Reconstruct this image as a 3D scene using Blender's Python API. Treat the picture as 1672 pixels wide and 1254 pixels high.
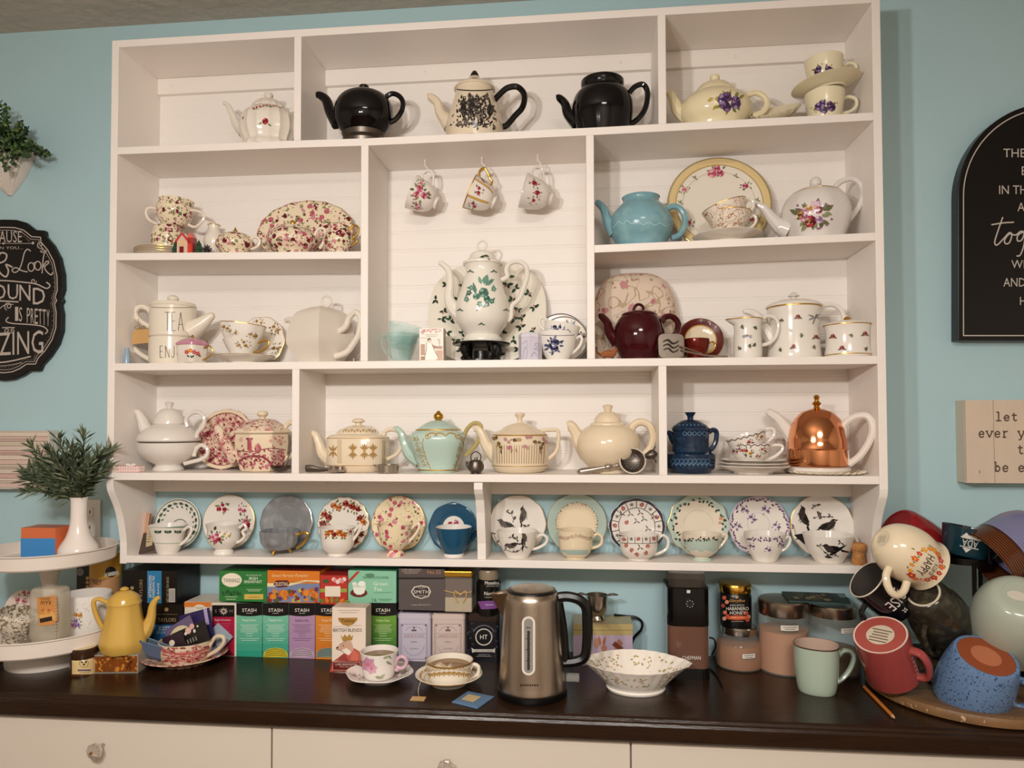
import bpy, math, random
from mathutils import Vector, Matrix
for _o in list(bpy.data.objects): bpy.data.objects.remove(_o)
SC = bpy.context.scene; COL = SC.collection
PI = math.pi
Z0 = 1.70                       # height of the middle shelf above the floor
# ------------------------------------------------------------------ camera
F_PX, PP_V = 1156.1, 660.0
CAM = Vector((1.2293, -1.9124, Z0 - .1567))
_yaw, _pit, _rol = .1005, .0274, -.0023
FW = Vector((-math.sin(_yaw)*math.cos(_pit), math.cos(_yaw)*math.cos(_pit), math.sin(_pit)))
_r = Vector((math.cos(_yaw), math.sin(_yaw), 0)); _u = _r.cross(FW)
RT = math.cos(_rol)*_r + math.sin(_rol)*_u; UP = -math.sin(_rol)*_r + math.cos(_rol)*_u
_cd = bpy.data.cameras.new('camera'); cam = bpy.data.objects.new('camera', _cd); COL.objects.link(cam)
_cd.sensor_fit = 'HORIZONTAL'; _cd.sensor_width = 36; _cd.lens = 36*F_PX/1672; _cd.shift_y = (PP_V-627)/1672
_cd.clip_start = .02
cam.matrix_world = Matrix(((RT.x, UP.x, -FW.x, CAM.x), (RT.y, UP.y, -FW.y, CAM.y), (RT.z, UP.z, -FW.z, CAM.z), (0, 0, 0, 1)))
SC.camera = cam
# ------------------------------------------------------------------ world, lamps, exposure
SC.view_settings.view_transform = 'Standard'; SC.view_settings.look = 'None'
SC.view_settings.exposure = 0.0; SC.view_settings.gamma = 1.0; SC.view_settings.use_curve_mapping = False
_w = bpy.data.worlds.new('world'); SC.world = _w; _w.use_nodes = True
_w.node_tree.nodes['Background'].inputs[0].default_value = (.9, .8, .7, 1)
_w.node_tree.nodes['Background'].inputs[1].default_value = .05
def point_light(name, loc, e, col, rad):
    l = bpy.data.lights.new(name, 'POINT'); l.energy = e; l.color = col; l.shadow_soft_size = rad
    o = bpy.data.objects.new(name, l); COL.objects.link(o); o.location = loc
WARM = (.98, .935, .89)
point_light('pendant_bulb', (.62, -1.80, Z0+.27), 36, WARM, .035)
point_light('pendant_bulb', (.83, -1.90, Z0+.27), 26, WARM, .035)
_l = bpy.data.lights.new('fill_light', 'AREA'); _l.energy = 66; _l.color = (1.0, .94, .88); _l.shape = 'DISK'; _l.size = .9  # unseen area light, added as soft fill for shadows and far corners
_o = bpy.data.objects.new('fill_light', _l); COL.objects.link(_o); _o.location = (1.5, -3.0, Z0+.97)
# ------------------------------------------------------------------ pixel helpers (photo frame 1672 x 1254)
def ray(u, v): return FW + RT*((u-836)/F_PX) + UP*((PP_V-v)/F_PX)
def ony(u, v, y): d = ray(u, v); return CAM + d*((y-CAM.y)/d.y)
def onz(u, v, z): d = ray(u, v); return CAM + d*((z-CAM.z)/d.z)
def onx(u, v, x): d = ray(u, v); return CAM + d*((x-CAM.x)/d.x)
def pxm(p): return (Vector(p)-CAM).dot(FW)/F_PX      # metres per pixel at a point
# ------------------------------------------------------------------ colour and materials
_hc = {}
def hx(h):
    if not isinstance(h, str): return h
    if h not in _hc:
        t = [int(h[i:i+2], 16)/255 for i in (0, 2, 4)]
        _hc[h] = tuple(c/12.92 if c <= .04045 else ((c+.055)/1.055)**2.4 for c in t)
    return _hc[h]
MATS = {}
def mat(key, col='ffffff', rough=.5, metal=0, attr=False, noise=0, nscale=8, bump=0, bscale=40, trans=0, ior=1.45, coat=0, layers=(), stretch=None, spec=.5, alpha=1):
    if key in MATS: return MATS[key]
    m = bpy.data.materials.new(key); m.use_nodes = True; N = m.node_tree.nodes; L = m.node_tree.links
    b = N['Principled BSDF']; c = hx(col)
    b.inputs['Roughness'].default_value = rough; b.inputs['Metallic'].default_value = metal
    b.inputs['Transmission Weight'].default_value = trans; b.inputs['IOR'].default_value = ior
    b.inputs['Alpha'].default_value = alpha
    b.inputs['Coat Weight'].default_value = coat; b.inputs['Specular IOR Level'].default_value = spec
    tc = N.new('ShaderNodeTexCoord'); mp = N.new('ShaderNodeMapping'); L.new(tc.outputs['Object'], mp.inputs[0])
    if stretch: mp.inputs['Scale'].default_value = stretch
    co = mp.outputs[0]
    if attr:
        a = N.new('ShaderNodeAttribute'); a.attribute_name = 'Col'; out = a.outputs['Color']
    else:
        a = N.new('ShaderNodeRGB'); a.outputs[0].default_value = (*c, 1); out = a.outputs[0]
    def mix(fac, A, B, mode='MIX'):
        x = N.new('ShaderNodeMix'); x.data_type = 'RGBA'; x.blend_type = mode
        if isinstance(fac, float): x.inputs[0].default_value = fac
        else: L.new(fac, x.inputs[0])
        for s, i in ((A, 6), (B, 7)):
            if isinstance(s, tuple): x.inputs[i].default_value = (*s, 1)
            else: L.new(s, x.inputs[i])
        return x.outputs[2]
    def math_(op, A, B):
        x = N.new('ShaderNodeMath'); x.operation = op
        for s, i in ((A, 0), (B, 1)):
            if isinstance(s, (int, float)): x.inputs[i].default_value = s
            else: L.new(s, x.inputs[i])
        return x.outputs[0]
    if noise:
        n = N.new('ShaderNodeTexNoise'); n.inputs['Scale'].default_value = nscale; n.inputs['Detail'].default_value = 4; L.new(co, n.inputs['Vector'])
        r = N.new('ShaderNodeMapRange'); L.new(n.outputs[0], r.inputs[0]); r.inputs[3].default_value = 1-noise; r.inputs[4].default_value = 1+noise
        v = N.new('ShaderNodeCombineColor')
        for i in range(3): L.new(r.outputs[0], v.inputs[i])
        out = mix(1.0, out, v.outputs[0], 'MULTIPLY')
    for ly in layers:                      # printed or grown pattern: (kind, scale, threshold, colours[, offset])
        kind, sc, th, cols = ly[:4]; off = ly[4] if len(ly) > 4 else 0.0
        mo = N.new('ShaderNodeVectorMath'); mo.inputs[1].default_value = (off, off*.7, off*1.3); L.new(co, mo.inputs[0])
        if kind == 'dots':
            t = N.new('ShaderNodeTexVoronoi'); t.inputs['Scale'].default_value = sc; L.new(mo.outputs[0], t.inputs['Vector'])
            n2 = N.new('ShaderNodeTexNoise'); n2.inputs['Scale'].default_value = sc*4; L.new(mo.outputs[0], n2.inputs['Vector'])
            d = math_('ADD', t.outputs['Distance'], math_('MULTIPLY', math_('SUBTRACT', n2.outputs[0], .5), .35))
            fac = math_('LESS_THAN', d, th)
            rp = N.new('ShaderNodeValToRGB'); rp.color_ramp.interpolation = 'CONSTANT'
            L.new(t.outputs['Color'], rp.inputs[0]); e = rp.color_ramp.elements
            for i, cc in enumerate(cols):
                if i == 0: e[0].color = (*hx(cc), 1); e[0].position = 0
                elif i == 1: e[1].color = (*hx(cc), 1); e[1].position = 1/len(cols)
                else: q = e.new(i/len(cols)); q.color = (*hx(cc), 1)
            if len(cols) == 1: e[1].color = e[0].color
            out = mix(fac, out, rp.outputs[0])
        elif kind == 'noise':
            t = N.new('ShaderNodeTexNoise'); t.inputs['Scale'].default_value = sc; t.inputs['Detail'].default_value = 3; L.new(mo.outputs[0], t.inputs['Vector'])
            out = mix(math_('GREATER_THAN', t.outputs[0], th), out, hx(cols[0]))
        elif kind == 'soft':
            t = N.new('ShaderNodeTexNoise'); t.inputs['Scale'].default_value = sc; t.inputs['Detail'].default_value = 5; L.new(mo.outputs[0], t.inputs['Vector'])
            r = N.new('ShaderNodeMapRange'); L.new(t.outputs[0], r.inputs[0]); r.inputs[1].default_value = th-.12; r.inputs[2].default_value = th+.12
            out = mix(r.outputs[0], out, hx(cols[0]))
        elif kind == 'scroll':
            t = N.new('ShaderNodeTexNoise'); t.inputs['Scale'].default_value = sc; t.inputs['Detail'].default_value = 0; t.inputs['Distortion'].default_value = 1.2; L.new(mo.outputs[0], t.inputs['Vector'])
            d = math_('ABSOLUTE', math_('SUBTRACT', t.outputs[0], .5), 0)
            out = mix(math_('LESS_THAN', d, th), out, hx(cols[0]))
        elif kind in ('stripez', 'stripex', 'stripey'):
            sx = N.new('ShaderNodeSeparateXYZ'); L.new(co, sx.inputs[0])
            w = math_('SINE', math_('MULTIPLY', sx.outputs[{'x': 0, 'y': 1, 'z': 2}[kind[-1]]], sc), 0)
            out = mix(math_('GREATER_THAN', w, th), out, hx(cols[0]))
        elif kind == 'abovez':
            sx = N.new('ShaderNodeSeparateXYZ'); L.new(co, sx.inputs[0])
            out = mix(math_('GREATER_THAN', sx.outputs[2], th), out, hx(cols[0]))
    L.new(out, b.inputs['Base Color'])
    if bump:
        n = N.new('ShaderNodeTexNoise'); n.inputs['Scale'].default_value = bscale; n.inputs['Detail'].default_value = 5; L.new(co, n.inputs['Vector'])
        bp = N.new('ShaderNodeBump'); bp.inputs['Strength'].default_value = bump; bp.inputs['Distance'].default_value = .01
        L.new(n.outputs[0], bp.inputs['Height']); L.new(bp.outputs[0], b.inputs['Normal'])
    MATS[key] = m; return m
mat('china', rough=.16, attr=True)
mat('matte', rough=.55, attr=True, noise=.03, nscale=60)
mat('card', rough=.38, attr=True, noise=.03, nscale=50)
mat('gold', 'd9a648', .22, 1, noise=.08, nscale=120)
mat('silver', 'b9aea2', .25, 1, noise=.15, nscale=60)
mat('pewter', '6b625a', .38, 1, noise=.3, nscale=150)
mat('brass', 'd6a544', .18, 1, noise=.05)
mat('blackglaze', '060507', .07, noise=.2)
mat('iron', '0a0908', .25, noise=.3, nscale=60, bump=.1, bscale=120)
mat('blackplastic', '0c0b0b', .3, noise=.15)
# ------------------------------------------------------------------ mesh builder
def catmull(P, k):
    if k <= 1 or len(P) < 3: return [tuple(p) for p in P]
    out = []; n = len(P)
    for i in range(n-1):
        p0, p1, p2, p3 = P[max(i-1, 0)], P[i], P[i+1], P[min(i+2, n-1)]
        for j in range(k):
            t = j/k
            out.append(tuple(.5*(2*b+(c-a)*t+(2*a-5*b+4*c-d)*t*t+(3*b-a-3*c+d)*t**3) for a, b, c, d in zip(p0, p1, p2, p3)))
    out.append(tuple(P[-1])); return out
class MB:
    def __init__(s): s.v = []; s.f = []; s.c = []; s.m = []; s.col = 'efe6da'; s.mi = 0; s.fl = []; s.flat = False
    def face(s, idx, col=None, mi=None):
        s.f.append(idx); s.c.append(hx(col if col is not None else s.col)); s.m.append(s.mi if mi is None else mi); s.fl.append(s.flat)
    def grid(s, rows, cap0=False, cap1=False, closed=True, col=None):
        b = len(s.v); n = len(rows[0])
        for r in rows: s.v.extend(tuple(p) for p in r)
        for i in range(len(rows)-1):
            cc = col[i] if isinstance(col, list) else col
            for j in range(n if closed else n-1):
                k = (j+1) % n
                s.face((b+i*n+j, b+i*n+k, b+(i+1)*n+k, b+(i+1)*n+j), cc)
        if cap0: s.face(tuple(b+j for j in range(n))[::-1], col[0] if isinstance(col, list) else col)
        if cap1: s.face(tuple(b+(len(rows)-1)*n+j for j in range(n)), col[-1] if isinstance(col, list) else col)
    def lathe(s, prof, n=40, mod=None, sx=1, sy=1, cx=0, cy=0, cz=0, col=None, cap=True):
        rows = []
        for r, z in prof:
            row = []
            for j in range(n):
                t = 2*PI*j/n; m = mod(t, z) if mod else 1
                row.append((cx+sx*r*m*math.cos(t), cy+sy*r*m*math.sin(t), cz+z))
            rows.append(row)
        s.grid(rows, cap and prof[0][0] > 1e-4, cap and prof[-1][0] > 1e-4, True, col)
    def tube(s, path, rad, n=8, k=5, flat=1.0, cap=True, col=None):
        if not isinstance(rad, (list, tuple)): rad = [rad]*len(path)
        P = catmull([tuple(p)+(r,) for p, r in zip(path, rad)], k)
        pts = [Vector(p[:3]) for p in P]; rows = []; nrm = None
        for i, p in enumerate(pts):
            t = (pts[min(i+1, len(pts)-1)]-pts[max(i-1, 0)])
            t = t.normalized() if t.length > 1e-9 else Vector((0, 0, 1))
            if nrm is None: nrm = Vector((0, 1, 0)) if abs(t.y) < .9 else Vector((1, 0, 0))
            nrm = (nrm-t*nrm.dot(t)); nrm = nrm.normalized() if nrm.length > 1e-6 else t.orthogonal().normalized()
            bn = t.cross(nrm); r = max(P[i][3], 1e-5)
            rows.append([p+nrm*(r*flat*math.cos(a))+bn*(r*math.sin(a)) for a in (2*PI*j/n for j in range(n))])
        s.grid(rows, cap, cap, True, col)
    def box(s, x0, x1, y0, y1, z0, z1, col=None):
        b = len(s.v)
        s.v += [(x, y, z) for z in (z0, z1) for y in (y0, y1) for x in (x0, x1)]
        for q in ((0, 2, 3, 1), (4, 5, 7, 6), (0, 1, 5, 4), (2, 6, 7, 3), (0, 4, 6, 2), (1, 3, 7, 5)): s.face(tuple(b+i for i in q), col)
    def prism(s, poly, axis, a0, a1, col=None):     # outline extruded along an axis
        b = len(s.v); n = len(poly)
        for a in (a0, a1):
            for p, q in poly:
                s.v.append({'x': (a, p, q), 'y': (p, a, q), 'z': (p, q, a)}[axis])
        s.face(tuple(range(b, b+n)), col); s.face(tuple(range(b+n, b+2*n))[::-1], col)
        for i in range(n):
            j = (i+1) % n; s.face((b+i, b+n+i, b+n+j, b+j), col)
    def poly(s, pts, col=None, mi=None):
        b = len(s.v); s.v.extend(tuple(p) for p in pts); s.face(tuple(range(b, b+len(pts))), col, mi)
    def decal(s, polys, fn, mi=None, off=.0004):
        rnd = random.Random(5)
        for pl in polys:
            lay = pl[2] if len(pl) > 2 else 1
            o = off+.00013*lay+rnd.random()*.0001
            pts = [fn(p[0], p[1], o) for p in pl[0]]
            if len(pts) > 2: s.poly(pts, pl[1], mi)
    def build(s, name, parent=None, mats=('china',), sharp=35, bev=0, loc=None, smooth=True):
        me = bpy.data.meshes.new(name); me.from_pydata(s.v, [], s.f)
        for m in mats: me.materials.append(MATS[m])
        me.polygons.foreach_set('material_index', s.m)
        me.polygons.foreach_set('use_smooth', [smooth and not q for q in s.fl])
        a = me.attributes.new('Col', 'FLOAT_COLOR', 'FACE')
        flat = []
        for c in s.c: flat.extend((c[0], c[1], c[2], 1.0))
        a.data.foreach_set('color', flat)
        me.update()
        if smooth: me.set_sharp_from_angle(angle=math.radians(sharp))
        o = bpy.data.objects.new(name, me); COL.objects.link(o)
        if parent is not None: o.parent = parent
        if loc is not None: o.location = loc
        if bev:
            md = o.modifiers.new('edge', 'BEVEL'); md.width = bev; md.segments = 2; md.limit_method = 'ANGLE'; md.angle_limit = math.radians(40)
        return o
def tag(o, label, cat, group=None, kind=None):
    if label: o['label'] = label
    if cat: o['category'] = cat
    if group: o['group'] = group
    if kind: o['kind'] = kind
    return o
def thing(name, label, cat, loc, rot=(0, 0, 0), group=None):
    o = bpy.data.objects.new(name, None); COL.objects.link(o); o.empty_display_size = .02
    o.location = loc; o.rotation_euler = rot
    return tag(o, label, cat, group)
# ------------------------------------------------------------------ flat print, in photo pixels (u right, v down)
RND = random.Random(11)
def leaf(x, y, L, a, col, w=.36, lay=1):
    c, s = math.cos(a), math.sin(a); h = L*w/2
    P = [(0, 0), (.3*L, h), (.65*L, h*.8), (L, 0), (.65*L, -h*.8), (.3*L, -h)]
    return ([(x+p*c-q*s, y+p*s+q*c) for p, q in P], col, lay)
def disc(x, y, r, col, n=10, lay=1, ry=None):
    ry = ry or r
    return ([(x+r*math.cos(2*PI*i/n), y+ry*math.sin(2*PI*i/n)) for i in range(n)], col, lay)
def flower(x, y, r, col, cen='e0b040', n=5, ph=0, lay=2):
    return [leaf(x, y, r, ph+2*PI*i/n, col, .8, lay) for i in range(n)]+[disc(x, y, r*.25, cen, 6, lay+1)]
def rose(x, y, r, c0, c1, c2, rnd=RND, lay=2):
    o = [([(x+r*(.8+.3*rnd.random())*math.cos(2*PI*i/9), y+r*(.8+.3*rnd.random())*math.sin(2*PI*i/9)) for i in range(9)], c0, lay)]
    for i in range(5):
        a = 2*PI*i/5+rnd.random(); o.append(disc(x+.55*r*math.cos(a), y+.55*r*math.sin(a), r*.36, c1 if i % 2 else c2, 6, lay+1))
    o.append(disc(x, y, r*.33, c2, 6, lay+2)); return o
def line(pts, w, col, lay=1, k=1):
    P = catmull(pts, k); o = []
    for a, b in zip(P, P[1:]):
        dx, dy = b[0]-a[0], b[1]-a[1]; l = math.hypot(dx, dy) or 1; nx, ny = -dy/l*w/2, dx/l*w/2
        ex, ey = dx/l*w*.2, dy/l*w*.2
        o.append(([(a[0]+nx-ex, a[1]+ny-ey), (b[0]+nx+ex, b[1]+ny+ey), (b[0]-nx+ex, b[1]-ny+ey), (a[0]-nx-ex, a[1]-ny-ey)], col, lay))
    return o
def spiral(x, y, r, a0, turns, w, col, lay=1):
    n = int(10*abs(turns))+4
    return line([(x+r*(1-.8*i/n)*math.cos(a0+2*PI*turns*i/n), y+r*(1-.8*i/n)*math.sin(a0+2*PI*turns*i/n)) for i in range(n+1)], w, col, lay)
def arc(x, y, r, a0, a1, w, col, lay=1, n=None, ry=None):
    n = n or max(6, int(abs(a1-a0)*8)); ry = ry or r
    return line([(x+r*math.cos(a0+(a1-a0)*i/n), y+ry*math.sin(a0+(a1-a0)*i/n)) for i in range(n+1)], w, col, lay)
def spray(x, y, rx, ry, roses, leaves, n=4, nl=10, size=.3, seed=1, buds=0, budc='c05a70'):
    r = random.Random(seed); o = []; m = min(rx, ry)
    for i in range(nl):
        a = 2*PI*i/nl+r.random()*.5; q = .35+.35*r.random()
        o.append(leaf(x+rx*q*math.cos(a), y+ry*q*math.sin(a), m*(.4+.25*r.random()), a+r.uniform(-.5, .5), r.choice(leaves), .5, 1))
    for i in range(buds):
        a = r.random()*2*PI; o.append(disc(x+rx*.9*math.cos(a), y+ry*.9*math.sin(a), m*.09, budc, 6, 2))
    for i in range(n):
        a = 2*PI*i/n+r.random(); q = .42 if n > 1 else 0
        o += rose(x+rx*q*math.cos(a), y+ry*q*math.sin(a), m*size*(.8+.4*r.random()), *r.choice(roses), rnd=r)
    return o
def ringz(cx, cy, r0, r1, col, n=48, lay=1, wob=0, wn=12):
    o = []
    for i in range(n):
        a, b = 2*PI*i/n, 2*PI*(i+1)/n
        f = lambda t: 1+wob*math.cos(wn*t)
        o.append(([(cx+r0*f(a)*math.cos(a), cy+r0*f(a)*math.sin(a)), (cx+r1*f(a)*math.cos(a), cy+r1*f(a)*math.sin(a)), (cx+r1*f(b)*math.cos(b), cy+r1*f(b)*math.sin(b)), (cx+r0*f(b)*math.cos(b), cy+r0*f(b)*math.sin(b))], col, lay))
    return o
def strips(polys, step, again=True):      # cut wide print into narrow strips so that it follows a curved wall
    o = []
    for pl in polys:
        P = pl[0]; lo = min(p[0] for p in P); hi = max(p[0] for p in P)
        if hi-lo < step*1.4: o.append(pl); continue
        n = int(math.ceil((hi-lo)/step))
        for i in range(n):
            Q = list(P)
            for c, sg in ((lo+(hi-lo)*i/n, 1), (lo+(hi-lo)*(i+1)/n, -1)):
                R = []
                for a, b in zip(Q, Q[1:]+Q[:1]):
                    ia, ib = (a[0]-c)*sg >= 0, (b[0]-c)*sg >= 0
                    if ia: R.append(a)
                    if ia != ib: t = (c-a[0])/(b[0]-a[0]); R.append((c, a[1]+(b[1]-a[1])*t))
                Q = R
                if len(Q) < 3: break
            if len(Q) > 2: o.append((Q,)+tuple(pl[1:]))
    if again and step < 6:
        sw = lambda L: [([(b, a) for a, b in p[0]],)+tuple(p[1:]) for p in L]
        o = sw(strips(sw(o), step, False))
    return o
def rect(u0, v0, u1, v1, col, lay=1): return ([(u0, v0), (u1, v0), (u1, v1), (u0, v1)], col, lay)
_tx = {}
def _glyphs(s):
    if s not in _tx:
        cu = bpy.data.curves.new('t', 'FONT'); cu.body = s; cu.resolution_u = 2; ob = bpy.data.objects.new('t', cu)
        me = bpy.data.meshes.new_from_object(ob)
        V = [(v.co.x, v.co.y) for v in me.vertices]; P = [[V[i] for i in p.vertices] for p in me.polygons]
        xs = [v[0] for v in V]; ys = [v[1] for v in V]
        _tx[s] = (P, min(xs), max(xs), min(ys), max(ys))
        bpy.data.objects.remove(ob); bpy.data.curves.remove(cu); bpy.data.meshes.remove(me)
    return _tx[s]
def txt(s, u0, v0, u1, v1, col, rot=0, shear=0, lay=3, slope=0):
    P, x0, x1, y0, y1 = _glyphs(s); o = []
    for p in P:
        q = []
        for x, y in p:
            a, b = (x-x0)/(x1-x0), (y-y0)/(y1-y0)
            if rot == 90: q.append((u0+b*(0)+(u1-u0)*(1-b), v1-(v1-v0)*a))
            elif rot == 180: q.append((u1-(u1-u0)*a, v0+(v1-v0)*b))
            else: q.append((u0+(u1-u0)*a+shear*(b-.5)*(v1-v0), v1-(v1-v0)*b+slope*a))
        o.append((q, col, lay))
    return o
def lines_of_print(u0, v0, u1, n, dv, col, h=1.0, seed=1):     # rows of print too small to read
    r = random.Random(seed); o = []
    for i in range(n):
        m = (u1-u0)*r.uniform(0, .15)
        o.append(rect(u0+m, v0+i*dv, u1-m, v0+i*dv+h, col, 2))
    return o
# ------------------------------------------------------------------ pots, cups and plates
def xat(u, y, z):      # x of image column u at depth y, height z
    v = 600
    for _ in range(6):
        p = ony(u, v, y); q = Vector((p.x, y, z))-CAM; v = PP_V-F_PX*q.dot(UP)/q.dot(FW)
    return ony(u, v, y).x
def zat(u, v, y): return ony(u, v, y).z
def fluted(n, a, ph=0): return lambda t, z: 1+a*math.cos(n*t+ph)
def squarish(p, rot=0, n=4):
    def f(t, z):
        c, s = abs(math.cos(t+rot)), abs(math.sin(t+rot)); return (c**p+s**p)**(-1/p)
    return f
def ngon(n, rot=0):
    def f(t, z):
        a = ((t+rot) % (2*PI/n))-PI/n; return math.cos(PI/n)/math.cos(a)
    return f
def pot(name, label, cat, u, y, zs, body, lid=None, knob=None, knobpath=None, spout=None, handle=None, hr=4, hflat=1.0, col='efe6da', m='china', hm=None, sm=None, lm=None, km=None, hcol=None, scol=None, lcol=None, kcol=None, incol=None,
        mod=None, lmod=None, sy=1, hollow=0, decor=None, group=None, tilt=0, k=3, n=40, foot=None, footm=None, footcol=None, rim=None, fill=None, handles=(), ldecor=None, rz=0, sn=10, hk=0, sharp=35):
    z0 = zat(u, zs[1], y) if isinstance(zs, tuple) else zs
    x0 = xat(u, y, z0); s = pxm((x0, y, z0))
    root = thing(name, label, cat, (x0, y, z0), (0, tilt, rz), group)
    def lz(v): return 0.0 if v == 0 else max(zat(u, v, y)-z0, 0.0)
    def lp(a, b): P = ony(a, b, y); return (P.x-x0, 0, P.z-z0)
    def lq(a, b):
        P = ony(a, b, y); dy = -hk*(P.x-x0); P = ony(a, b, y+dy); return (P.x-x0, dy, P.z-z0)
    def pr(L): return [(r*s, lz(v)) for r, v in L]
    bp = catmull(pr(body), k)
    full = list(bp)
    if hollow:
        t = hollow*s
        inner = [(max(r-t, 1e-5), z) for r, z in reversed(bp) if z > bp[0][1]+t*1.5]
        full += [(bp[-1][0]-t*.5, bp[-1][1]+t*.3)]+inner+[(1e-5, inner[-1][1])]
    mb = MB(); mb.col = col
    cols = None
    if incol: cols = [col]*(len(bp)-1)+[incol]*(len(full)-len(bp))
    mb.lathe([(1e-5, full[0][1])]+full if full[0][0] > 1e-4 else full, n, mod, sy=sy, col=([col]+cols) if cols else None)
    mats = [m]
    def surf(a, b, off):
        d = ray(a, b); ox, oy = CAM.x-x0, (CAM.y-y)/sy; dx, dy = d.x, d.y/sy; l = math.hypot(dx, dy); dx /= l; dy /= l; dz = d.z/l
        tc = -(ox*dx+oy*dy); qx, qy = ox+dx*tc, oy+dy*tc; p = math.hypot(qx, qy)+1e-9; h = 0; th = 1.5*PI
        for it in range(6):
            z = max(min(CAM.z+dz*(tc-h)-z0, bp[-1][1]), bp[0][1]); r = bp[-1][0]
            for (r0, za), (r1, zb) in zip(bp, bp[1:]):
                if min(za, zb) <= z <= max(za, zb) and abs(zb-za) > 1e-9: r = r0+(r1-r0)*(z-za)/(zb-za); break
            R = max(r*(mod(th % (2*PI), z) if mod else 1), 1e-5); pp = min(p, R*.985); h = math.sqrt(R*R-pp*pp)
            x, yy = qx*pp/p-dx*h, qy*pp/p-dy*h; th = math.atan2(yy, x)
        return (x*(1+off/R), yy*sy*(1+off/R), z+off*.2)
    if decor:
        if m != 'china': mats.append('china')
        mb.decal(strips(decor, 4), surf, len(mats)-1)
    if rim:
        mats.append(rim[0]); mb.mi = len(mats)-1
        for v, w in rim[1]:
            z = lz(v); r = 0
            for (r0, za), (r1, zb) in zip(bp, bp[1:]):
                if min(za, zb)-1e-6 <= z <= max(za, zb)+1e-6 and abs(zb-za) > 1e-9: r = r0+(r1-r0)*(z-za)/(zb-za)
            if r == 0: r = bp[-1][0]
            w *= s; mb.lathe([(r-w, z-w), (r+w*.5, z-w*.6), (r+w*.5, z+w*.6), (r-w, z+w)], n, mod, sy=sy, cap=False)
        mb.mi = 0
    b = mb.build('body', root, mats, sharp=sharp)
    if foot:
        q = MB(); q.col = footcol or col; q.lathe([(1e-5, lz(foot[0][1]))]+pr(foot)+[(1e-5, lz(foot[-1][1]))], n, mod, sy=sy); q.build('foot', root, (footm or m,))
    if fill:
        q = MB(); q.col = fill[2]; q.lathe([(1e-5, lz(fill[1])-.004), (fill[0]*s, lz(fill[1])-.004), (fill[0]*s, lz(fill[1])), (1e-5, lz(fill[1]))], n, mod, sy=sy); q.build('tea', root, ('tea',))
    if spout:
        q = MB(); q.col = scol or col
        pts = [lq(a, c) for a, c, r in spout]; rr = [r*s for a, c, r in spout]
        q.tube(pts, rr, sn, 5, cap=True)
        q.build('spout', root, (sm or m,))
    for hh in ([handle] if handle else [])+list(handles):
        q = MB(); q.col = hcol or col
        q.tube([lq(a, c) for a, c in hh], hr*s, 8, 5, hflat); q.build('handle', root, (hm or m,))
    if lid:
        q = MB(); q.col = lcol or col; lp_ = catmull(pr(lid), k)
        q.lathe([(1e-5, lp_[0][1])]+lp_+[(1e-5, lp_[-1][1])], n, lmod or mod, sy=sy)
        mm = [lm or m]
        if ldecor:
            bp2 = bp; bp = lp_; mm.append('china'); mo = mod; mod = lmod or mod
            q.decal(strips(ldecor, 4), surf, len(mm)-1); bp = bp2; mod = mo
        lo = q.build('lid', root, mm)
    else: lo = root
    if knob:
        q = MB(); q.col = kcol or lcol or col; kp = catmull(pr(knob), 2); q.lathe([(1e-5, kp[0][1])]+kp+[(1e-5, kp[-1][1])], 20); q.build('knob', lo, (km or lm or m,))
    if knobpath:
        q = MB(); q.col = kcol or lcol or col; q.tube([lp(a, c) for a, c in knobpath[0]], knobpath[1]*s, 8, 4); q.build('knob', lo, (km or lm or m,))
    root['_s'] = s
    return root
def plate(name, label, u, v, R, y, zs, tilt=.16, prof=None, col='efe6da', m='china', decor=None, group=None, mod=None, ry=None, cat='saucer', rimm=None, cols=None, n=64, rise=.12, well=.55):
    """a plate standing on its edge and leaning back; decor in photo pixels"""
    x0 = xat(u, y, zs+.05); s = pxm((x0, y, zs+.06)); Rm = R*s; rym = (ry or R)*s
    h = Rm*rise
    loc = (x0, y, zs+rym*math.cos(tilt)*(1.0 if not mod else 1.0)+.0008)
    root = thing(name, label, cat, loc, (PI/2-tilt, 0, 0), group)
    P = prof or [(well*.80, -h*1.0), (well*.85, -h*1.15), (well*.9, -h*1.0), (.92, -h*.2), (1.0, 0), (.985, h*.08), (.9, h*.05), (well*1.05, -h*.55), (well*.9, -h*.7), (.3, -h*.72)]
    P = [(r*Rm, z) for r, z in P]
    fr = sorted([p for p in P[len(P)//2:]])     # front surface
    mb = MB(); mb.col = col; sy = rym/Rm
    mb.lathe([(1e-5, P[0][1])]+P+[(1e-5, P[-1][1])], n, mod, sy=sy)
    mats = [m]
    def surf(a, b, off):
        x, yy = (a-u)*s, -(b-v)*s; r = math.hypot(x, yy/sy)
        lim = Rm*.985*(mod(math.atan2(yy/sy, x) % (2*PI), 0) if mod else 1)
        if r > lim: x *= lim/r; yy *= lim/r; r = lim
        rr = r/(mod(math.atan2(yy/sy, x) % (2*PI), 0) if mod else 1)
        z = fr[0][1]
        for (r0, za), (r1, zb) in zip(fr, fr[1:]):
            if r0 <= rr <= r1: z = za+(zb-za)*(rr-r0)/(r1-r0+1e-9)
        if rr > fr[-1][0]: z = fr[-1][1]
        return (x, yy, z+off*1.6)
    if decor:
        if m != 'china': mats.append('china')
        mb.decal(strips(decor, 5), surf, len(mats)-1)
    if rimm:
        mats.append(rimm); mb.mi = len(mats)-1
        mb.lathe([(Rm*.975, h*.09), (Rm*1.002, h*.02), (Rm*1.006, -h*.03), (Rm*.99, -h*.06), (Rm*.97, h*.05)], n, mod, sy=sy, cap=False)
    mb.build('body', root, mats); return root
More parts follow.
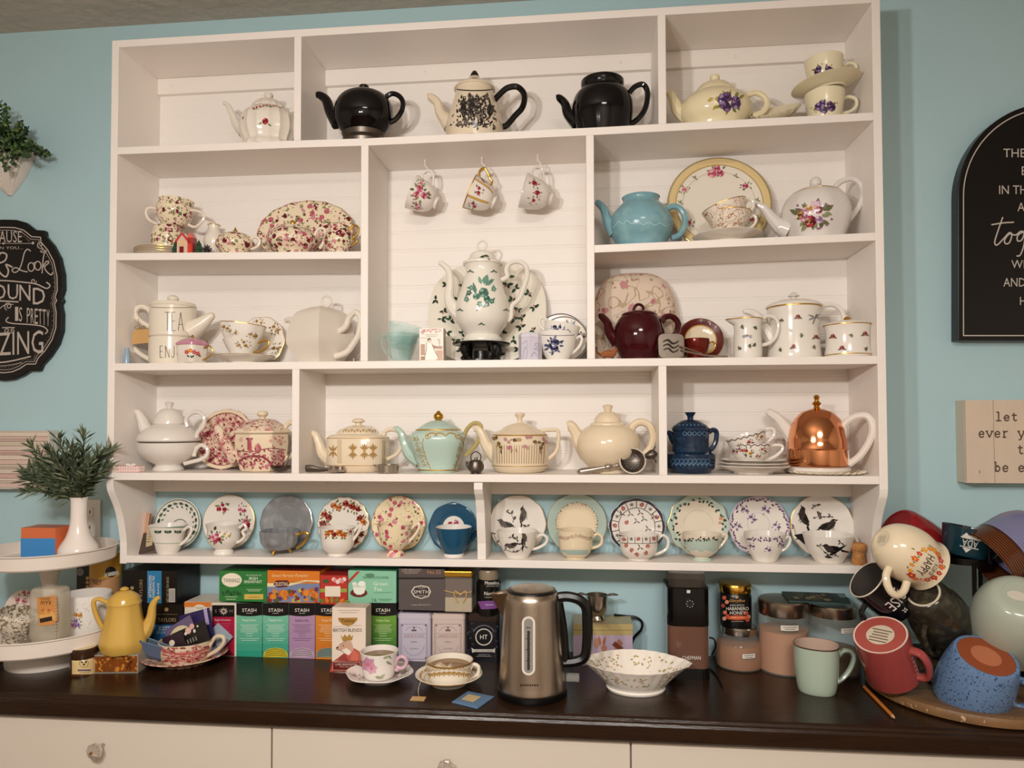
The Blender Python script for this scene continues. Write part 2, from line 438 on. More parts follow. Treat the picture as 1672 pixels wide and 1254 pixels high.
def saucer_flat(name, label, u, y, zs, R, hpx=9, col='efe6da', m='china', group=None, mod=None, decor=None, cat='saucer', tilt=0, rimm=None, tx=0):
    z0 = zat(u, zs[1], y) if isinstance(zs, tuple) else zs
    x0 = xat(u, y, z0); s = pxm((x0, y, z0)); Rm = R*s; h = hpx*s
    root = thing(name, label, cat, (x0, y, z0), (tx, tilt, 0), group)
    P = [(.5, 0), (.52, 0), (.55, h*.2), (.92, h*.82), (1, h), (.985, h*1.08), (.9, h*.95), (.58, h*.4), (.5, h*.3)]
    P = [(r*Rm, z) for r, z in P]; fr = sorted(P[4:])
    mb = MB(); mb.col = col; mb.lathe([(1e-5, 0)]+P+[(1e-5, h*.3)], 56, mod)
    mats = [m]
    def surf(a, b, off):          # decor in plate units (-1..1)
        r = math.hypot(a, b)*Rm; z = fr[0][1]
        for (r0, za), (r1, zb) in zip(fr, fr[1:]):
            if r0 <= r <= r1: z = za+(zb-za)*(r-r0)/(r1-r0+1e-9)
        return (a*Rm, b*Rm, z+off*1.5)
    if decor:
        if m != 'china': mats.append('china')
        mb.decal(decor, surf, len(mats)-1)
    if rimm:
        mats.append(rimm); mb.mi = len(mats)-1
        mb.lathe([(Rm*.975, h*1.06), (Rm*1.004, h*1.02), (Rm*1.002, h*.95), (Rm*.97, h*1.04)], 56, mod, cap=False)
    mb.build('body', root, mats); return root
# ================================================================== the room
W, D, D2, T = 1.93, .191, .133, .019
ZT = Z0+.8534; ZC = Z0-.765; CEIL = Z0+1.0066
mat('wallpaint', 'b0cfd5', .5, noise=.03, nscale=3, bump=.05, bscale=220)
mat('ceilingpaint', 'b8ad9f', .8, noise=.06, nscale=14, bump=.6, bscale=30)
mat('plainwall', 'd8d0c4', .7, noise=.03)
mat('floorwood', '6b4a30', .4, noise=.2, nscale=5, stretch=(1, 8, 1))
mat('whitewood', 'efe7df', .42, noise=.02, nscale=9, bump=.02, bscale=60, stretch=(1, 4, 4))
mat('whitepanel', 'efe8e1', .45, noise=.012, nscale=9)
mat('drawerwhite', 'd2c8ba', .42, noise=.02, nscale=5)
mat('walnut', '27170c', .26, noise=.5, nscale=7, bump=.08, bscale=25, stretch=(1.2, 9, 9), spec=.4)
mat('tea', '8a5a22', .05, attr=True)
def slab(name, x0, x1, y0, y1, z0, z1, m, parent=None, kind='structure', bev=0):
    b = MB(); b.box(x0, x1, y0, y1, z0, z1); o = b.build(name, parent, (m,), smooth=False, bev=bev)
    if kind and parent is None: o['kind'] = kind
    return o
XL, XR, YF = -1.9, 3.7, -4.3
slab('wall_back', XL, XR, 0, .1, 0, CEIL, 'wallpaint')
slab('wall_left', XL-.1, XL, YF, .1, 0, CEIL, 'plainwall')
slab('wall_right', XR, XR+.1, YF, .1, 0, CEIL, 'plainwall')
slab('wall_front', XL, XR, YF-.1, YF, 0, CEIL, 'plainwall')
slab('floor', XL, XR, YF, .1, -.1, 0, 'floorwood')
slab('ceiling', XL, XR, YF, .1, CEIL, CEIL+.1, 'ceilingpaint')
# ================================================================== the shelf unit
unit = thing('display_shelf', 'large white wall shelf of many compartments holding the tea china', 'shelf', (0, 0, 0))
# slight sag and slope of each board, read along x: (x, height)
LINES = {1: [(0, .569), (.5, .5665), (.69, .564), (1.25, .566), (1.93, .573)],
         '2l': [(0, .2905), (.69, .2770)], '2r': [(1.23, .2765), (1.93, .2885)],
         3: [(0, .002), (.6, .0005), (1.93, -.001)], 4: [(0, -.2812), (1.93, -.2805)], 5: [(0, -.505), (.95, -.500), (1.93, -.499)]}
def shz(i, x):
    L = LINES[i]
    for (a, p), (b, q) in zip(L, L[1:]):
        if x <= b: break
    return Z0+p+(q-p)*(x-a)/(b-a)
def S(i, u, y=-.1):
    z = shz(i, 1); x = xat(u, y, z); return shz(i, x)+.0003
def board(name, i, x0, x1, dep):
    mb = MB(); xs = sorted({x0, x1}|{a for a, _ in LINES[i] if x0 < a < x1})
    rows = [[(x, -dep, shz(i, x)-T), (x, -.0062, shz(i, x)-T), (x, -.0062, shz(i, x)), (x, -dep, shz(i, x))] for x in xs]
    mb.grid(rows, True, True); return mb.build(name, unit, ('whitewood',), smooth=False, bev=.0012)
# side panels with curved lower brackets
curve = [(-D, Z0-.311), (-.186, Z0-.330), (-.173, Z0-.352), (-.1588, Z0-.377), (-.146, Z0-.4107), (-.138, Z0-.444), (-D2, Z0-.47)]
prof = [(-.0005, ZT), (-D, ZT)]+catmull(curve, 4)+[(-D2, Z0-.5265), (-.0005, Z0-.5265)]
for a in (0, W-T):
    mb = MB(); mb.prism(prof, 'x', a, a+T); mb.build('side_panel', unit, ('whitewood',), smooth=False, bev=.0012)
mb = MB(); c2 = [(-.186, Z0-.3005), (-.186, Z0-.318), (-.178, Z0-.330), (-.16, Z0-.347), (-.147, Z0-.38), (-.139, Z0-.42), (-.128, Z0-.46), (-.128, Z0-.4998), (-.0005, Z0-.4998), (-.0005, Z0-.3005)]
mb.prism(c2, 'x', .9604, .9822); mb.build('bracket', unit, ('whitewood',), smooth=False, bev=.001)
mb = MB(); mb.box(T, W-T, -D, -.0062, ZT-T, ZT); mb.build('top_board', unit, ('whitewood',), smooth=False, bev=.0012)
XD = dict(a=.4975, b=1.4136, c=.6744, d=1.2389, e=.4973, f=1.4089)
board('shelf', 1, T, W-T, D); board('shelf', '2l', T, XD['c'], D); board('shelf', '2r', XD['d']+T, W-T, D)
board('shelf', 3, T, W-T, D); board('shelf', 4, T, W-T, D); board('cup_ledge', 5, T, W-T, D2)
for k, top, bot in (('a', ZT-T, 1), ('b', ZT-T, 1), ('c', 1, 3), ('d', 1, 3), ('e', 3, 4), ('f', 3, 4)):
    x = XD[k]; mb = MB()
    zt = top if isinstance(top, float) else shz(top, x)-T
    mb.box(x, x+T, -D, -.0062, shz(bot, x), zt); mb.build('divider', unit, ('whitewood',), smooth=False, bev=.0012)
# back of separate horizontal beaded boards
zb = Z0-.281; pitch = .0505; i = 0
while zb < ZT-T-.005:
    z1 = min(zb+pitch, ZT-T); mb = MB(); g = .0022
    mb.prism([(-.0004, zb), (-.0052, zb), (-.0062, zb+.0016), (-.0062, z1-.0085), (-.0055, z1-.0075), (-.0055, z1-.0065), (-.0061, z1-.0055), (-.0061, z1-.0022), (-.0052, z1-.001), (-.0052, z1), (-.0004, z1)], 'x', T, W-T)
    mb.build('back_board', unit, ('whitepanel',), smooth=False); zb += pitch; i += 1
# mounting rails with screw caps
def rail(z0, z1, y1, caps):
    mb = MB(); mb.box(T, W-T, -y1, -.0063, z0, z1); r = mb.build('mounting_rail', unit, ('whitewood',), smooth=False, bev=.001)
    for x in caps:
        q = MB(); zc = (z0+z1)/2
        q.lathe([(1e-5, 0), (.005, 0), (.0055, .001), (.004, .0022), (1e-5, .0025)], 14); c = q.build('screw_cap', r, ('whitewood',)); c.location = (x, -y1, zc); c.rotation_euler = (PI/2, 0, 0)
rail(ZT-T-.046, ZT-T-.0005, .020, (.06, .8, 1.33, 1.63))
mb = MB(); mb.box(T, W-T, -.020, -.0005, Z0-.346, Z0-.3008); r = mb.build('mounting_rail', unit, ('whitewood',), smooth=False, bev=.001)
for x in (.08, .53, .94, 1.24, 1.56):
    q = MB(); q.lathe([(1e-5, 0), (.005, 0), (.0055, .001), (.004, .0022), (1e-5, .0025)], 14); c = q.build('screw_cap', r, ('whitewood',)); c.location = (x, -.020, Z0-.318); c.rotation_euler = (PI/2, 0, 0)
# hooks under the top shelf
HOOKS = [(694, 262), (787, 258), (878, 256)]; HY = -.075
for u, v in HOOKS:
    x = xat(u, HY, Z0+.546); z = shz(1, x)-T; q = MB()
    pts = [(0, 0, 0), (0, 0, -.008), (-.001, 0, -.014), (.006, 0, -.020), (.0085, 0, -.027), (.005, 0, -.034), (-.002, 0, -.035), (-.0065, 0, -.030)]
    q.tube(pts, .0014, 8, 5); q.lathe([(1e-5, 0), (.0042, 0), (.004, -.0015), (1e-5, -.002)], 12)
    mat('whitemetal', 'efe8df', .3, noise=.02); o = q.build('cup_hook', unit, ('whitemetal',)); o.location = (x, HY, z); o.rotation_euler = (0, 0, -.5)
# ================================================================== sideboard below
sb = thing('sideboard', 'white sideboard with flat drawers and glass knobs under the dark top', 'sideboard', (.93, -.2, 0))
def sp(name, mb, m, bev=.0015): o = mb.build(name, sb, m, smooth=False, bev=bev); o.location = (-.93, .2, 0); return o
mb = MB(); mb.box(-1.0, 2.86, -.385, -.003, .05, Z0-.8165); sp('carcass', mb, ('drawerwhite',))
mat('glassknob', 'e8e0d6', .04, trans=.85, ior=1.5, noise=.02)
for a, b, ku in ((-.225, .545, 160), (.5485, 1.322, 730), (1.3255, 2.098, None), (2.1015, 2.855, None), (-.995, -.2285, None)):
    mb = MB(); mb.box(a, b, -.404, -.3855, Z0-1.06, Z0-.819); dr = sp('drawer', mb, ('drawerwhite',))
    x = (a+b)/2 if ku is None else ony(ku, 1235, -.42).x
    q = MB(); q.flat = True
    q.lathe([(.006, 0), (.006, .010), (.011, .016), (.0175, .026), (.0175, .031), (.009, .037), (1e-5, .038)], 8); q.flat = False
    q.mi = 1; q.lathe([(1e-5, .0379), (.0035, .0379), (.0025, .0405), (1e-5, .041)], 10)
    k = q.build('knob', dr, ('glassknob', 'brass')); k.location = (x, -.4042, ony(160, 1226, -.43).z); k.rotation_euler = (PI/2, 0, 0)
mb = MB(); yz = [(-.001, ZC), (-.405, ZC), (-.411, ZC-.003), (-.413, ZC-.008), (-.418, ZC-.010), (-.421, ZC-.015), (-.421, ZC-.044), (-.416, ZC-.050), (-.001, ZC-.050)]
mb.prism(yz, 'x', -1.05, 2.9); top = mb.build('worktop', None, ('walnut',), smooth=False, bev=.0006)
tag(top, 'long dark-stained wooden worktop with moulded front edge', 'worktop')
# wall outlet behind the greenery vase
z = zat(147, 848, 0); x = xat(147, 0, z)
ot = thing('wall_outlet', 'white wall outlet plate half hidden behind the greenery vase', 'outlet', (x, 0, z))
mb = MB(); mb.box(-.035, .035, -.006, -.0002, -.057, .057); mb.build('cover_plate', ot, ('whitemetal',), smooth=False, bev=.002)
for dz in (-.022, .022):
    mb = MB(); mb.box(-.014, .014, -.0085, -.0062, dz-.014, dz+.014); rc = mb.build('receptacle', ot, ('whitemetal',), smooth=False, bev=.001)
    mb = MB()
    for dx in (-.006, .006): mb.box(dx-.0012, dx+.0012, -.0092, -.0086, dz-.004, dz+.005)
    mb.build('slot', rc, ('blackplastic',), smooth=False)
# ================================================================== patterned glazes
mat('chintz', 'e6d6b8', .16, layers=(('dots', 85, .42, ('66754c', '8f9060', 'e6d6b8', '7a8456', 'e6d6b8'), 3.1), ('dots', 70, .46, ('7a1830', 'b8606f', 'e6d6b8', 'c98a90', '6a1428', 'e6d6b8'), 0.0), ('dots', 150, .34, ('c98a90', '7a2038', 'e6d6b8', 'e6d6b8'), 1.7)))
mat('chintzbig', 'e6d6b8', .16, layers=(('dots', 75, .42, ('66754c', '8f9060', 'e6d6b8', '7a8456', 'e6d6b8'), 3.1), ('dots', 55, .46, ('6a1428', 'b8606f', 'e6d6b8', 'c98a90', '5a1022', 'e6d6b8'), 0.0), ('dots', 130, .36, ('c98a90', '7a2038', 'e6d6b8', 'e6d6b8'), 1.7)))
mat('goldpaint', 'c79a48', .3, .85, noise=.1, nscale=90)
PINK = [('d88a98', 'e8b4bc', 'b85068'), ('c96a80', 'e09aa8', '9a3850')]
RED = [('a82838', 'c85060', '6a1020'), ('b83848', 'd87080', '7a1828')]
VIOLET = [('5a3f66', '8a6a98', '33203f'), ('6e5078', 'a084aa', '3e2850')]
GREEN = ['6a7a4a', '56683e', '8a9060']
# ---------------------------------------------------------------- top shelf
gar = []
for i in range(11):
    x = 412+i*5.4; y = 176-5*(1-((i-5)/5)**2)+2
    gar += [leaf(x, y, 6, RND.uniform(-.6, .6), RND.choice(GREEN), .5), disc(x+2, y-1, 2.0, 'b8505a', 6, 2)]
pot('fluted_teapot', 'white fluted teapot with a small pink rose and garland round its lid', 'teapot', 438, -.125, S(1, 438), [(45, 0), (46, 246), (44, 240), (40, 234), (45, 222), (46.5, 210), (44, 196), (37, 186), (29, 181)],
    lid=[(30, 181), (27, 175), (17, 166), (8, 163)], knob=[(4, 163), (5, 160), (7.5, 157), (6, 153), (2, 152)], sy=.9, spout=[(365, 168, 3.2), (372, 172, 4), (380, 188, 5.5), (387, 203, 8), (400, 214, 13)],
    handle=[(474, 182), (484, 180), (491, 192), (486, 208), (474, 216)], hr=4, col='e6ddd0', mod=lambda t, z: 1-.045*abs(math.sin(8*t)), n=96, decor=gar+rose(433, 198, 5.5, *RED[0])+[leaf(437, 202, 8, .6, '6a7a4a'), leaf(428, 200, 7, 2.6, '6a7a4a'), leaf(398, 190, 6, 2, '9a4a50')])
pot('black_teapot', 'round black glazed teapot standing on a pierced silver foot', 'teapot', 594, -.13, S(1, 594), [(33, 219), (36, 216), (45, 203), (48, 187), (46, 172), (38, 160), (26, 153), (15, 150)],
    lid=[(16, 151), (12, 147), (6, 146)], knob=[(5, 147), (8, 143), (7, 140), (2, 139.5)], spout=[(517, 155, 5), (523, 156, 6.5), (533, 164, 8), (540, 182, 9.5), (554, 200, 15)], handle=[(628, 160), (640, 153), (652, 157), (658, 168), (655, 183), (646, 195), (637, 200)], hr=4.2, m='blackglaze',
    foot=[(34, 0), (36, 234), (33, 227), (36, 220), (31, 217)], footm='pewter', sy=.92)
tr = []
for i in range(520):
    x = RND.gauss(775, 18); y = RND.uniform(158, 209)
    w = 22+(y-158)*.45
    if abs(x-775) > w or RND.random() < .12*(1+math.sin(x*.5+y*.3)): continue
    tr.append(leaf(x, y, RND.uniform(3, 8.5), RND.choice((-1.57, RND.uniform(0, 6.3), RND.uniform(0, 6.3))), RND.choice(('2a2624', '3a3432', '5a524c', '221e1c', '857a70')), .45, RND.choice((1, 2))))
tr += [leaf(757, 195, 38, -1.57, '26221f', .25, 2), leaf(800, 192, 26, -1.57, '26221f', .4, 2), leaf(770, 180, 22, -1.5, '2a2624', .5, 2)]
tr += arc(775, 145, 30, .25, PI-.25, 1.8, '1b1819', ry=3)
pot('transferware_teapot', 'cream teapot printed with a black countryside scene and black handle', 'teapot', 775, -.12, S(1, 775), [(45, 0), (46, 226), (47.5, 211), (44, 195), (39, 180), (34, 164), (31, 152), (31, 148)],
    lid=[(33, 148), (33, 145), (22, 138), (14, 132), (9, 127)], knob=[(8, 127), (6.5, 122), (3.5, 117), (1, 115.5)], km='blackglaze', spout=[(698, 159, 4.5), (703, 159, 6.5), (714, 168, 7.5), (720, 186, 9), (736, 204, 15)],
    handle=[(806, 165), (815, 155), (828, 144), (845, 142), (856, 155), (853, 175), (840, 190), (827, 205), (818, 207)], hr=5, hm='blackglaze', col='e2d2b8', decor=tr)
pot('lidless_black_teapot', 'black teapot without its lid beside the right divider', 'teapot', 984, -.12, S(1, 984), [(40, 0), (43, 214), (48, 196), (50, 180), (48, 165), (42, 154), (34, 149), (33, 146), (35, 140), (35, 134)], hollow=4,
    spout=[(908, 160, 4), (913, 160, 6), (922, 169, 7), (928, 186, 9), (944, 200, 14)], handle=[(1024, 156), (1036, 142), (1050, 138), (1057, 150), (1055, 172), (1047, 188), (1034, 200), (1022, 203)], hr=4.5, m='blackglaze')
vio = spray(1190, 167, 27, 20, VIOLET, ['6a7038', '8a8a40', 'a89a48', '4a5030'], 6, 12, .42, 4)+[leaf(1165, 160, 12, 2.6, 'b8a050', .5), leaf(1170, 172, 10, 2.2, 'a89a48', .5)]
pot('violet_teapot', 'cream swirl teapot painted with a bunch of purple violets', 'teapot', 1168, -.115, S(1, 1168), [(44, 0), (47, 207), (56, 194), (58, 181), (53, 168), (42, 158), (34, 154)],
    lid=[(35, 154), (32, 149), (22, 139), (8, 133)], knob=[(5, 134), (8, 129), (7, 124), (2, 122.5)], sy=.85, spout=[(1091, 150, 5), (1095, 154, 6.5), (1101, 166, 8), (1108, 180, 11), (1122, 190, 15)],
    handle=[(1212, 164), (1222, 155), (1236, 152), (1249, 160), (1252, 172), (1244, 184), (1228, 189)], hr=5, col='e6d9b4', mod=lambda t, z: 1+.014*math.cos(14*t+z*60), decor=vio)
q = MB(); q.col = 'ded2b6'
q.lathe([(1e-5, .0), (.030, 0), (.045, .008), (.058, .020), (.060, .024), (.054, .022), (.030, .008), (1e-5, .007)], 48, lambda t, z: 1+.04*math.cos(18*t), sx=1, sy=.85)
o = q.build('sweet_dish', None, ('china',)); o.location = (xat(1268, -.13, S(1, 1268)), -.125, S(1, 1268)+.021); o.rotation_euler = (.5, -.22, 0); tag(o, 'small cream ribbed dish lying beside the violet teapot', 'dish')
hd = [(1374, 163), (1385, 158), (1397, 162), (1398, 173), (1388, 182), (1372, 186)]
pot('violet_teacup', 'cream violet teacup at the bottom of its little stack', 'teacup', 1347, -.12, S(1, 1347), [(20, 0), (21, 210), (25, 192), (29, 172), (31, 154)], hollow=2, handle=hd, hr=2.8, col='e6dcbc', decor=spray(1347, 174, 25, 13, VIOLET, ['5a5a38', '7a7040'], 5, 8, .5, 7, 4, 'b07040'), group='violet teacups')
saucer_flat('violet_saucer', 'cream saucer balanced tilted between two stacked violet teacups', 1350, -.12, (0, 150.5), 53, 13, col='e3d8b6', tilt=-.13)
pot('violet_teacup', 'cream violet teacup on top of the tilted saucer', 'teacup', 1347, -.12, (0, 143), [(17, 0), (18, 140), (24, 130), (28, 114), (30, 98)], hollow=2, handle=[(1375, 112), (1387, 104), (1398, 108), (1397, 118), (1387, 126), (1371, 131)], hr=2.6, col='e6dcbc', tilt=-.03, decor=spray(1345, 116, 25, 13, VIOLET, ['5a5a38', '7a7040'], 5, 8, .5, 9, 4, 'b07040'), group='violet teacups')
# ---------------------------------------------------------------- second shelf, left
for i, dv in enumerate((0, 1, 2)):
    y = -.1; z = S('2l', 268)+i*.0062
    saucer_flat('chintz_saucer', ('lowest', 'middle', 'topmost')[i]+' of three cream saucers under the rose chintz cups', 268, y, z, 44, 8, col='e8dccb', rimm='goldpaint', group='stacked chintz saucers')
zc = S('2l', 275)+.0165
pot('chintz_cup', 'rose chintz cup upside at the foot of the cup stack', 'teacup', 274, -.1, zc, [(23, 0), (25, 395), (25, 385), (22, 374), (19, 370)], m='chintz', group='chintz cups')
pot('chintz_cup', 'rose chintz cup with its handle to the left', 'teacup', 285, -.1, (0, 370.5), [(17, 0), (21, 366), (27, 352), (28, 343), (26, 334)], hollow=1.6, m='chintz', hm='china', hcol='e8dccb', handle=[(262, 346), (252, 340), (241, 341), (239, 350), (245, 360), (262, 368)], hr=2.4, group='chintz cups')
pot('chintz_cup', 'rose chintz cup nested on top with its handle to the right', 'teacup', 287, -.1, (0, 356), [(15, 0), (21, 350), (24, 340), (27, 328)], hollow=1.6, m='chintz', hm='china', hcol='e8dccb', handle=[(311, 342), (322, 343), (333, 349), (330, 360), (319, 369), (308, 366)], hr=2.4, tilt=.05, group='chintz cups')
# gingerbread cottage ornament
x0 = xat(305, -.155, S('2l', 305)); z0 = S('2l', 305); g = thing('cottage_ornament', 'tiny red and white gingerbread cottage ornament between green fir trees', 'ornament', (x0, -.155, z0))
q = MB(); s = pxm((x0, -.155, z0))
q.prism([(-13*s, 0), (5*s, 0), (5*s, 22*s), (-4*s, 33*s), (-13*s, 22*s)], 'y', -.012, .012, 'd8b9a4'); q.box(5*s, 13*s, -.010, .012, 0, 28*s, 'a83a34'); q.build('walls', g, ('china',), smooth=False, bev=.0006)
q = MB(); 
for sg in (-1, 1):
    q.tube([(-4*s, -.013, 35*s), (-4*s+sg*11*s, -.013, 21*s)], 1.6*s, 6, 1, col='c83a38'); q.tube([(-4*s, .0, 35*s), (-4*s+sg*11*s, .0, 21*s)], 1.8*s, 6, 1, col='f0e6dc')
q.prism([(-16*s, 20*s), (-4*s, 34*s), (-4*s, 36*s), (-17*s, 21*s)], 'y', -.013, .013, 'b8342f'); q.prism([(8*s, 20*s), (-4*s, 34*s), (-4*s, 36*s), (9*s, 21*s)], 'y', -.013, .013, 'b8342f')
q.prism([(4*s, 27*s), (9*s, 36*s), (14*s, 27*s)], 'y', -.012, .012, 'd86a5c'); q.build('roof', g, ('china',), smooth=False)
q = MB(); q.box(5.5*s, 11*s, -.0112, -.0101, 0, 17*s, 'd8402f'); q.box(-8*s, -1*s, -.0132, -.0121, 0, 13*s, '7a2420'); q.box(-7*s, -2*s, -.0132, -.0121, 16*s, 22*s, 'e8c060'); q.build('door', g, ('china',), smooth=False)
for dx, hh in ((-20, 27), (19, 26), (-15, 20)):
    q = MB(); q.col = '2c4a34'
    q.lathe([(1e-5, 0), (8*s, 1*s), (5*s, hh*.35*s), (6.5*s, hh*.36*s), (3.5*s, hh*.65*s), (4.6*s, hh*.66*s), (1e-5, hh*s)], 12, fluted(6, .12)); o = q.build('fir_tree', g, ('matte',)); o.location = (dx*s, .004, 0)
pot('bud_vase', 'small white vase with a gold rim behind the cottage ornament', 'vase', 349, -.06, S('2l', 349, -.06), [(9, 0), (12, 415), (16, 396), (15, 388), (10.5, 380), (8.5, 375), (9.5, 368)], hollow=1.2, col='e8e0d2', rim=('goldpaint', [(368, .8)]))
x0 = xat(338, -.135, S('2l', 338)); g = thing('pine_cone', 'small dark pine cone beside the cottage ornament', 'pine cone', (x0, -.135, S('2l', 338)))
q = MB(); q.col = '3a3034'
for i in range(34):
    t = i/34; a = i*2.4; r = .011*math.sin(PI*(.12+.8*t)); z = .004+.026*t
    q.poly([(r*.3*math.cos(a-.5), r*.3*math.sin(a-.5), z), (r*math.cos(a-.4), r*math.sin(a-.4), z+.002), (r*1.35*math.cos(a), r*1.35*math.sin(a), z+.006), (r*math.cos(a+.4), r*math.sin(a+.4), z+.002)], RND.choice(('3a3034', '544850', '2a2226')))
q.lathe([(1e-5, 0), (.006, .001), (.008, .012), (.004, .026), (1e-5, .03)], 8, col='2a2024'); q.build('cone', g, ('matte',))
pot('chintz_sugar_bowl', 'little rose chintz covered bowl with gold finial and looped handles', 'sugar bowl', 384, -.135, S('2l', 384, -.135), [(20, 0), (24, 411), (30, 403), (30, 396), (25, 389)], lid=[(26, 389), (22, 385), (12, 381), (4, 380)], knob=[(3, 380), (4, 378), (1.5, 374), (.5, 371)], km='goldpaint', m='chintz', hm='china', hcol='e8dcc8',
    handle=[(407, 392), (416, 387), (424, 392), (421, 402), (410, 407)], handles=[[(361, 392), (354, 389), (350, 396), (355, 405), (362, 407)]], hr=2.2)
plate('chintz_platter', 'large oval rose chintz platter standing at the back of its shelf', 498, 369, 81, -.045, S('2l', 498, -.045), .2, m='chintzbig', ry=55, cat='platter', mod=fluted(16, .012), rise=.07, rimm='goldpaint')
pot('chintz_teapot', 'low rose chintz teapot in front of the chintz platter', 'teapot', 478, -.125, S('2l', 478, -.125), [(26, 0), (28, 413), (38, 403), (41, 394), (37, 384), (28, 377)], lid=[(29, 377), (24, 372), (10, 368)], knob=[(4, 368), (5, 364), (3, 361), (1, 360)], m='chintz', hm='china', hcol='e8dcc8', km='goldpaint',
    spout=[(430, 384, 3.5), (437, 388, 5), (443, 398, 8), (452, 404, 10)], handle=[(512, 390), (518, 376), (527, 373), (532, 380), (529, 394), (522, 406)], hr=2.6)
pot('chintz_creamer', 'round rose chintz jug with gold handle beside the divider', 'jug', 553, -.125, S('2l', 553, -.125), [(15, 0), (17, 412), (23, 400), (24, 391), (20, 380), (16, 374), (17, 370)], hollow=1.5, m='chintz', hm='goldpaint', handle=[(570, 376), (578, 368), (585, 372), (584, 381), (577, 388), (583, 394), (573, 401)], hr=2)
# ---------------------------------------------------------------- cups on hooks
def mug(name, label, p0, p1, prof, hdir, hand=None, hr=3, s=None, col='efe6da', m='china', hm=None, hcol=None, incol=None, group=None, cat='mug', wall=2, decor=None, rim=None, mod=None, basecol=None, ring=None, n=40, k=3, hflat=1.0, basem=None, badge=None):
    """cup lying along an axis: p0 centre of the base, p1 centre of the rim (world), profile (radius px, 0..1 along axis); decor in (angle from the handle in degrees, 0..1)"""
    p0, p1 = Vector(p0), Vector(p1); zx = p1-p0; Ln = zx.length; zx.normalize()
    s = s or pxm(p0); h = Vector(hdir); h = (h-zx*h.dot(zx)).normalized(); yx = zx.cross(h)
    root = thing(name, label, cat, p0, (0, 0, 0), group)
    root.matrix_world = Matrix(((h.x, yx.x, zx.x, p0.x), (h.y, yx.y, zx.y, p0.y), (h.z, yx.z, zx.z, p0.z), (0, 0, 0, 1)))
    bp = catmull([(r*s, t*Ln) for r, t in prof], k); t = wall*s
    inner = [(max(r-t, 1e-5), z) for r, z in reversed(bp) if z > t*1.6]
    full = bp+[(bp[-1][0]-t*.5, bp[-1][1]+t*.3)]+inner+[(1e-5, inner[-1][1])]
    mb = MB(); mb.col = col
    rec = bp[0][0]-3*s
    cl = [basecol or col, basecol or col, ring or col]+[col]*(len(bp)-1)+[incol or col]*(len(full)-len(bp))
    mb.lathe([(1e-5, 1.2*s), (rec, 1.2*s), (rec+.3*s, 0)]+full, n, mod, col=cl)
    mats = [m]
    def surf(a, f, off):
        z = f*Ln; r = bp[-1][0]
        for (r0, za), (r1, zb) in zip(bp, bp[1:]):
            if za <= z <= zb: r = r0+(r1-r0)*(z-za)/(zb-za+1e-9); break
        th = math.radians(a)
        if mod: r *= mod(th % (2*PI), z)
        r += off; return (r*math.cos(th), r*math.sin(th), z)
    if callable(decor):
        cv = CAM-(p0+p1)/2; decor = decor(math.degrees(math.atan2(cv.dot(yx), cv.dot(h))))
    if decor:
        if m != 'china': mats.append('china')
        sw = lambda L: [([(b, a) for a, b in p[0]],)+tuple(p[1:]) for p in L]
        mb.decal(sw(strips(sw(strips(decor, 7, False)), .08, False)), surf, len(mats)-1)
    if badge:
        if m != 'china' and 'china' not in mats: mats.append('china')
        mb.decal(badge, lambda a, b, off: (a*rec, b*rec, 1.2*s-off*1.5), len(mats)-1)
    if rim:
        mats.append(rim); mb.mi = len(mats)-1; w = .9*s; r, z = bp[-1]
        mb.lathe([(r-w*2, z+w*.2), (r-w, z+w), (r+w*.4, z+w*.2), (r+w*.4, z-w), (r-w*.2, z-w)], n, mod, cap=False)
    mb.build('body', root, mats)
    if hand:
        q = MB(); q.col = hcol or col; q.tube([(x*s, 0, f*Ln) for x, f in hand], hr*s, 10, 5, hflat); q.build('handle', root, (hm or m,))
    return root
CUPP = [(10, 0), (10.5, .06), (9.5, .1), (17, .2), (23, .42), (26, .7), (28.5, 1)]
CH = [(24.5, .8), (33, .88), (42, .78), (43, .6), (36, .48), (29, .42), (22.5, .4)]
def hang(i, label, rimc, footc, **kw):
    r = ony(*rimc, HY-.012); f = ony(*footc, HY+.004)
    return mug('hanging_teacup', label, f, r, kw.pop('prof', CUPP), (.25, 0, 1), kw.pop('hand', CH), 2.1, cat='teacup', group='teacups hanging from hooks', **kw)
def around(polys, cx, cy, sx, sy): return [([((p[0]-cx)*sx+0, (p[1]-cy)*sy) for p in pl[0]], pl[1], pl[2] if len(pl) > 2 else 1) for pl in polys]
def sp_cup(ang, f, R, seed, roses=PINK, n=3, nl=9, L=45, rad=26, leaves=GREEN, size=.38):      # spray on a lying cup
    sp_ = spray(0, 0, R, R*.9, roses, leaves, n, nl, size, seed, 4)
    return [([(ang+math.degrees(p[0]/rad), f+p[1]/L) for p in pl[0]], pl[1], pl[2] if len(pl) > 2 else 1) for pl in sp_]
hang(0, 'white hanging teacup with pink rose sprays, nearest the left divider', (672, 313), (714, 332), col='e9e1d8', decor=sp_cup(-95, .62, 17, 3)+sp_cup(-60, .75, 9, 5, n=1)+sp_cup(-150, .6, 10, 6)+sp_cup(90, .6, 14, 8))
pan = []
for a in range(0, 360, 60): pan += [([(a-5, .2), (a+5, .2), (a+3.5, .97), (a-3.5, .97)], 'b8862c', 1), ([(a-1.5, .22), (a+1.5, .22), (a+1, .95), (a-1, .95)], 'e2c070', 2)]
for a in range(30, 360, 60): pan += sp_cup(a, .68, 9, a, RED, 2, 6)
hang(1, 'gold panelled hanging teacup with dark pink roses, the middle one', (767, 312), (808, 331), col='e9e1d8', hm='goldpaint', rim='goldpaint', mod=fluted(6, .03), decor=pan, hand=[(24.5, .85), (36, .95), (44, .84), (38, .62), (33, .52), (30, .4), (22.5, .38)])
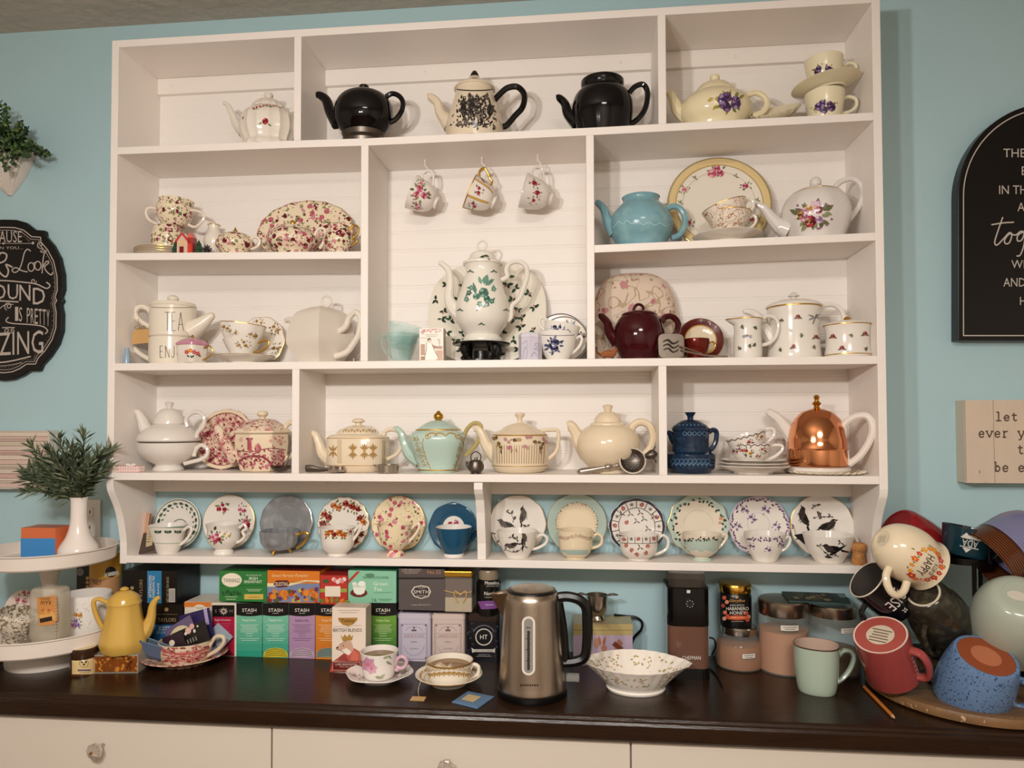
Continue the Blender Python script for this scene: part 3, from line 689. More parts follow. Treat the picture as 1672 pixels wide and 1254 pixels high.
hang(2, 'plain white hanging teacup with two coral roses, nearest the right divider', (854, 311), (901, 325), col='ddd5cc', decor=sp_cup(-70, .72, 9, 13, RED, 1, 4, size=.6)+sp_cup(-100, .55, 9, 14, RED, 1, 4, size=.5)+sp_cup(-130, .6, 10, 15, RED, 1, 5, leaves=['8a8a84', 'a09a90']))
# ---------------------------------------------------------------- centre compartment
hol = []; r = random.Random(3)
for i in range(9):
    for j in range(9):
        x = 703+i*24+r.uniform(-6, 6)+(j % 2)*12; y = 436+j*19+r.uniform(-5, 5)
        if ((x-795)/94)**2+((y-520)/84)**2 > .95: continue
        a = r.random()*6.3
        for d in (-.6, .6, 3.0): hol.append(leaf(x, y, r.uniform(7, 11), a+d, r.choice(('24402a', '2f5034', '1c3220')), .5))
        if r.random() < .5: hol += [disc(x+4*math.cos(a+2), y+4*math.sin(a+2), 1.5, 'b83030', 6, 2)]
plate('holly_platter', 'large cream platter printed all over with holly, behind the coffee pot', 795, 519, 97, -.05, S(3, 795, -.05), .22, ry=88, cat='platter', decor=hol, mod=squarish(2.5), rise=.06, col='e6dfd0')
gf = []; r = random.Random(8)
G3 = ['6a8f7e', '56806e', '86a596', '466a5c']
gf += [leaf(790, 464, 17, -1.2, '6a9482', .6, 2), leaf(792, 466, 18, -.6, '5c8676', .4, 3), leaf(786, 464, 14, -1.9, '7a9f8e', .4, 2), leaf(796, 466, 14, -1.0, '86a898', .35, 3), leaf(777, 480, 20, -1.8, '5c8474', .3, 2)]
gf += rose(790, 478, 9, '5c8474', '8ab0a0', '466a5c', r)+rose(778, 484, 6, '6a9080', '9abcae', '4a7262', r)+rose(795, 488, 6, '4a7a66', '7aa492', '2f5a48', r)
for x, y in ((766, 478), (762, 489), (806, 472), (803, 492), (795, 497), (783, 496), (770, 470)):
    gf += flower(x, y, 5, r.choice(G3), 'a8c0a8', 5, r.random())+[leaf(x, y, 8, r.random()*6, r.choice(G3), .5)]
gf += line([(784, 492), (782, 502), (778, 508)], 1.2, '4a7a66')
for x, y in ((768, 443), (806, 443), (751, 506), (826, 506), (786, 529)): gf += [leaf(x, y, 7, .3, '5a6a5a'), leaf(x, y, 6, 2.9, '5a6a5a'), disc(x, y-1, 1.6, '3f5a4a', 6, 2)]
zt = zat(786, 561, -.125)
tv = thing('iron_trivet', 'black cast-iron warming stand under the tall coffee pot', 'trivet', (xat(786, -.125, Z0), -.125, S(3, 786, -.125))); s = pxm(tv.location); hz = zt-tv.location.z
q = MB(); q.lathe([(1e-5, hz-.006), (.048, hz-.006), (.072, hz-.004), (.074, hz), (.070, hz-.001), (1e-5, hz-.001)], 48, fluted(24, .012)); q.build('top_plate', tv, ('iron',))
for a in (45, 135, 225, 315):
    c, s_ = math.cos(math.radians(a)), math.sin(math.radians(a)); q = MB()
    q.tube([(.052*c, .052*s_, hz-.006), (.056*c, .056*s_, hz*.6), (.050*c, .050*s_, hz*.3), (.058*c, .058*s_, .004)], [.010, .009, .007, .0075], 10); q.build('leg', tv, ('iron',))
q = MB(); q.lathe([(.020, hz*.1), (.022, hz*.1), (.022, hz*.55), (.018, hz*.58), (1e-5, hz*.5)], 20); q.lathe([(1e-5, 0), (.05, 0), (.05, .005), (1e-5, .005)], 24); q.build('candle_cup', tv, ('iron',))
pot('coffee_pot', 'tall white coffee pot with a green flower bouquet and arched handle', 'coffee pot', 788, -.125, zt+.0004, [(31, 0), (32, 557), (31, 552), (28, 548), (33, 540), (41, 528), (44.5, 512), (43, 495), (36, 474), (30, 455), (27, 442), (30, 432)],
    lid=[(32, 433), (32, 429), (26, 427), (22, 421), (18, 414), (8, 410)], knobpath=([(787, 411), (780, 404), (781, 397), (788, 393), (794, 398), (793, 405), (787, 411)], 1.8), spout=[(716, 430, 3), (722, 431, 4.5), (733, 443, 5.5), (735, 465, 6.5), (733, 485, 8), (740, 502, 12), (756, 516, 16)],
    handle=[(816, 458), (828, 452), (827, 440), (833, 430), (846, 427), (858, 434), (861, 450), (855, 470), (848, 488), (836, 500), (834, 518), (828, 524)], hr=4, col='e8e2d6', mod=fluted(16, .008), decor=gf, ldecor=[leaf(790, 417, 9, .2, '3f4a38', .4), leaf(792, 418, 9, 2.9, '3f4a38', .4), leaf(796, 420, 7, .9, '5a6a4a', .4)])
mat('aquaglass', '9fd6ce', .05, noise=.1, nscale=30, alpha=.15)
for i, (lab, yy, zz, tl) in enumerate((('aqua pressed-glass cup, the lower of two nested by the divider', -.11, S(3, 655), 0), ('aqua pressed-glass cup tilted inside the lower one', -.11, (0, 571), .22))):
    pot('glass_cup', lab, 'glass cup', 655-i*2, yy, zz, [(15, 0), (17, 588 if not i else 569), (24, 566 if not i else 552), (27, 556 if not i else 542), (29, 546 if not i else 529)], hollow=2.2, m='aquaglass', mod=fluted(10, .035), tilt=tl, k=2, handle=[(630, 552), (622, 548), (626, 570), (640, 584)] if not i else [(678, 545), (690, 531), (694, 540), (676, 556)], hr=2.4, group='aqua glass cups')
# small book box
def flatbox(name, label, cat, u0, v0, u1, y0, dep, zs, col, m='card', decor=None, group=None, top=None, side=None, parent=None, v1=None, bev=.0008, parts=None):
    """upright box: front face on plane y0, left/right columns u0,u1, top edge v0"""
    um = (u0+u1)/2; xa, xb = xat(u0, y0, zs+.04), xat(u1, y0, zs+.04); zt = zat(um, v0, y0)
    root = thing(name, label, cat, ((xa+xb)/2, y0+dep/2, zs), (0, 0, 0), group) if parent is None else parent
    L = root.location
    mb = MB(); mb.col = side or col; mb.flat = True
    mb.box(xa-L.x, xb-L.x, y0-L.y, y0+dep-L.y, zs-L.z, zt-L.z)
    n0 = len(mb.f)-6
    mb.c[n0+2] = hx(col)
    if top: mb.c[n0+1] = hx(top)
    if decor: mb.decal(decor, lambda a, b, off: tuple(Vector((ony(a, b, y0).x, y0-off, max(ony(a, b, y0).z, zs+.0002)))-L))
    o = mb.build('carton' if parent is None else 'panel', root, (m,), smooth=False)
    return root
fig = [rect(686, 537, 723, 588, 'e9dfd0', 0)]+line([(688, 543), (693, 538), (691, 545), (688, 542), (697, 541), (701, 539), (703, 543), (706, 539), (712, 538), (711, 543), (716, 541), (721, 540)], .9, 'b02a3a', 2, 3)+line([(689, 540), (705, 537.5), (721, 537.5)], .6, 'b02a3a', 2)
fig += lines_of_print(694, 546.5, 716, 2, 2.4, '9a8070', .7)+[disc(701, 555, 3.4, '4a3a30', 8, 3), disc(702, 557, 2.6, 'd8b8a0', 8, 4), ([(697, 560), (705, 560), (709, 570), (712, 577), (716, 586), (694, 586), (697, 572)], 'f2ebe0', 3), ([(705, 562), (716, 567), (722, 567), (722, 570), (706, 569)], 'a87a5a', 3)]
fig += line([(697, 560), (696, 572), (693, 587)], .9, '7a5a48', 4)+line([(705, 561), (709, 571), (717, 587)], .9, '7a5a48', 4)+line([(686, 552), (697, 552)], .7, '9a7a64')+line([(709, 566), (723, 566)], 1.0, '7a5a48', 4)+line([(718, 566), (718, 556), (714, 554)], .7, '8a6a54', 4)+[rect(687, 562, 694, 580, 'b48a6c', 2), rect(687, 582, 694, 588, '9a7258', 2), rect(715, 553, 719, 561, 'd8c8b0', 2), rect(712, 572, 723, 588, 'c49a7c', 2)]
flatbox('tea_card_box', 'slim white gift box printed with a brown drawing of a seated woman', 'box', 685, 536, 724, -.165, .03, S(3, 705, -.165), 'ece3d6', decor=fig, side='cfc3b2')
# lilac tin
tn = thing('tea_tin', 'small pale lilac eight-sided tin with fine grey drawing', 'tin', (xat(866, -.15, Z0), -.15, S(3, 866, -.15))); s = pxm(tn.location); ht = zat(866, 552, -.15)-tn.location.z
q = MB(); q.col = 'cfc9d6'; q.flat = True; q.lathe([(1e-5, 0), (19*s, 0), (19*s, ht), (1e-5, ht)], 8, lambda t, z: 1, cx=0); q.flat = False
L = tn.location; dr = line([(853, 586), (855, 570), (858, 566), (861, 574), (858, 586)], .6, '8a84a0', 2, 2)+line([(866, 584), (872, 574), (880, 586)], .6, '8a84a0', 2, 2)+arc(877, 562, 3.5, 0, 5.5, .6, '7a7490')+lines_of_print(871, 568, 881, 2, 2, '9a94a8', .6)+line([(852, 560), (860, 556), (861, 566)], .5, '9a94b0', 2, 2)
q.decal(dr, lambda a, b, off: (ony(a, b, L.y-.0325).x-L.x, -19*s*math.cos(PI/8)-.0006-off, ony(a, b, L.y-.0325).z-L.z))
o = q.build('body', tn, ('card',), smooth=False); o.rotation_euler = (0, 0, PI/8-PI/8)
q = MB(); q.col = 'd8d4de'; q.flat = True; q.lathe([(1e-5, ht), (19.6*s, ht), (19.6*s, ht+4*s), (17*s, ht+7*s), (6*s, ht+9*s), (1e-5, ht+9*s)], 8); q.build('lid', tn, ('card',), smooth=False)
BLUEW = [('5a5a7a', '9a9ab8', '2a2a4a'), ('48486a', '8080a4', '22223e')]
BL = ['5a6070', '44485e', '7a7e90']
for i, (u_, v_, y_, R_) in enumerate(((915, 545, -.04, 43), (920, 549, -.055, 40))):
    dc = ringz(u_, v_, R_*.95, R_*.985, '4a4a5a')
    for a in (-2.3, -1.2, -.2): dc += spray(u_+R_*.72*math.cos(a), v_+R_*.72*math.sin(a), 12, 7, BLUEW, BL, 2, 8, .45, int(a*10)+40)
    plate('blue_floral_saucer', ('back', 'front')[i]+' one of two white saucers with navy flowers leaning by the divider', u_, v_, R_, y_, S(3, 915, y_), .2, decor=dc, group='navy flower saucers')
pot('blue_floral_cup', 'white teacup with navy flowers, standing under the tilted one', 'teacup', 911, -.13, S(3, 911, -.13), [(17, 0), (19, 586), (25, 574), (29, 558), (31, 543)], hollow=1.8, col='e9e4dc', decor=spray(904, 564, 15, 14, BLUEW, BL, 5, 12, .36, 21, 5, '5a5a80')+arc(911, 546, 30, .1, PI-.1, .9, '5a5060', ry=2), handle=[(936, 556), (947, 549), (950, 556), (944, 568), (930, 580), (924, 582)], hr=2.4, group='navy flower cups')
pot('blue_floral_cup', 'white teacup with navy flowers tilted inside the lower one', 'teacup', 911, -.13, (0, 566), [(16, 0), (20, 562), (25, 552), (28, 540), (30, 529)], hollow=1.8, col='e9e4dc', decor=spray(908, 537, 22, 7, BLUEW, BL, 4, 10, .5, 25, 4, '5a5a80'), handle=[(886, 545), (875, 538), (873, 528), (880, 524), (886, 530)], hr=2.4, tilt=.2, group='navy flower cups')
# ---------------------------------------------------------------- second shelf, right
mat('turquoise', '7aa4ae', .2, noise=.15, nscale=22, layers=(('soft', 30, .62, ('90b6ba',)),))
wav = line([(1002, 372), (1010, 362), (1017, 366), (1024, 360), (1032, 366), (1040, 361), (1050, 367), (1060, 363), (1068, 368), (1078, 364), (1086, 369), (1094, 366)], 1.4, 'a4ccd0', 2, 3)
pot('turquoise_teapot', 'turquoise crackle teapot without a lid', 'teapot', 1047, -.1, S('2r', 1047), [(38, 0), (42, 395), (48, 384), (51, 368), (47, 352), (38, 340), (31, 333), (29, 328), (31, 323)], hollow=3, m='turquoise', decor=wav, spout=[(972, 330, 3.5), (977, 332, 5.5), (986, 342, 6.5), (993, 362, 9), (1006, 378, 15)], handle=[(1085, 346), (1094, 338), (1107, 338), (1117, 350), (1118, 367), (1110, 383), (1096, 389)], hr=5)
dc = ringz(1175, 342, 70, 82, 'ddc590')+ringz(1175, 342, 80.5, 82, 'a8a070', lay=2)+ringz(1175, 342, 69, 70.3, 'b8924a', lay=2)+ringz(1175, 342, 58, 58.7, 'c8c0a8', lay=2)
for u_, v_, k_ in ((1173, 283, 1.35), (1120, 314, .9), (1219, 311, .9), (1125, 374, .9), (1226, 372, .9)):
    dc += spray(u_, v_, 15*k_, 9*k_, PINK, ['6a7a4a', '8a9060', '56683e'], 3 if k_ > 1 else 1, 10, .6, int(u_))
for u_, v_ in ((1138, 294), (1204, 293), (1113, 338), (1236, 338)): dc += [leaf(u_, v_, 6, -1.2, '7a8050', .4), leaf(u_, v_, 6, -2.4, '8a8a58', .4), leaf(u_, v_, 6, .5, '7a8050', .4)]
plate('rose_cake_plate', 'large white plate with cream border, gold rim and pink rose posies', 1175, 342, 83, -.05, S('2r', 1175, -.05), .2, decor=dc, rimm='goldpaint', cat='plate', rise=.07, col='e8e0d2', well=.7)
mat('brownscroll', 'e9dccb', .18, layers=(('scroll', 42, .022, ('a06a4c',)), ('scroll', 60, .016, ('b0805c',), 2.0)))
saucer_flat('scroll_saucer', 'white saucer beneath the two brown scroll cups', 1188, -.135, S('2r', 1188, -.135), 56, 13, col='e8dfd2', mod=fluted(12, .015))
pot('scroll_cup', 'white cup with brown scrollwork, lower of the nested pair', 'teacup', 1190, -.135, S('2r', 1190, -.135)+.009, [(20, 0), (24, 375), (30, 366), (34, 354), (36, 349)], hollow=1.8, m='brownscroll', hm='china', hcol='e8dfd2', handle=[(1222, 356), (1232, 352), (1234, 362), (1226, 372), (1216, 373)], hr=2.4, rim=('goldpaint', [(349, .8)]), group='brown scroll cups')
pot('scroll_cup', 'white cup with brown scrollwork tipped inside the lower cup', 'teacup', 1191, -.135, (0, 364), [(18, 0), (24, 361), (31, 351), (35, 340), (36, 335)], hollow=1.8, m='brownscroll', hm='china', hcol='e8dfd2', handle=[(1223, 342), (1234, 336), (1238, 344), (1232, 354), (1221, 356)], hr=2.4, rim=('goldpaint', [(335, .8)]), tilt=-.3, group='brown scroll cups')
MIX = [('8a2038', 'b84058', '5a1024'), ('b898b0', 'd8c0d0', '8a6a88'), ('d8b878', 'e8d8a8', 'a88038'), ('c888a0', 'e0b0c0', '9a5870')]
fl = spray(1327, 351, 36, 26, MIX, ['6a6a48', '8a8a68', '7a5a70', '58603c'], 6, 22, .3, 31, 6, '9a6a8a')+rose(1324, 362, 10, '8a1a30', 'b83a50', '5a0c1c')+flower(1331, 338, 12, 'd8b8c8', 'd0a030', 6)+rose(1308, 351, 6, 'a87030', 'c89850', '5a3a18')
pot('bouquet_teapot', 'white teapot with a bright flower bouquet and tall gilded handle', 'teapot', 1333, -.11, S('2r', 1333, -.11), [(42, 0), (44, 388), (50, 372), (54, 352), (50, 334), (40, 319), (33, 315)], lid=[(34, 316), (30, 312), (17, 308), (8, 306)], knob=[(3, 307), (8, 303), (9, 298), (7, 292), (2, 289)],
    spout=[(1233, 333, 3), (1238, 335, 4.5), (1248, 341, 6.5), (1260, 356, 9), (1272, 368, 13), (1286, 374, 18)], handle=[(1362, 322), (1362, 310), (1371, 298), (1388, 292), (1402, 298), (1409, 314), (1404, 334), (1392, 352), (1380, 366), (1372, 370)], hr=4.4, col='ddd6d0', mod=fluted(8, .025), decor=fl, rim=('goldpaint', [(316, .9)]))
# ---------------------------------------------------------------- third shelf, left
dk = '2e2a26'
def rd_text(s, u0, v0, u1, v1, col=dk):      # thin hand-lettered capitals
    L = {'T': [[(0, 0), (1, 0)], [(.5, 0), (.5, 1)]], 'E': [[(.7, 0), (.1, 0), (.1, 1), (.75, 1)], [(.1, .48), (.6, .48)]], 'A': [[(0, 1), (.45, 0), (.95, 1)], [(.15, .66), (.8, .66)]], 'N': [[(.05, 1), (.05, 0), (.85, 1), (.85, 0)]], 'J': [[(.7, 0), (.7, .8), (.5, 1), (.1, .9)]], 'O': [[(.5, 0), (.1, .3), (.1, .75), (.5, 1), (.9, .75), (.9, .3), (.5, 0)]], 'Y': [[(0, 0), (.45, .5), (.9, 0)], [(.45, .5), (.4, 1)]]}
    o = []; w = (u1-u0)/len(s)
    for i, ch in enumerate(s):
        for st in L[ch]: o += line([(u0+w*(i+.08+.8*x), v0+(v1-v0)*y) for x, y in st], .8, col, 2)
    return o
zm = zat(281, 552.5, -.105)
pot('tea_for_one_cup', 'white ENJOY mug carrying the TEA pot on top of it', 'mug', 281, -.105, S(3, 281), [(33, 0), (35, 590), (35.5, 570), (35, 553)], hollow=2, col='e6dcca', decor=rd_text('ENJOY', 260, 565, 306, 584), handle=[(248, 557), (236, 555), (222, 560), (220, 568), (229, 578), (246, 588)], hr=4, k=1)
pot('tea_for_one_pot', 'white straight-sided pot lettered TEA above the ENJOY mug', 'teapot', 282, -.105, zm+.0004, [(33, 0), (35, 550), (35, 520), (34.5, 502)], col='e6dcca', k=1, lid=[(35.5, 502), (36, 500.5), (34, 496), (10, 494)], lcol='e4dac8', knob=[(4, 494), (8.5, 490), (8.5, 486), (4, 482.5)], decor=rd_text('TEA', 268, 510, 301, 540)+arc(282, 501, 35, .05, PI-.05, 1.0, '8a7a68', ry=1.5),
    spout=[(349, 514, 4.5), (341, 519, 8), (330, 528, 12), (312, 540, 18)], handle=[(249, 514), (241, 504), (229, 501), (221, 509), (224, 519), (233, 527), (249, 536)], hr=4.2)
tg = thing('gift_tag', 'brown kraft paper tag tied with twine to the white pot handle', 'tag', (xat(229, -.135, Z0), -.135, zat(229, 562, -.135)))
q = MB(); s = pxm(tg.location); q.col = 'c39a62'; q.prism([(-16*s, 0), (14*s, 2*s), (15*s, 24*s), (-3*s, 27*s), (-14*s, 20*s)], 'y', -.0006, .0006); q.build('card', tg, ('matte',), smooth=False)
q = MB(); q.col = '9a7444'
for sg in (-1, 1): q.tube([(0, -.002, 25*s), (sg*6*s, -.003, 30*s), (sg*9*s, -.003, 26*s), (0, -.002, 25*s)], .0009, 6)
q.tube([(0, -.001, 25*s), (-4*s, .0, 34*s), (-6*s, .004, 42*s)], .0009, 6); q.build('twine', tg, ('matte',))
pot('thimble_bottle', 'tiny pale blue bottle in the corner of the shelf', 'bottle', 207, -.165, S(3, 207, -.165), [(5.5, 0), (5.6, 584), (4.6, 580), (4, 573), (3.2, 570), (3.6, 568)], col='8fa6b8', k=1)
mf = []
for x, c in ((305, 'c83a4a'), (311, 'd88a30'), (317, 'c8406a'), (323, 'b83a50')): mf += flower(x, 575+RND.uniform(-3, 3), 4.2, c, 'e0c040', 5)+[leaf(x, 580, 6, RND.uniform(0, 3), '3f6a3a', .5)]
pot('miniature_teapot', 'miniature square teapot with pink lid and painted flowers', 'teapot', 314, -.165, S(3, 314, -.165), [(16, 0), (17, 590), (19, 568), (18, 564)], lid=[(20, 564), (20, 561), (13, 555), (5, 552)], lcol='c98aa0', knob=[(1.5, 552), (2.6, 549), (1, 547)], km='goldpaint', mod=squarish(6, .3), k=1, n=48, sn=8, col='e8ded2', decor=mf, spout=[(289, 564, 2), (294, 571, 3), (301, 580, 4)], handle=[(331, 569), (341, 565), (347, 571), (343, 581), (331, 588)], hr=1.4, hm='goldpaint')
GW = [('b08a50', 'd0b080', '8a6430'), ('c09a68', 'd8c09a', '9a7848')]
GL = ['9a9468', 'a89a78', '8a7a58']
plate('gilt_saucer', 'white saucer with gilt sprigs leaning behind the nested white cups', 424, 556, 42, -.045, S(3, 424, -.045), .2, mod=fluted(10, .02), rimm='goldpaint', decor=spray(448, 535, 12, 10, GW, GL, 2, 9, .4, 3)+spray(452, 568, 10, 12, GW, GL, 2, 9, .4, 4)+spray(420, 522, 12, 6, GW, GL, 2, 8, .4, 5))
for i in (0, 1): saucer_flat('gilt_saucer', ('lower', 'upper')[i]+' flat white saucer under the nested gilt cups', 400, -.13, S(3, 400, -.13)+i*.0066, 47, 12-i*3, col='e8e0d4', mod=fluted(10, .02), rimm='goldpaint' if i else None, group='flat gilt saucers')
pot('gilt_cup', 'white cup with gilt sprigs, lower of the nested pair', 'teacup', 395, -.13, S(3, 395, -.13)+.0125, [(16, 0), (19, 577), (25, 566), (30, 555)], hollow=1.6, col='e9e2d8', hm='goldpaint', handle=[(421, 560), (432, 556), (439, 558), (436, 567), (424, 574), (414, 575)], hr=1.8, decor=spray(396, 562, 18, 8, GW, GL, 3, 9, .4, 6))
pot('gilt_cup', 'white scalloped cup with gilt sprigs tipped in the lower cup', 'teacup', 394, -.13, (0, 566), [(16, 0), (24, 560), (32, 546), (36, 530)], hollow=1.6, col='e9e2d8', tilt=.1, mod=fluted(8, .03), rim=('goldpaint', [(530, .8)]), decor=spray(378, 542, 12, 6, GW, GL, 2, 9, .5, 8)+spray(410, 546, 12, 7, GW, GL, 2, 9, .5, 9)+spray(366, 536, 8, 6, GW, GL, 2, 6, .5, 10))
mat('ribbedwhite', 'e4dacd', .35, noise=.02)
pot('square_teapot', 'white square ribbed teapot with a ring on its lid', 'teapot', 524, -.105, S(3, 524), [(36, 0), (38, 588), (54, 563), (54, 548), (48, 526), (44, 517)], lid=[(44, 517), (38, 510), (20, 503), (8, 501)], knobpath=([(533, 502), (526, 496), (525, 489), (532, 483), (540, 488), (539, 496), (533, 502)], 2.0), mod=ngon(4, 1.2763), n=64, sharp=30, col='e4dacd', m='ribbedwhite', k=2,
    spout=[(466, 524, 4), (472, 522, 5), (480, 526, 6), (486, 535, 8), (496, 545, 12)], handle=[(552, 542), (564, 534), (571, 518), (581, 510), (589, 520), (586, 545), (578, 560), (566, 575), (548, 582)], hr=5, hk=.35)
q = MB(); q.tube([(-.006, 0, .002), (-.002, 0, .006), (.004, 0, .003), (.007, 0, .007)], .0018, 6); q.lathe([(1e-5, 0), (.004, 0), (.004, .008), (1e-5, .009)], 8, cx=-.004)
o = q.build('silver_charm', None, ('silver',)); o.location = (xat(580, -.172, Z0), -.172, S(3, 580, -.172)); tag(o, 'tiny silver charm beside the square white teapot', 'charm')
# ---------------------------------------------------------------- third shelf, right
mat('brocade', 'd9c5b2', .8, noise=.05, nscale=30, bump=.15, bscale=300, layers=(('scroll', 22, .03, ('b7a184',)), ('dots', 26, .3, ('b5707a', 'c08a88', 'd9c5b2', 'd9c5b2')), ('dots', 60, .24, ('a8605f', 'b08a70', 'd9c5b2'), 2.2)))
x0 = xat(1036, -.05, S(3, 1036, -.05)); z0 = S(3, 1036, -.05); tc_ = thing('tea_cosy', 'padded floral brocade tea cosy behind the burgundy teapot', 'tea cosy', (x0, -.05, z0)); s = pxm((x0, -.05, z0))
Ht = zat(1036, 447, -.05)-z0; rows = []
for i in range(25):
    t = PI*i/24; rows.append((70*s*math.copysign(abs(math.cos(t))**.62, math.cos(t)), max(Ht*math.sin(t)**.55, 0)))
q = MB(); G_ = []
for f, dy in ((0, -.006), (.25, -.018), (.6, -.027), (.85, -.023), (.97, -.009), (1.0, 0), (.97, .009), (.85, .023), (.6, .026), (.25, .018), (0, .006)):
    G_.append([(x*f, dy+.002*math.sin(9*i+f*7), z*f+.0) for i, (x, z) in enumerate(rows)])
q.grid(G_, closed=False); q.build('cover', tc_, ('brocade',))
q = MB(); q.col = 'c2a58c'; q.tube([(x*1.0, 0, z) for x, z in rows], .0022, 6, 1); q.build('piping', tc_, ('matte',))
mat('burgundy', '3d0a10', .1, noise=.1)
pot('burgundy_teapot', 'shiny burgundy teapot with a loop on its lid', 'teapot', 1044, -.115, S(3, 1044, -.115), [(30, 0), (31, 584), (38, 570), (41.5, 551), (39, 532), (32, 519), (28, 516)], lid=[(29, 516), (27, 512), (14, 508), (6, 507)], knobpath=([(1034, 508), (1037, 500), (1043, 497), (1049, 500), (1051, 508)], 2.4), m='burgundy', spout=[(977, 517, 3.5), (982, 517, 5.5), (991, 526, 6.5), (996, 543, 8.5), (1010, 558, 14)], handle=[(1078, 528), (1086, 518), (1098, 517), (1107, 527), (1105, 543), (1094, 553), (1080, 558)], hr=5)
q = MB(); q.col = '9a5a30'; q.tube([(-.018, 0, .008), (-.006, 0, .013), (.008, 0, .013), (.015, 0, .022), (.02, 0, .026)], [.005, .009, .009, .006, .003], 8, col='9a5a34'); q.tube([(-.018, 0, .01), (-.027, .002, .016), (-.03, .002, .024)], [.004, .003, .001], 6, col='7a4426')
for x in (-.01, .01): q.tube([(x, -.004, .008), (x, -.004, 0)], .003, 6, 1, col='6a4a40')
o = q.build('fox_figurine', None, ('china',)); o.location = (xat(994, -.172, Z0), -.172, S(3, 994, -.172)); tag(o, 'tiny brown animal figurine in front of the burgundy teapot spout', 'figurine')
dc = ringz(1144, 551, 26, 35.5, '5a1410')+ringz(1144, 551, 24.2, 26, 'b8863c', lay=2)+[disc(1144, 551, 24.2, 'e0d0b4', 32, 1)]+ringz(1144, 551, 18, 19, 'd8c6a0', lay=2)
mat('copperlustre', '6a1c12', .15, .4, noise=.3, nscale=60)
plate('lustre_saucer', 'dark red and gold saucer leaning behind its tiny cup', 1144, 551, 37, -.06, S(3, 1144, -.06), .2, col='5a1410', decor=dc, rimm='goldpaint')
pot('lustre_cup', 'tiny dark red lustre cup with gold handle', 'teacup', 1137, -.115, S(3, 1137, -.115), [(14, 0), (15, 580), (19, 570), (21, 560), (21, 554)], hollow=1.4, m='copperlustre', hm='goldpaint', handle=[(1156, 562), (1163, 558), (1168, 564), (1163, 573), (1154, 576)], hr=1.6)
x0 = xat(1095, -.168, Z0); z0 = S(3, 1095, -.168); sq = thing('teabag_squeezer', 'silver tea bag squeezer leaning on the burgundy teapot', 'squeezer', (x0, -.168, z0)); s = pxm((x0, -.168, z0))
for dy, dx in ((0, 0), (.008, 3*s)):
    q = MB(); q.lathe([(1e-5, -.0012), (20*s, -.0012), (20.5*s, 0), (20*s, .0012), (1e-5, .0012)], 40, squarish(5)); o = q.build('plate', sq, ('silver',)); o.rotation_euler = (PI/2-.1, 0, .12); o.location = (dx, dy, 21*s)
q = MB()
for dz in (-7, 0, 7): q.tube([(-12*s, -.003, (21+dz)*s), (-4*s, -.005, (24+dz)*s), (4*s, -.005, (18+dz)*s), (13*s, -.003, (22+dz)*s)], .0016, 6)
q.build('spring_wire', sq, ('pewter',))
q = MB(); q.tube([(16*s, -.004, 14*s), (30*s, -.006, 10*s), (60*s, -.006, 4*s), (90*s, -.006, 2*s)], [.0025, .0022, .002, .0025], 8); q.tube([(14*s, -.004, 20*s), (26*s, -.006, 16*s), (50*s, -.006, 7*s)], .0018, 8); q.build('handle', sq, ('silver',))
def insects(pts, seed):
    r = random.Random(seed); o = []
    for u_, v_, kd in pts:
        if kd == 's':
            a = r.uniform(0, 6.3); o += line([(u_, v_), (u_+6*math.cos(a), v_+6*math.sin(a))], .7, '6a6a50')
            for d in (-.7, .7, 0): o.append(leaf(u_+2*math.cos(a), v_+2*math.sin(a), 6, a+d, r.choice(('5a6048', '7a7050', '4a5040')), .45, 2))
        if kd == 'f': o += rose(u_, v_, 4, 'a04a48', 'c07a70', '703030', r)+[leaf(u_, v_, 8, .5, '5a6048', .4), leaf(u_, v_, 8, 2.6, '5a6048', .4)]
        if kd == 'd': o += line([(u_-3, v_+8), (u_+3, v_-8)], 1.4, '4a4438', 3)+[leaf(u_, v_-3, 12, a, '8a8a90', .25, 2) for a in (.2, 2.7, -.5, 3.5)]
        if kd == 'b': o += [leaf(u_, v_, 9, a, '9a9aa8', .4, 2) for a in (.1, 3.0, .5, 2.7)]+[disc(u_, v_, 2, 'a07a50', 6, 3)]
    return o
wht = 'e6e0d6'
pot('dragonfly_creamer', 'white insect-pattern cream jug with gold rim and pouring lip', 'jug', 1221, -.13, S(3, 1221, -.13), [(21, 0), (22.5, 580), (22, 560), (21, 540), (23, 524), (25, 521)], hollow=1.6, col=wht, k=2, mod=lambda t, z: 1+(.42*max(0, math.cos(t-PI))**8 if z > .085 else 0), decor=insects([(1208, 535, 's'), (1236, 532, 's'), (1220, 548, 'b'), (1205, 572, 's'), (1235, 566, 's'), (1220, 565, 's')], 2), rim=('goldpaint', [(521.5, 1.2)]), handle=[(1241, 526), (1252, 516), (1265, 519), (1271, 531), (1267, 549), (1256, 560), (1242, 564)], hr=3)
pot('dragonfly_teapot', 'tall white insect-pattern teapot with gold scalloped lid edge', 'teapot', 1297, -.085, S(3, 1297, -.085), [(41, 0), (42, 583), (40, 566), (39, 530), (41, 505), (41, 502)], k=2, lid=[(43, 502), (42, 498), (28, 492), (10, 489)], knob=[(4, 489), (4, 486), (9, 484), (8, 482), (2, 477)], km='china', col=wht, rim=('goldpaint', [(503, 1.4)]), decor=insects([(1276, 519, 's'), (1303, 517, 'f'), (1330, 521, 'd'), (1288, 543, 's'), (1313, 548, 's'), (1332, 550, 'f'), (1296, 566, 'f'), (1270, 572, 's'), (1325, 568, 's')], 4),
    spout=[(1214, 510, 3.5), (1220, 509, 5), (1234, 514, 7), (1246, 532, 9), (1262, 556, 13)], handle=[(1334, 512), (1346, 499), (1362, 498), (1374, 508), (1378, 526), (1370, 548), (1356, 562), (1334, 566)], hr=4)
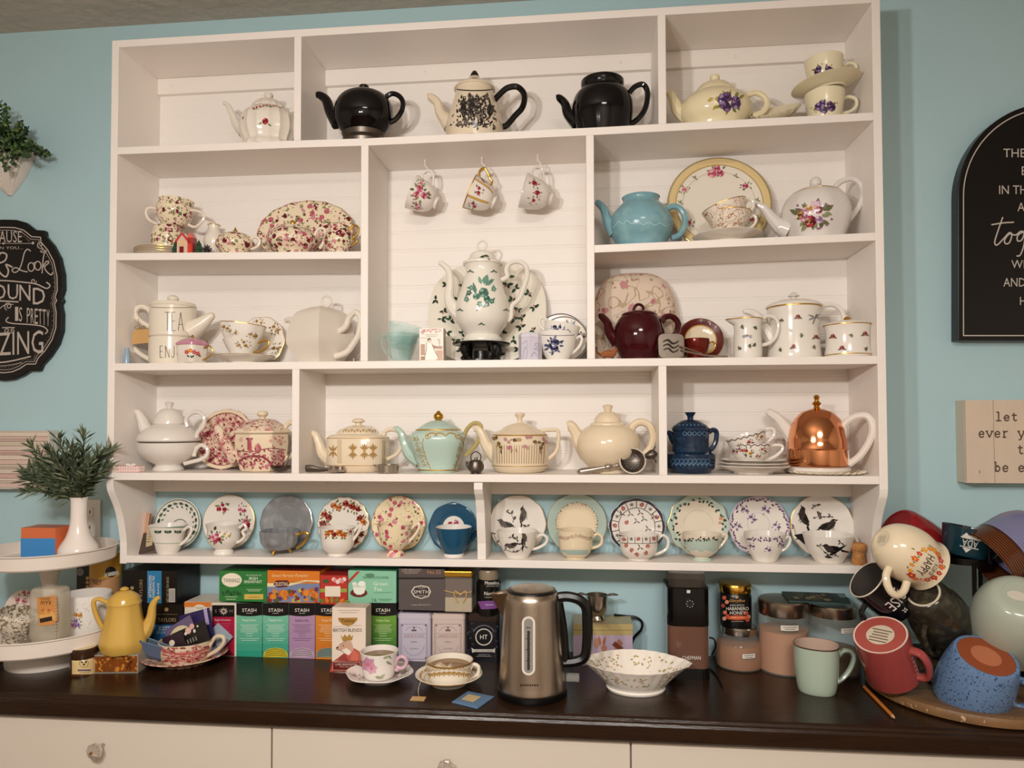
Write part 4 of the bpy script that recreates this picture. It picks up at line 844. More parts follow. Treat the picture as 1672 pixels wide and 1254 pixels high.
pot('dragonfly_sugar_bowl', 'white insect-pattern covered sugar bowl at the right end', 'sugar bowl', 1384, -.13, S(3, 1384, -.13), [(33, 0), (35, 580), (33, 565), (33, 545), (35, 533), (36, 531)], k=2, lid=[(37, 531), (36, 529), (22, 525), (8, 523)], knob=[(3, 523), (6, 520), (2, 517)], km='goldpaint', col=wht, rim=('goldpaint', [(531.5, 1.2), (580, 1.0)]), decor=insects([(1360, 549, 'f'), (1392, 544, 's'), (1412, 545, 'f'), (1375, 568, 'f'), (1410, 568, 's')], 6))
# ---------------------------------------------------------------- bottom row, left
zm = zat(276, 722, -.1)
pot('stacking_cup', 'plain white cup with curled handle under the round white pot', 'teacup', 275, -.1, S(4, 275), [(23, 0), (24, 766), (21, 761), (20, 758), (34, 750), (45, 738), (48, 723)], hollow=2, col='e0d9d0', handle=[(317, 745), (319, 735), (328, 727), (338, 732), (338, 743), (328, 750), (313, 754), (301, 757)], hr=3.4)
pot('stacking_teapot', 'round white pot with domed lid stacked on the white cup', 'teapot', 276, -.1, zm+.0006, [(43, 0), (48, 719), (46, 711), (37, 701), (27, 695), (23, 692)], lid=[(24, 692), (23, 686), (19, 676), (12, 669), (5, 667)], knob=[(4, 667.5), (5, 663), (7, 658), (3, 656.5)], col='e0d9d0', spout=[(220, 673, 3.5), (226, 674, 5.5), (233, 687, 8), (239, 701, 11), (252, 712, 16)], handle=[(306, 697), (304, 685), (311, 676), (323, 673), (333, 681), (332, 696), (323, 706), (321, 715)], hr=3.4)
bx_ = thing('gift_box', 'tiny pink checked gift box with a white bow in the corner', 'box', (xat(213, -.165, Z0-.28), -.165, S(4, 213, -.165))); s = pxm(bx_.location)
mat('pinkcheck', 'eadfd6', .6, layers=(('stripex', 900, .3, ('d9a8a4',)), ('stripez', 900, .3, ('e0b8b2',))))
q = MB(); q.box(-20*s, 20*s, -.012, .012, 0, 10*s); q.build('carton', bx_, ('pinkcheck',), smooth=False, bev=.0008)
q = MB(); q.col = 'f0e8e0'
for sg in (-1, 1): q.tube([(0, 0, 10*s), (sg*4*s, 0, 13*s), (sg*8*s, 0, 12*s), (sg*4*s, 0, 10.6*s), (0, 0, 10.4*s)], .0014, 6)
q.build('bow', bx_, ('matte',))
mat('redtransfer', 'e4d0b4', .16, layers=(('soft', 70, .50, ('a8485a',)), ('noise', 95, .56, ('8a2c40',)), ('noise', 160, .62, ('e4d0b4',), 2.0)))
mat('redtransferlight', 'e6d4ba', .16, layers=(('soft', 45, .56, ('b8606a',)), ('noise', 110, .58, ('9a3c4a',)), ('noise', 130, .60, ('e6d4ba',), 3.0)))
dc = ringz(366, 716, 44, 50.5, 'e4d2b4', lay=2)+ringz(366, 716, 21, 22.5, 'e4d2b4', lay=2)+ringz(366, 716, 43, 44, '8a2c40', lay=3)
plate('red_transfer_plate', 'cream plate with dense red floral transfer border, behind the red teapot', 366, 716, 50, -.045, S(4, 366, -.045), .2, m='redtransfer', decor=dc, cat='plate', mod=fluted(12, .012), rise=.1)
rs = []
rs += [rect(404, 717, 411, 735, 'b0505c', 2), rect(402, 715, 413, 718, '8a3444', 3)]
r = random.Random(5)
for i in range(190):
    x, y = r.uniform(386, 468), r.triangular(724, 766, 760); rs.append(leaf(x, y, r.uniform(3, 8), r.uniform(0, 6.3), r.choice(('a8485a', 'c87a80', '8a3444', 'b8606a')), .5, 2))
for i in range(22): x, y = r.uniform(440, 466), r.uniform(712, 726); rs.append(disc(x, y, r.uniform(1, 2.5), r.choice(('d8a898', 'c88a84')), 6, 1))
for i in range(14): x, y = r.gauss(455, 6), r.gauss(748, 6); rs += flower(x, y, 4, 'd8b0a0', 'a8485a', 5)
rs += arc(415, 770, 30, PI+.5, 2*PI-.5, 2.2, '8a3444', 3, ry=26)+line([(386, 735), (410, 738), (440, 732), (466, 735)], 1.2, '8a3444', 3, 3)+[leaf(418, 738, 16, -1.3, 'c88a84', .6, 2), leaf(424, 738, 14, -1.7, 'b8606a', .5, 2), leaf(392, 722, 10, -1.2, 'd8a898', .6, 1)]
pot('red_transfer_teapot', 'eight-sided cream teapot with a red castle landscape print', 'teapot', 428, -.105, S(4, 428), [(30, 0), (33, 768), (36, 764), (42, 745), (44, 722), (43, 709), (47, 706), (47, 703)], lid=[(46, 703), (44, 700), (40, 698), (30, 690), (14, 684)], lm='redtransferlight', knob=[(5, 684), (5, 681), (9, 677), (7, 672), (2, 671)], kcol='e4d2b4', km='china', lmod=ngon(8), mod=ngon(8), k=1, col='e4d2b4', n=64, decor=rs,
    spout=[(350, 697, 5), (356, 700, 6.5), (364, 716, 9), (374, 735, 11), (392, 750, 16)], sm='redtransferlight', handle=[(464, 700), (474, 690), (488, 696), (490, 718), (480, 740), (466, 750)], hr=4)
# small tea strainer spoon leaning by the divider
x0 = xat(458, -.165, Z0-.28); z0 = S(4, 458, -.165); st = thing('strainer_spoon', 'small silver tea strainer spoon beside the red teapot', 'strainer', (x0, -.165, z0)); s = pxm((x0, -.165, z0))
q = MB(); q.lathe([(1e-5, 1*s), (10*s, 3*s), (16*s, 9*s), (17*s, 11*s), (15*s, 9*s), (9*s, 4*s), (1e-5, 2*s)], 24); q.build('bowl', st, ('pewter',))
q = MB(); q.tube([(6*s, .004, 11*s), (12*s, .012, 30*s), (15*s, .018, 52*s)], [.003, .0022, .003], 8); q.build('handle', st, ('pewter',))
# ---------------------------------------------------------------- bottom row, centre
gm = []
for u_ in (576, 595, 609):
    for a in (-1.57, 1.57):
        for d in (-.9, -.45, 0, .45, .9): gm.append(leaf(u_, 737+2*math.sin(a), 12 if d == 0 else 10, a+d, 'a5834e', .28))
gm += [disc(u_, 737, 2.4, 'b8944e', 8, 2) for u_ in (576, 595, 609)]
for a in (-1.57, 1.57):
    for d in (-.7, 0, .7): gm.append(leaf(544, 737, 11, a+d, 'a5834e', .3))
for u_ in (552, 554.5, 557, 625, 628): gm += line([(u_, 718), (u_, 757)], .8, 'b29258')
lm_ = []
for i in range(6): lm_ += arc(565+i*9.5, 706, 4.5, PI, 2*PI, 1.1, 'a5834e', 2)+[leaf(565+i*9.5, 706, 4, -1.57, 'a5834e', .5)]
GP = squarish(3.2)
pot('gold_motif_teapot', 'cream oval teapot with gold ornament and stepped lid', 'teapot', 585, -.1, S(4, 585), [(38, 0), (41, 768), (46, 761), (48, 758), (48, 716), (47, 714)], k=1, lid=[(47, 714), (44, 711), (33, 708), (29, 702), (18, 697), (7, 694)], ldecor=lm_, knob=[(5, 694), (5, 691), (10, 689), (10, 686), (5, 683)], col='e5d4b9', mod=GP, sy=.85, n=64, decor=gm, rim=('goldpaint', [(715, .7), (758, .7)]),
    spout=[(501, 710, 2.5), (506, 707, 4), (514, 709, 5.5), (521, 724, 7), (528, 741, 10), (546, 752, 15)], handle=[(625, 716), (630, 704), (642, 701), (654, 708), (656, 725), (648, 741), (632, 750)], hr=3.4)
inf = thing('tea_infuser', 'dark-handled silver infuser tongs lying before the gold motif teapot', 'infuser', (xat(530, -.17, Z0-.28), -.17, S(4, 530, -.17))); s = pxm(inf.location)
q = MB(); q.tube([(-31*s, 0, 7*s), (-22*s, 0, 8*s), (-8*s, 0, 6.5*s), (8*s, 0, 6*s)], [6*s, 5*s, 3*s, 2.4*s], 8); q.tube([(-31*s, .008, 5*s), (-10*s, .006, 4*s), (8*s, 0, 5*s)], [4*s, 2.6*s, 2*s], 8); q.build('handle', inf, ('pewter',))
q = MB(); q.lathe([(1e-5, 0), (7*s, 1*s), (10.5*s, 6*s), (7*s, 12*s), (1e-5, 13*s)], 20, cx=16*s); q.lathe([(1e-5, 1*s), (6*s, 2*s), (8*s, 6*s), (6*s, 11*s), (1e-5, 12*s)], 20, cx=27*s); q.build('infuser_bulb', inf, ('silver',))
sd = thing('strainer_dish', 'small round polished silver strainer dish', 'strainer', (xat(633, -.165, Z0-.28), -.165, S(4, 633, -.165))); s = pxm(sd.location)
q = MB(); q.lathe([(1e-5, 0), (15*s, 0), (17.5*s, 2*s), (18*s, 13*s), (19*s, 14*s), (17*s, 14*s), (16.5*s, 3*s), (1e-5, 2*s)], 32); q.build('bowl', sd, ('silver',))
q = MB(); q.prism([(17*s, -3*s), (30*s, -2*s), (34*s, 0), (30*s, 2*s), (17*s, 3*s)], 'z', 12.5*s, 13.8*s); q.prism([(-17*s, -2.5*s), (-24*s, 0), (-17*s, 2.5*s)], 'z', 12.5*s, 13.8*s); q.build('rest_tab', sd, ('silver',), smooth=False)
gt = []
for c in ((702, 705, 718), (718, 714, 731), (733, 735, 752)):
    gt += arc((c[1]+c[0])/2+2, 712, 8, PI, 2*PI, 1.6, 'b98a35', 3, ry=5)
gt += spiral(698, 712, 5, 0, 1.2, 1.3, 'b98a35', 3)+spiral(748, 712, 5, PI, -1.2, 1.3, 'b98a35', 3)+line([(692, 716), (690, 726), (695, 745), (703, 766)], 1, 'b98a35', 3, 3)+line([(754, 716), (757, 726), (751, 745), (742, 766)], 1, 'b98a35', 3, 3)
r = random.Random(2)
for i in range(150):
    f = r.random(); t_ = r.random(); 
    for base, sgn in ((674+f*10, 1),): gt.append(disc(674+8*f+14*t_*f+r.uniform(0, 9), 713+50*f, .8, 'a8905a', 5, 2))
    gt.append(disc(758-12*f+r.uniform(-6, 4), 713+50*f, .8, 'a8905a', 5, 2))
pot('aqua_gilt_teapot', 'pale aqua square teapot with gold crown knob and gilt scrolls', 'teapot', 716, -.1, S(4, 716), [(30, 0), (31, 767), (34, 757), (42, 735), (46, 718), (43, 708), (35, 702)], lid=[(34, 702), (33, 699), (28, 695), (15, 688), (6, 686)], lmod=fluted(8, .02), knob=[(4, 686.5), (8, 682), (7.5, 677), (5, 675), (2, 671)], km='gold', col='b5ccc0', mod=squarish(2.8, .0), decor=gt, rim=('goldpaint', [(702, 1.8), (766, 1.4)]),
    spout=[(642, 700, 2.5), (648, 700, 4.5), (656, 709, 6), (661, 726, 7.5), (670, 741, 11), (686, 750, 15)], handle=[(758, 712), (763, 700), (774, 691), (785, 695), (784, 712), (776, 728), (760, 744)], hr=3.4, hcol='b5a468', hm='china')
mk = thing('miniature_kettle', 'miniature pewter kettle beside the aqua teapot', 'kettle', (xat(777, -.172, Z0-.28), -.172, S(4, 777, -.172))); s = pxm(mk.location)
q = MB(); q.lathe([(1e-5, 0), (9*s, 0), (8*s, 2*s), (13*s, 7*s), (13.5*s, 13*s), (11*s, 20*s), (8*s, 22*s), (3*s, 23*s), (2.5*s, 26*s), (1e-5, 27*s)], 24); q.build('body', mk, ('pewter',))
q = MB(); q.tube([(-10*s, 0, 9*s), (-14*s, 0, 14*s), (-15*s, 0, 20*s)], [3.5*s, 2.4*s, 1.8*s], 8); q.build('spout', mk, ('pewter',))
q = MB(); q.tube([(-7*s, 0, 21*s), (-8*s, 0, 30*s), (0, 0, 36*s), (8*s, 0, 30*s), (7*s, 0, 21*s)], 1*s, 6); q.build('handle', mk, ('pewter',))
FB = [('b07a80', 'd0a0a4', '7a4a54')]
ff = [rect(806, 710, 892, 712, 'b08a50', 1)]
for i in range(20): ff += line([(811+i*4.1, 727), (812+i*3.95, 757)], .9, '9a7a48', 1)
for x, y, c in ((810, 718, '6a4a30'), (816, 728, '7a5a34'), (828, 720, 'b88a8e'), (837, 717, '6a4a30'), (848, 721, 'b09070'), (864, 716, 'b8808a'), (877, 722, '7a5a3c'), (888, 720, 'b8808a'), (829, 729, 'b87080'), (885, 728, '6a5434'), (860, 728, 'c08a90')):
    ff += [leaf(x, y, 8, RND.uniform(0, 6), c, .8, 2), leaf(x, y, 7, RND.uniform(0, 6), c, .7, 3), leaf(x, y, 6, RND.uniform(0, 6), 'a89468', .5, 2)]
ff += [leaf(818, 733, 9, 1.5, '5a4a38', .3), leaf(836, 732, 9, 1.7, '9a7a5a', .35), leaf(842, 732, 9, 1.3, 'a88a60', .35), leaf(882, 734, 9, 1.4, '9a7a5a', .3)]
pot('striped_floral_teapot', 'cream straight-sided teapot with trailing flowers and thin gold stripes', 'teapot', 849, -.1, S(4, 849), [(36, 0), (39, 769), (45, 762), (46.5, 759), (46, 711), (44, 709)], k=1, lid=[(45, 709), (38, 704), (30, 701), (26, 697), (14, 692), (5, 690)], knob=[(4, 690.5), (4, 684), (8.5, 677), (6, 674), (2, 673.5)], col='e5d4b9', decor=ff, rim=('goldpaint', [(710, .7), (759, .7)]),
    spout=[(773, 702, 4), (780, 700, 6.5), (788, 712, 7.5), (795, 728, 10), (812, 744, 16)], handle=[(880, 704), (893, 702), (908, 702), (912, 708), (911, 728), (906, 740), (893, 751)], hr=3)
pot('plain_cream_teapot', 'large plain cream teapot with domed lid', 'teapot', 993, -.105, S(4, 993), [(32, 0), (33, 770), (31, 764), (42, 752), (50, 738), (52, 726), (49, 712), (38, 699), (29, 694)], lid=[(29, 694), (28, 691), (23, 689), (21, 682), (13, 674), (6, 672)], knob=[(5.5, 673), (6.5, 668), (8.5, 663), (5, 661), (2, 660.5)], col='e3d1b4', spout=[(926, 695, 6), (932, 695, 9), (940, 706, 9.5), (947, 722, 13), (962, 738, 20)], handle=[(1030, 706), (1034, 695), (1046, 689), (1060, 695), (1066, 712), (1061, 732), (1046, 746)], hr=6)
x0 = xat(1033, -.17, Z0-.28); z0 = S(4, 1033, -.17); ss = thing('antique_strainer', 'antique silver tea strainer propped upright with turned handle', 'strainer', (x0, -.17, z0)); s = pxm((x0, -.17, z0))
q = MB(); q.lathe([(1e-5, -9*s), (10*s, -8*s), (17*s, -4*s), (20*s, 0), (22*s, .5*s), (22*s, 1.5*s), (19.5*s, 1.5*s), (16*s, -3*s), (9*s, -6.5*s), (1e-5, -7.5*s)], 36); o = q.build('bowl', ss, ('pewter',)); o.rotation_euler = (PI/2-.25, 0, 0); o.location = (0, 0, 22*s)
q = MB(); q.mi = 0
for ri, nn in ((4, 6), (8, 12), (12, 18)):
    for j in range(nn):
        a = 2*PI*j/nn; q.lathe([(1e-5, 0), (.9*s, 0), (.9*s, .2*s), (1e-5, .2*s)], 6, cx=ri*s*math.cos(a), cy=ri*s*math.sin(a), cz=-7*s+ri*ri*.02*s)
o = q.build('piercing', ss, ('iron',)); o.rotation_euler = (PI/2-.25, 0, 0); o.location = (0, 0, 22*s)
q = MB(); q.tube([(-20*s, 0, 16*s), (-27*s, 0, 14*s), (-30*s, 0, 13.5*s), (-40*s, 0, 12*s), (-48*s, 0, 10.5*s), (-66*s, 0, 7*s), (-84*s, 0, 4*s), (-90*s, 0, 4*s)], [2.5*s, 4*s, 2.6*s, 5*s, 3.2*s, 5*s, 5.5*s, 2*s], 12, 4); q.build('handle', ss, ('silver',))
q = MB(); q.tube([(20*s, 0, 30*s), (27*s, 0, 31*s), (34*s, .002, 33*s), (40*s, .002, 34*s)], [3*s, 7*s, 8*s, 2*s], 10); q.tube([(32*s, 0, 38*s), (37*s, 0, 46*s)], 1.2*s, 6, 1); q.tube([(34*s, 0, 27*s), (38*s, 0, 20*s)], 1.2*s, 6, 1); q.build('rest_tab', ss, ('pewter',))
# ---------------------------------------------------------------- bottom row, right
mat('navyglaze', '14283f', .14, noise=.15, nscale=30, layers=(('soft', 90, .66, ('2b4a68',)),))
emb = []
for i in range(9): emb += arc(1099+i*7, 753, 3.4, 0, 6.28, 1.1, '4c7090', 2)+arc(1101+i*7, 761, 3.6, PI, 2*PI, 1.0, '6a8aa4', 2)
for i in range(5): emb += arc(1118+i*8, 708, 3, 0, 6.28, 1.0, '5a7a98', 2)
pot('navy_coffee_pot', 'navy blue embossed pot with a flared knob beside the divider', 'teapot', 1128, -.1, S(4, 1128), [(31, 0), (33, 769), (38, 764), (39.5, 745), (39, 741), (30, 737), (29, 722), (30, 706), (28, 703)], k=1, lid=[(30, 703), (30, 699), (27, 695), (15, 687), (7, 685)], knob=[(5, 686), (5, 680), (9, 674), (6, 673), (2, 674)], km='navyglaze', m='navyglaze', decor=emb, ldecor=[disc(1104+i*6, 694, 1.5, '4c7090', 6, 2) for i in range(9)],
    spout=[(1089, 705, 3), (1094, 708, 5), (1101, 716, 9), (1108, 724, 10)], handle=[(1155, 707), (1164, 702), (1170, 706), (1169, 720), (1163, 732), (1154, 736)], hr=4)
for i in range(3): saucer_flat('flower_edge_saucer', ('bottom', 'middle', 'top')[i]+' saucer of the stack under the scattered-flower cups', 1230, -.12, S(4, 1230, -.12)+i*.0068, 58-i*3, 13, col='e6ddd2', mod=fluted(12, .02), group='scattered-flower saucers', rimm='pewter' if i == 2 else None)
FM = [('b8564a', 'd8907a', '8a3030'), ('a85a70', 'd090a0', '7a3850'), ('d0a050', 'e0c080', 'a87830')]
def band(u0, u1, v0, v1, col='6a5a58'):      # wavy border line
    return line([(u0+(u1-u0)*i/24, v0+(v1-v0)*i/24+1.2*math.sin(i*1.6)) for i in range(25)], 1.5, col, 2, 2)
def fs(pts, seed): return sum((spray(x, y, rr, rr*.9, FM, ['5a7048', '48603c', '5a5a78', '6a8058'], 2, 8, .42, seed+i, 3, '3f4a70') for i, (x, y, rr) in enumerate(pts)), [])
zc = S(4, 1225, -.12)+.019
pot('scattered_flower_cup', 'white cup with scattered bright flowers, lower of the nested pair', 'teacup', 1225, -.12, zc, [(18, 0), (20, 754), (27, 744), (31, 733), (32.5, 724)], hollow=1.8, col='e9e2d8', decor=fs([(1222, 738, 10), (1201, 737, 6), (1246, 736, 7), (1210, 734, 6), (1238, 745, 5)], 3)+band(1194, 1256, 727, 727), handle=[(1251, 733), (1264, 727), (1277, 728), (1276, 736), (1264, 746), (1247, 752)], hr=2.6, group='scattered-flower cups')
pot('scattered_flower_cup', 'white cup with scattered bright flowers tipped into the lower one', 'teacup', 1225, -.12, (0, 738), [(16, 0), (22, 735), (29, 723), (32.5, 708)], hollow=1.8, col='e9e2d8', tilt=-.27, decor=fs([(1212, 723, 6), (1230, 722, 7), (1246, 717, 7)], 9)+band(1194, 1256, 711, 711), handle=[(1252, 716), (1262, 709), (1272, 713), (1268, 724), (1250, 732)], hr=2.6, group='scattered-flower cups')
dl = thing('lace_doily', 'cream crocheted doily under the copper teapot', 'doily', (xat(1346, -.105, Z0-.28), -.105, S(4, 1346))); s = pxm(dl.location)
q = MB(); q.col = 'ddd0b8'; q.lathe([(1e-5, 0), (48*s, 0), (58*s, .002), (60*s, .0045), (57*s, .004), (46*s, .0012), (1e-5, .0012)], 120, fluted(24, .04)); q.build('lace', dl, ('matte',))
q = MB(); q.col = 'e6dac4'
for i in range(30):
    a = 2*PI*i/30; q.tube([(57*s*math.cos(a-.08), 57*s*math.sin(a-.08), .003), (61*s*math.cos(a), 61*s*math.sin(a), .007), (57*s*math.cos(a+.08), 57*s*math.sin(a+.08), .003)], .0016, 5, 3)
q.build('lace_edge', dl, ('matte',))
mat('copper', 'e59c6e', .12, 1, noise=.06, nscale=6)
zp = S(4, 1335)+.0016
pot('copper_cosy_teapot', 'white teapot inside a polished copper dome cosy with brass finial', 'teapot', 1335, -.105, zp, [(46, 0), (50, 767), (50, 763), (46, 761)], col='e8e0d6', k=1, spout=[(1252, 672, 5), (1258, 675, 7.5), (1271, 684, 8.5), (1284, 700, 11), (1296, 716, 14)], lid=[(46, 760), (47, 757), (46, 734), (47, 732.5), (46, 731), (45, 718), (42, 700), (35, 684), (24, 673), (8, 667)], lm='copper', knob=[(6, 667), (4, 663), (7.5, 659), (3.5, 655), (4, 651), (5, 648), (2, 645)], km='brass',
    handle=[(1376, 696), (1386, 686), (1402, 679), (1418, 681), (1425, 700), (1419, 722), (1404, 744), (1386, 758)], handles=[[(1376, 694), (1377, 715), (1380, 740), (1383, 760)]], hr=5.5, hk=.45)
# ---------------------------------------------------------------- twelve cups and saucers on the ledge
CY, SY = -.088, -.026
def setof(nm, lab, su, sv, R, cu, rv, cr, bv, cprof, hand, scol='e9e2d8', ccol=None, sdec=None, cdec=None, sm='china', cm='china', mod=None, cmod=None, hr=2.4, rimm='goldpaint', hm=None, hcol=None, incol=None, well=.55, foot=None, footm=None, footcol=None, crim=None):
    zs = S(5, su, SY)
    x0 = xat(su, SY, zs+.05); s = pxm((x0, SY, zs+.06)); v0 = sv
    plate(nm+'_saucer', lab+' saucer standing behind its cup on the ledge', su, sv, R*(1.03 if su < 800 else .99), SY, zs, .13, col=scol, decor=sdec, m=sm, mod=mod, rimm=rimm, well=well, group='saucers along the ledge')
    H = lambda f: bv+(rv-bv)*f
    body = [(r*cr, 0 if f == 0 else H(f)) for r, f in cprof]
    pot(nm+'_cup', lab+' cup standing before its saucer on the ledge', 'teacup', cu, CY, S(5, cu, CY), body, hollow=1.6, col=ccol or scol, m=cm, decor=cdec, handle=hand, hr=hr, mod=cmod, hm=hm, hcol=hcol, incol=incol, foot=foot, footm=footm, footcol=footcol, group='cups along the ledge', rim=(crim, [(rv, .8)]) if crim else None)
P1 = [(.52, 0), (.55, .04), (.6, .1), (.72, .3), (.82, .6), (1, 1)]
P2 = [(.56, 0), (.54, .05), (.44, .13), (.62, .22), (.86, .42), (.9, .62), (.88, .8), (1, 1)]
P3 = [(.55, 0), (.53, .06), (.72, .16), (.9, .38), (.95, .68), (1, 1)]
P4 = [(.5, 0), (.48, .08), (.36, .16), (.5, .22), (.75, .38), (.88, .6), (1, 1)]
P5 = [(.5, 0), (.53, .05), (.62, .18), (.84, .5), (1, 1)]
DG = ['3f5a48', '2f4a38', '5a7058']
# 1 green border
d = ringz(289, 851, 37.5, 39, '5a7a68')+ringz(292, 858, 13, 14.5, '6a7a70')
for i in range(20):
    a = 2*PI*i/20; rr = 33
    d += [leaf(289+rr*math.cos(a), 851+rr*math.sin(a), 9, a+1.8, DG[i % 3], .5), leaf(289+29*math.cos(a+.15), 851+29*math.sin(a+.15), 5, a+2.6, DG[(i+1) % 3], .5)]
c = arc(274, 860, 29.5, .05, PI-.05, 2, '6a8a78', ry=1)+arc(274, 886, 22, .1, PI-.1, .8, '8a9a90', ry=1.5)
for x in (258, 274, 290):
    for dx in (-5, 0, 5): c += [leaf(x+dx, 866, 6, 1.57+dx*.1, DG[(dx+5) % 3], .7, 2)]
setof('green_border', 'white china with a green leaf border,', 289, 851, 39.5, 274, 857, 30, 902, P1, [(299, 866), (308, 860), (313, 864), (308, 876), (299, 886), (291, 890)], sdec=d, cdec=c, rimm=None)
# 2 pink rose
d = spray(359, 829, 13, 10, RED, GREEN, 3, 10, .4, 2)+spray(394, 832, 9, 12, PINK, ['7a6a4a', '8a7a5a'], 2, 9, .4, 3)+spray(400, 855, 14, 12, RED+PINK, GREEN, 4, 10, .4, 4)+spray(397, 872, 8, 10, [('d8b860', 'e8d090', 'a88838')], ['8a8a50'], 2, 6, .4, 5)
setof('pink_rose', 'white footed china with bold pink roses,', 373, 852, 43, 365, 855, 28.5, 902, P2, [(391, 862), (398, 856), (402, 863), (396, 868), (399, 876), (391, 884), (384, 886)], sdec=d, cdec=spray(352, 878, 15, 12, RED+PINK, GREEN, 4, 10, .4, 6)+spray(370, 874, 10, 7, [('d8b860', 'e8d090', 'a88838')], ['8a8a50', '9a9a60'], 2, 8, .35, 7)+[leaf(350, 866, 8, -1.2, '5a4a38', .6)])
# 3 grey lustre
mat('greylustre', '8d8f92', .18, .25, noise=.15, nscale=20, layers=(('soft', 40, .6, ('a8aaac',)),))
d = ringz(467, 853, 24, 25, 'a09a94')+ringz(467, 853, 30, 31, '9a948e')
zs = S(5, 455, CY)
setof('grey_lustre', 'silvery grey lustre china with gold feet,', 467, 854, 43, 456, 866, 31, 901, [(.4, .12), (.62, .16), (.86, .35), (.95, .6), (1, 1)], [(484, 874), (494, 870), (503, 872), (496, 886), (484, 895)], scol='85807a', sdec=d, sm='greylustre', cm='greylustre', mod=fluted(14, .012), cmod=fluted(16, .03), hm='goldpaint', rimm='silver', incol=None)
rt = [o for o in bpy.data.objects if o.name.startswith('grey_lustre_cup')][0]; s = pxm(rt.location)
for a in (-100, 20, 140):
    q = MB(); c_, s_ = math.cos(math.radians(a)), math.sin(math.radians(a)); q.tube([(14*s*c_, 14*s*s_, 8*s), (17*s*c_, 17*s*s_, 5*s), (18*s*c_, 18*s*s_, 1.3*s)], [3*s, 2*s, 2*s], 8); q.build('gold_foot', rt, ('goldpaint',))
# 4 russet roses
RU = [('8a2a24', 'b8503a', '5a1414'), ('c87838', 'e0a060', '9a4a20'), ('a83a30', 'd06a50', '6a1a1a')]
RG = ['6a6a38', '8a7a3a', '5a5028']
d = []
for i, a in enumerate((-2.7, -2.0, -1.35, -.9, -.2, .5, 1.0, 1.6, 2.3, 3.0)): d += spray(560+31*math.cos(a), 855+31*math.sin(a), 11, 10, RU, RG, 2, 9, .55, 30+i)
setof('russet_rose', 'white china crowded with russet and orange roses,', 560, 855, 42, 551, 861, 29, 905, P3, [(576, 871), (584, 861), (590, 858), (586, 868), (578, 880), (570, 890)], sdec=d, cdec=spray(540, 872, 13, 10, RU, RG, 3, 10, .5, 41)+spray(556, 873, 11, 10, RU, RG, 2, 9, .5, 42)+spray(572, 868, 7, 6, RU, RG, 1, 7, .5, 43), mod=fluted(18, .02))
# 5 cream rose chintz
mat('creamchintz', 'eddcb6', .16, layers=(('dots', 85, .28, ('6a6a48', 'eddcb6', '8a5a48', 'eddcb6'), 3.1), ('dots', 62, .40, ('c8607a', 'd88a98', 'eddcb6', 'b84a64', 'eddcb6'), 0.5), ('dots', 140, .2, ('8a4a3a', '6a6a48', 'eddcb6'), 1.7)))
setof('cream_chintz', 'cream china strewn with pink roses,', 650, 852, 43.5, 645, 855, 29.5, 906, P4, [(672, 863), (680, 855), (685, 858), (680, 870), (668, 884), (660, 890)], scol='eddcb6', sm='creamchintz', cm='creamchintz', hm='china', hcol='eee0c4', mod=fluted(8, .01))
# 6 deep blue
d = [disc(740, 853, 18, 'e8e2da', 32, 1)]+spray(740, 848, 14, 8, PINK+RED, ['6a6a60', '8a8a7a'], 4, 9, .5, 61)
setof('deep_blue', 'deep teal blue china with white centre,', 739, 853, 38.5, 741, 860, 29.5, 906, P5, [(766, 872), (775, 865), (780, 869), (772, 880), (762, 890)], scol='1d4f6c', sdec=d, incol='e8e2da', rimm=None, mod=fluted(8, .015), foot=[(16, 0), (16.5, 904), (15, 900), (13, 899)], footcol='e8e2da', hcol='16303f')
# 7 thrush birds and 12 blackbirds: simple bird silhouettes
def bird(x, y, k, flip=1, up=0, cs=('2b2624', '5a524c', '8a8078')):
    f = lambda pts: [(x+flip*(px*math.cos(up)-py*math.sin(up))*k, y+(px*math.sin(up)+py*math.cos(up))*k) for px, py in pts]
    o = [(f([(-10, 2), (-6, -3), (0, -5), (6, -6), (9, -9), (12, -9.5), (14, -7), (13.5, -4), (10, 2), (4, 5), (-3, 5)]), cs[1], 2), (f([(13.5, -8.5), (17.5, -7.5), (13.8, -6)]), cs[0], 3), (f([(-8, 1), (-20, 6), (-22, 9), (-10, 5)]), cs[0], 2), (f([(-11, 1), (-4, -3.5), (3, -4), (1, 1), (-6, 3.5)]), cs[0], 3), (f([(9, -9), (12, -9.5), (14, -7.5), (11, -6)]), cs[0], 3), disc(x+flip*12*k, y-7.6*k, .7*k, 'd8d0c4', 5, 4)]
    r = random.Random(int(x*7+y))
    for i in range(16):
        px, py = r.uniform(-7, 10), r.uniform(-4, 4); o.append((f([(px, py), (px+2, py+.6), (px, py+1.2)]), r.choice(cs), 4))
    for lx in (0, 3): o += line(f([(lx, 4), (lx, 8)]), .7*k, cs[0], 2)
    return o
TW = ['6a625a', '4a443e', '8a8076']
def twig(pts, seed):
    r = random.Random(seed); o = line(pts, .8, '5a524a', 1, 3)
    for p in pts: o += [leaf(p[0], p[1], r.uniform(4, 8), r.uniform(0, 6.3), r.choice(TW), .45, 1) for _ in range(3)]
    return o
d = bird(828, 856, 1.0, -1)+bird(853, 843, 1.0, 1, -1.1)+twig([(818, 868), (835, 866), (860, 858)], 2)+twig([(806, 870), (812, 885), (818, 893)], 3)+twig([(826, 834), (834, 838), (838, 848)], 4)
c = bird(838, 890, .8, -1, .5)+bird(855, 882, .8, 1, -1.1)+twig([(826, 898), (842, 902), (856, 892)], 5)+twig([(836, 877), (844, 880)], 6)
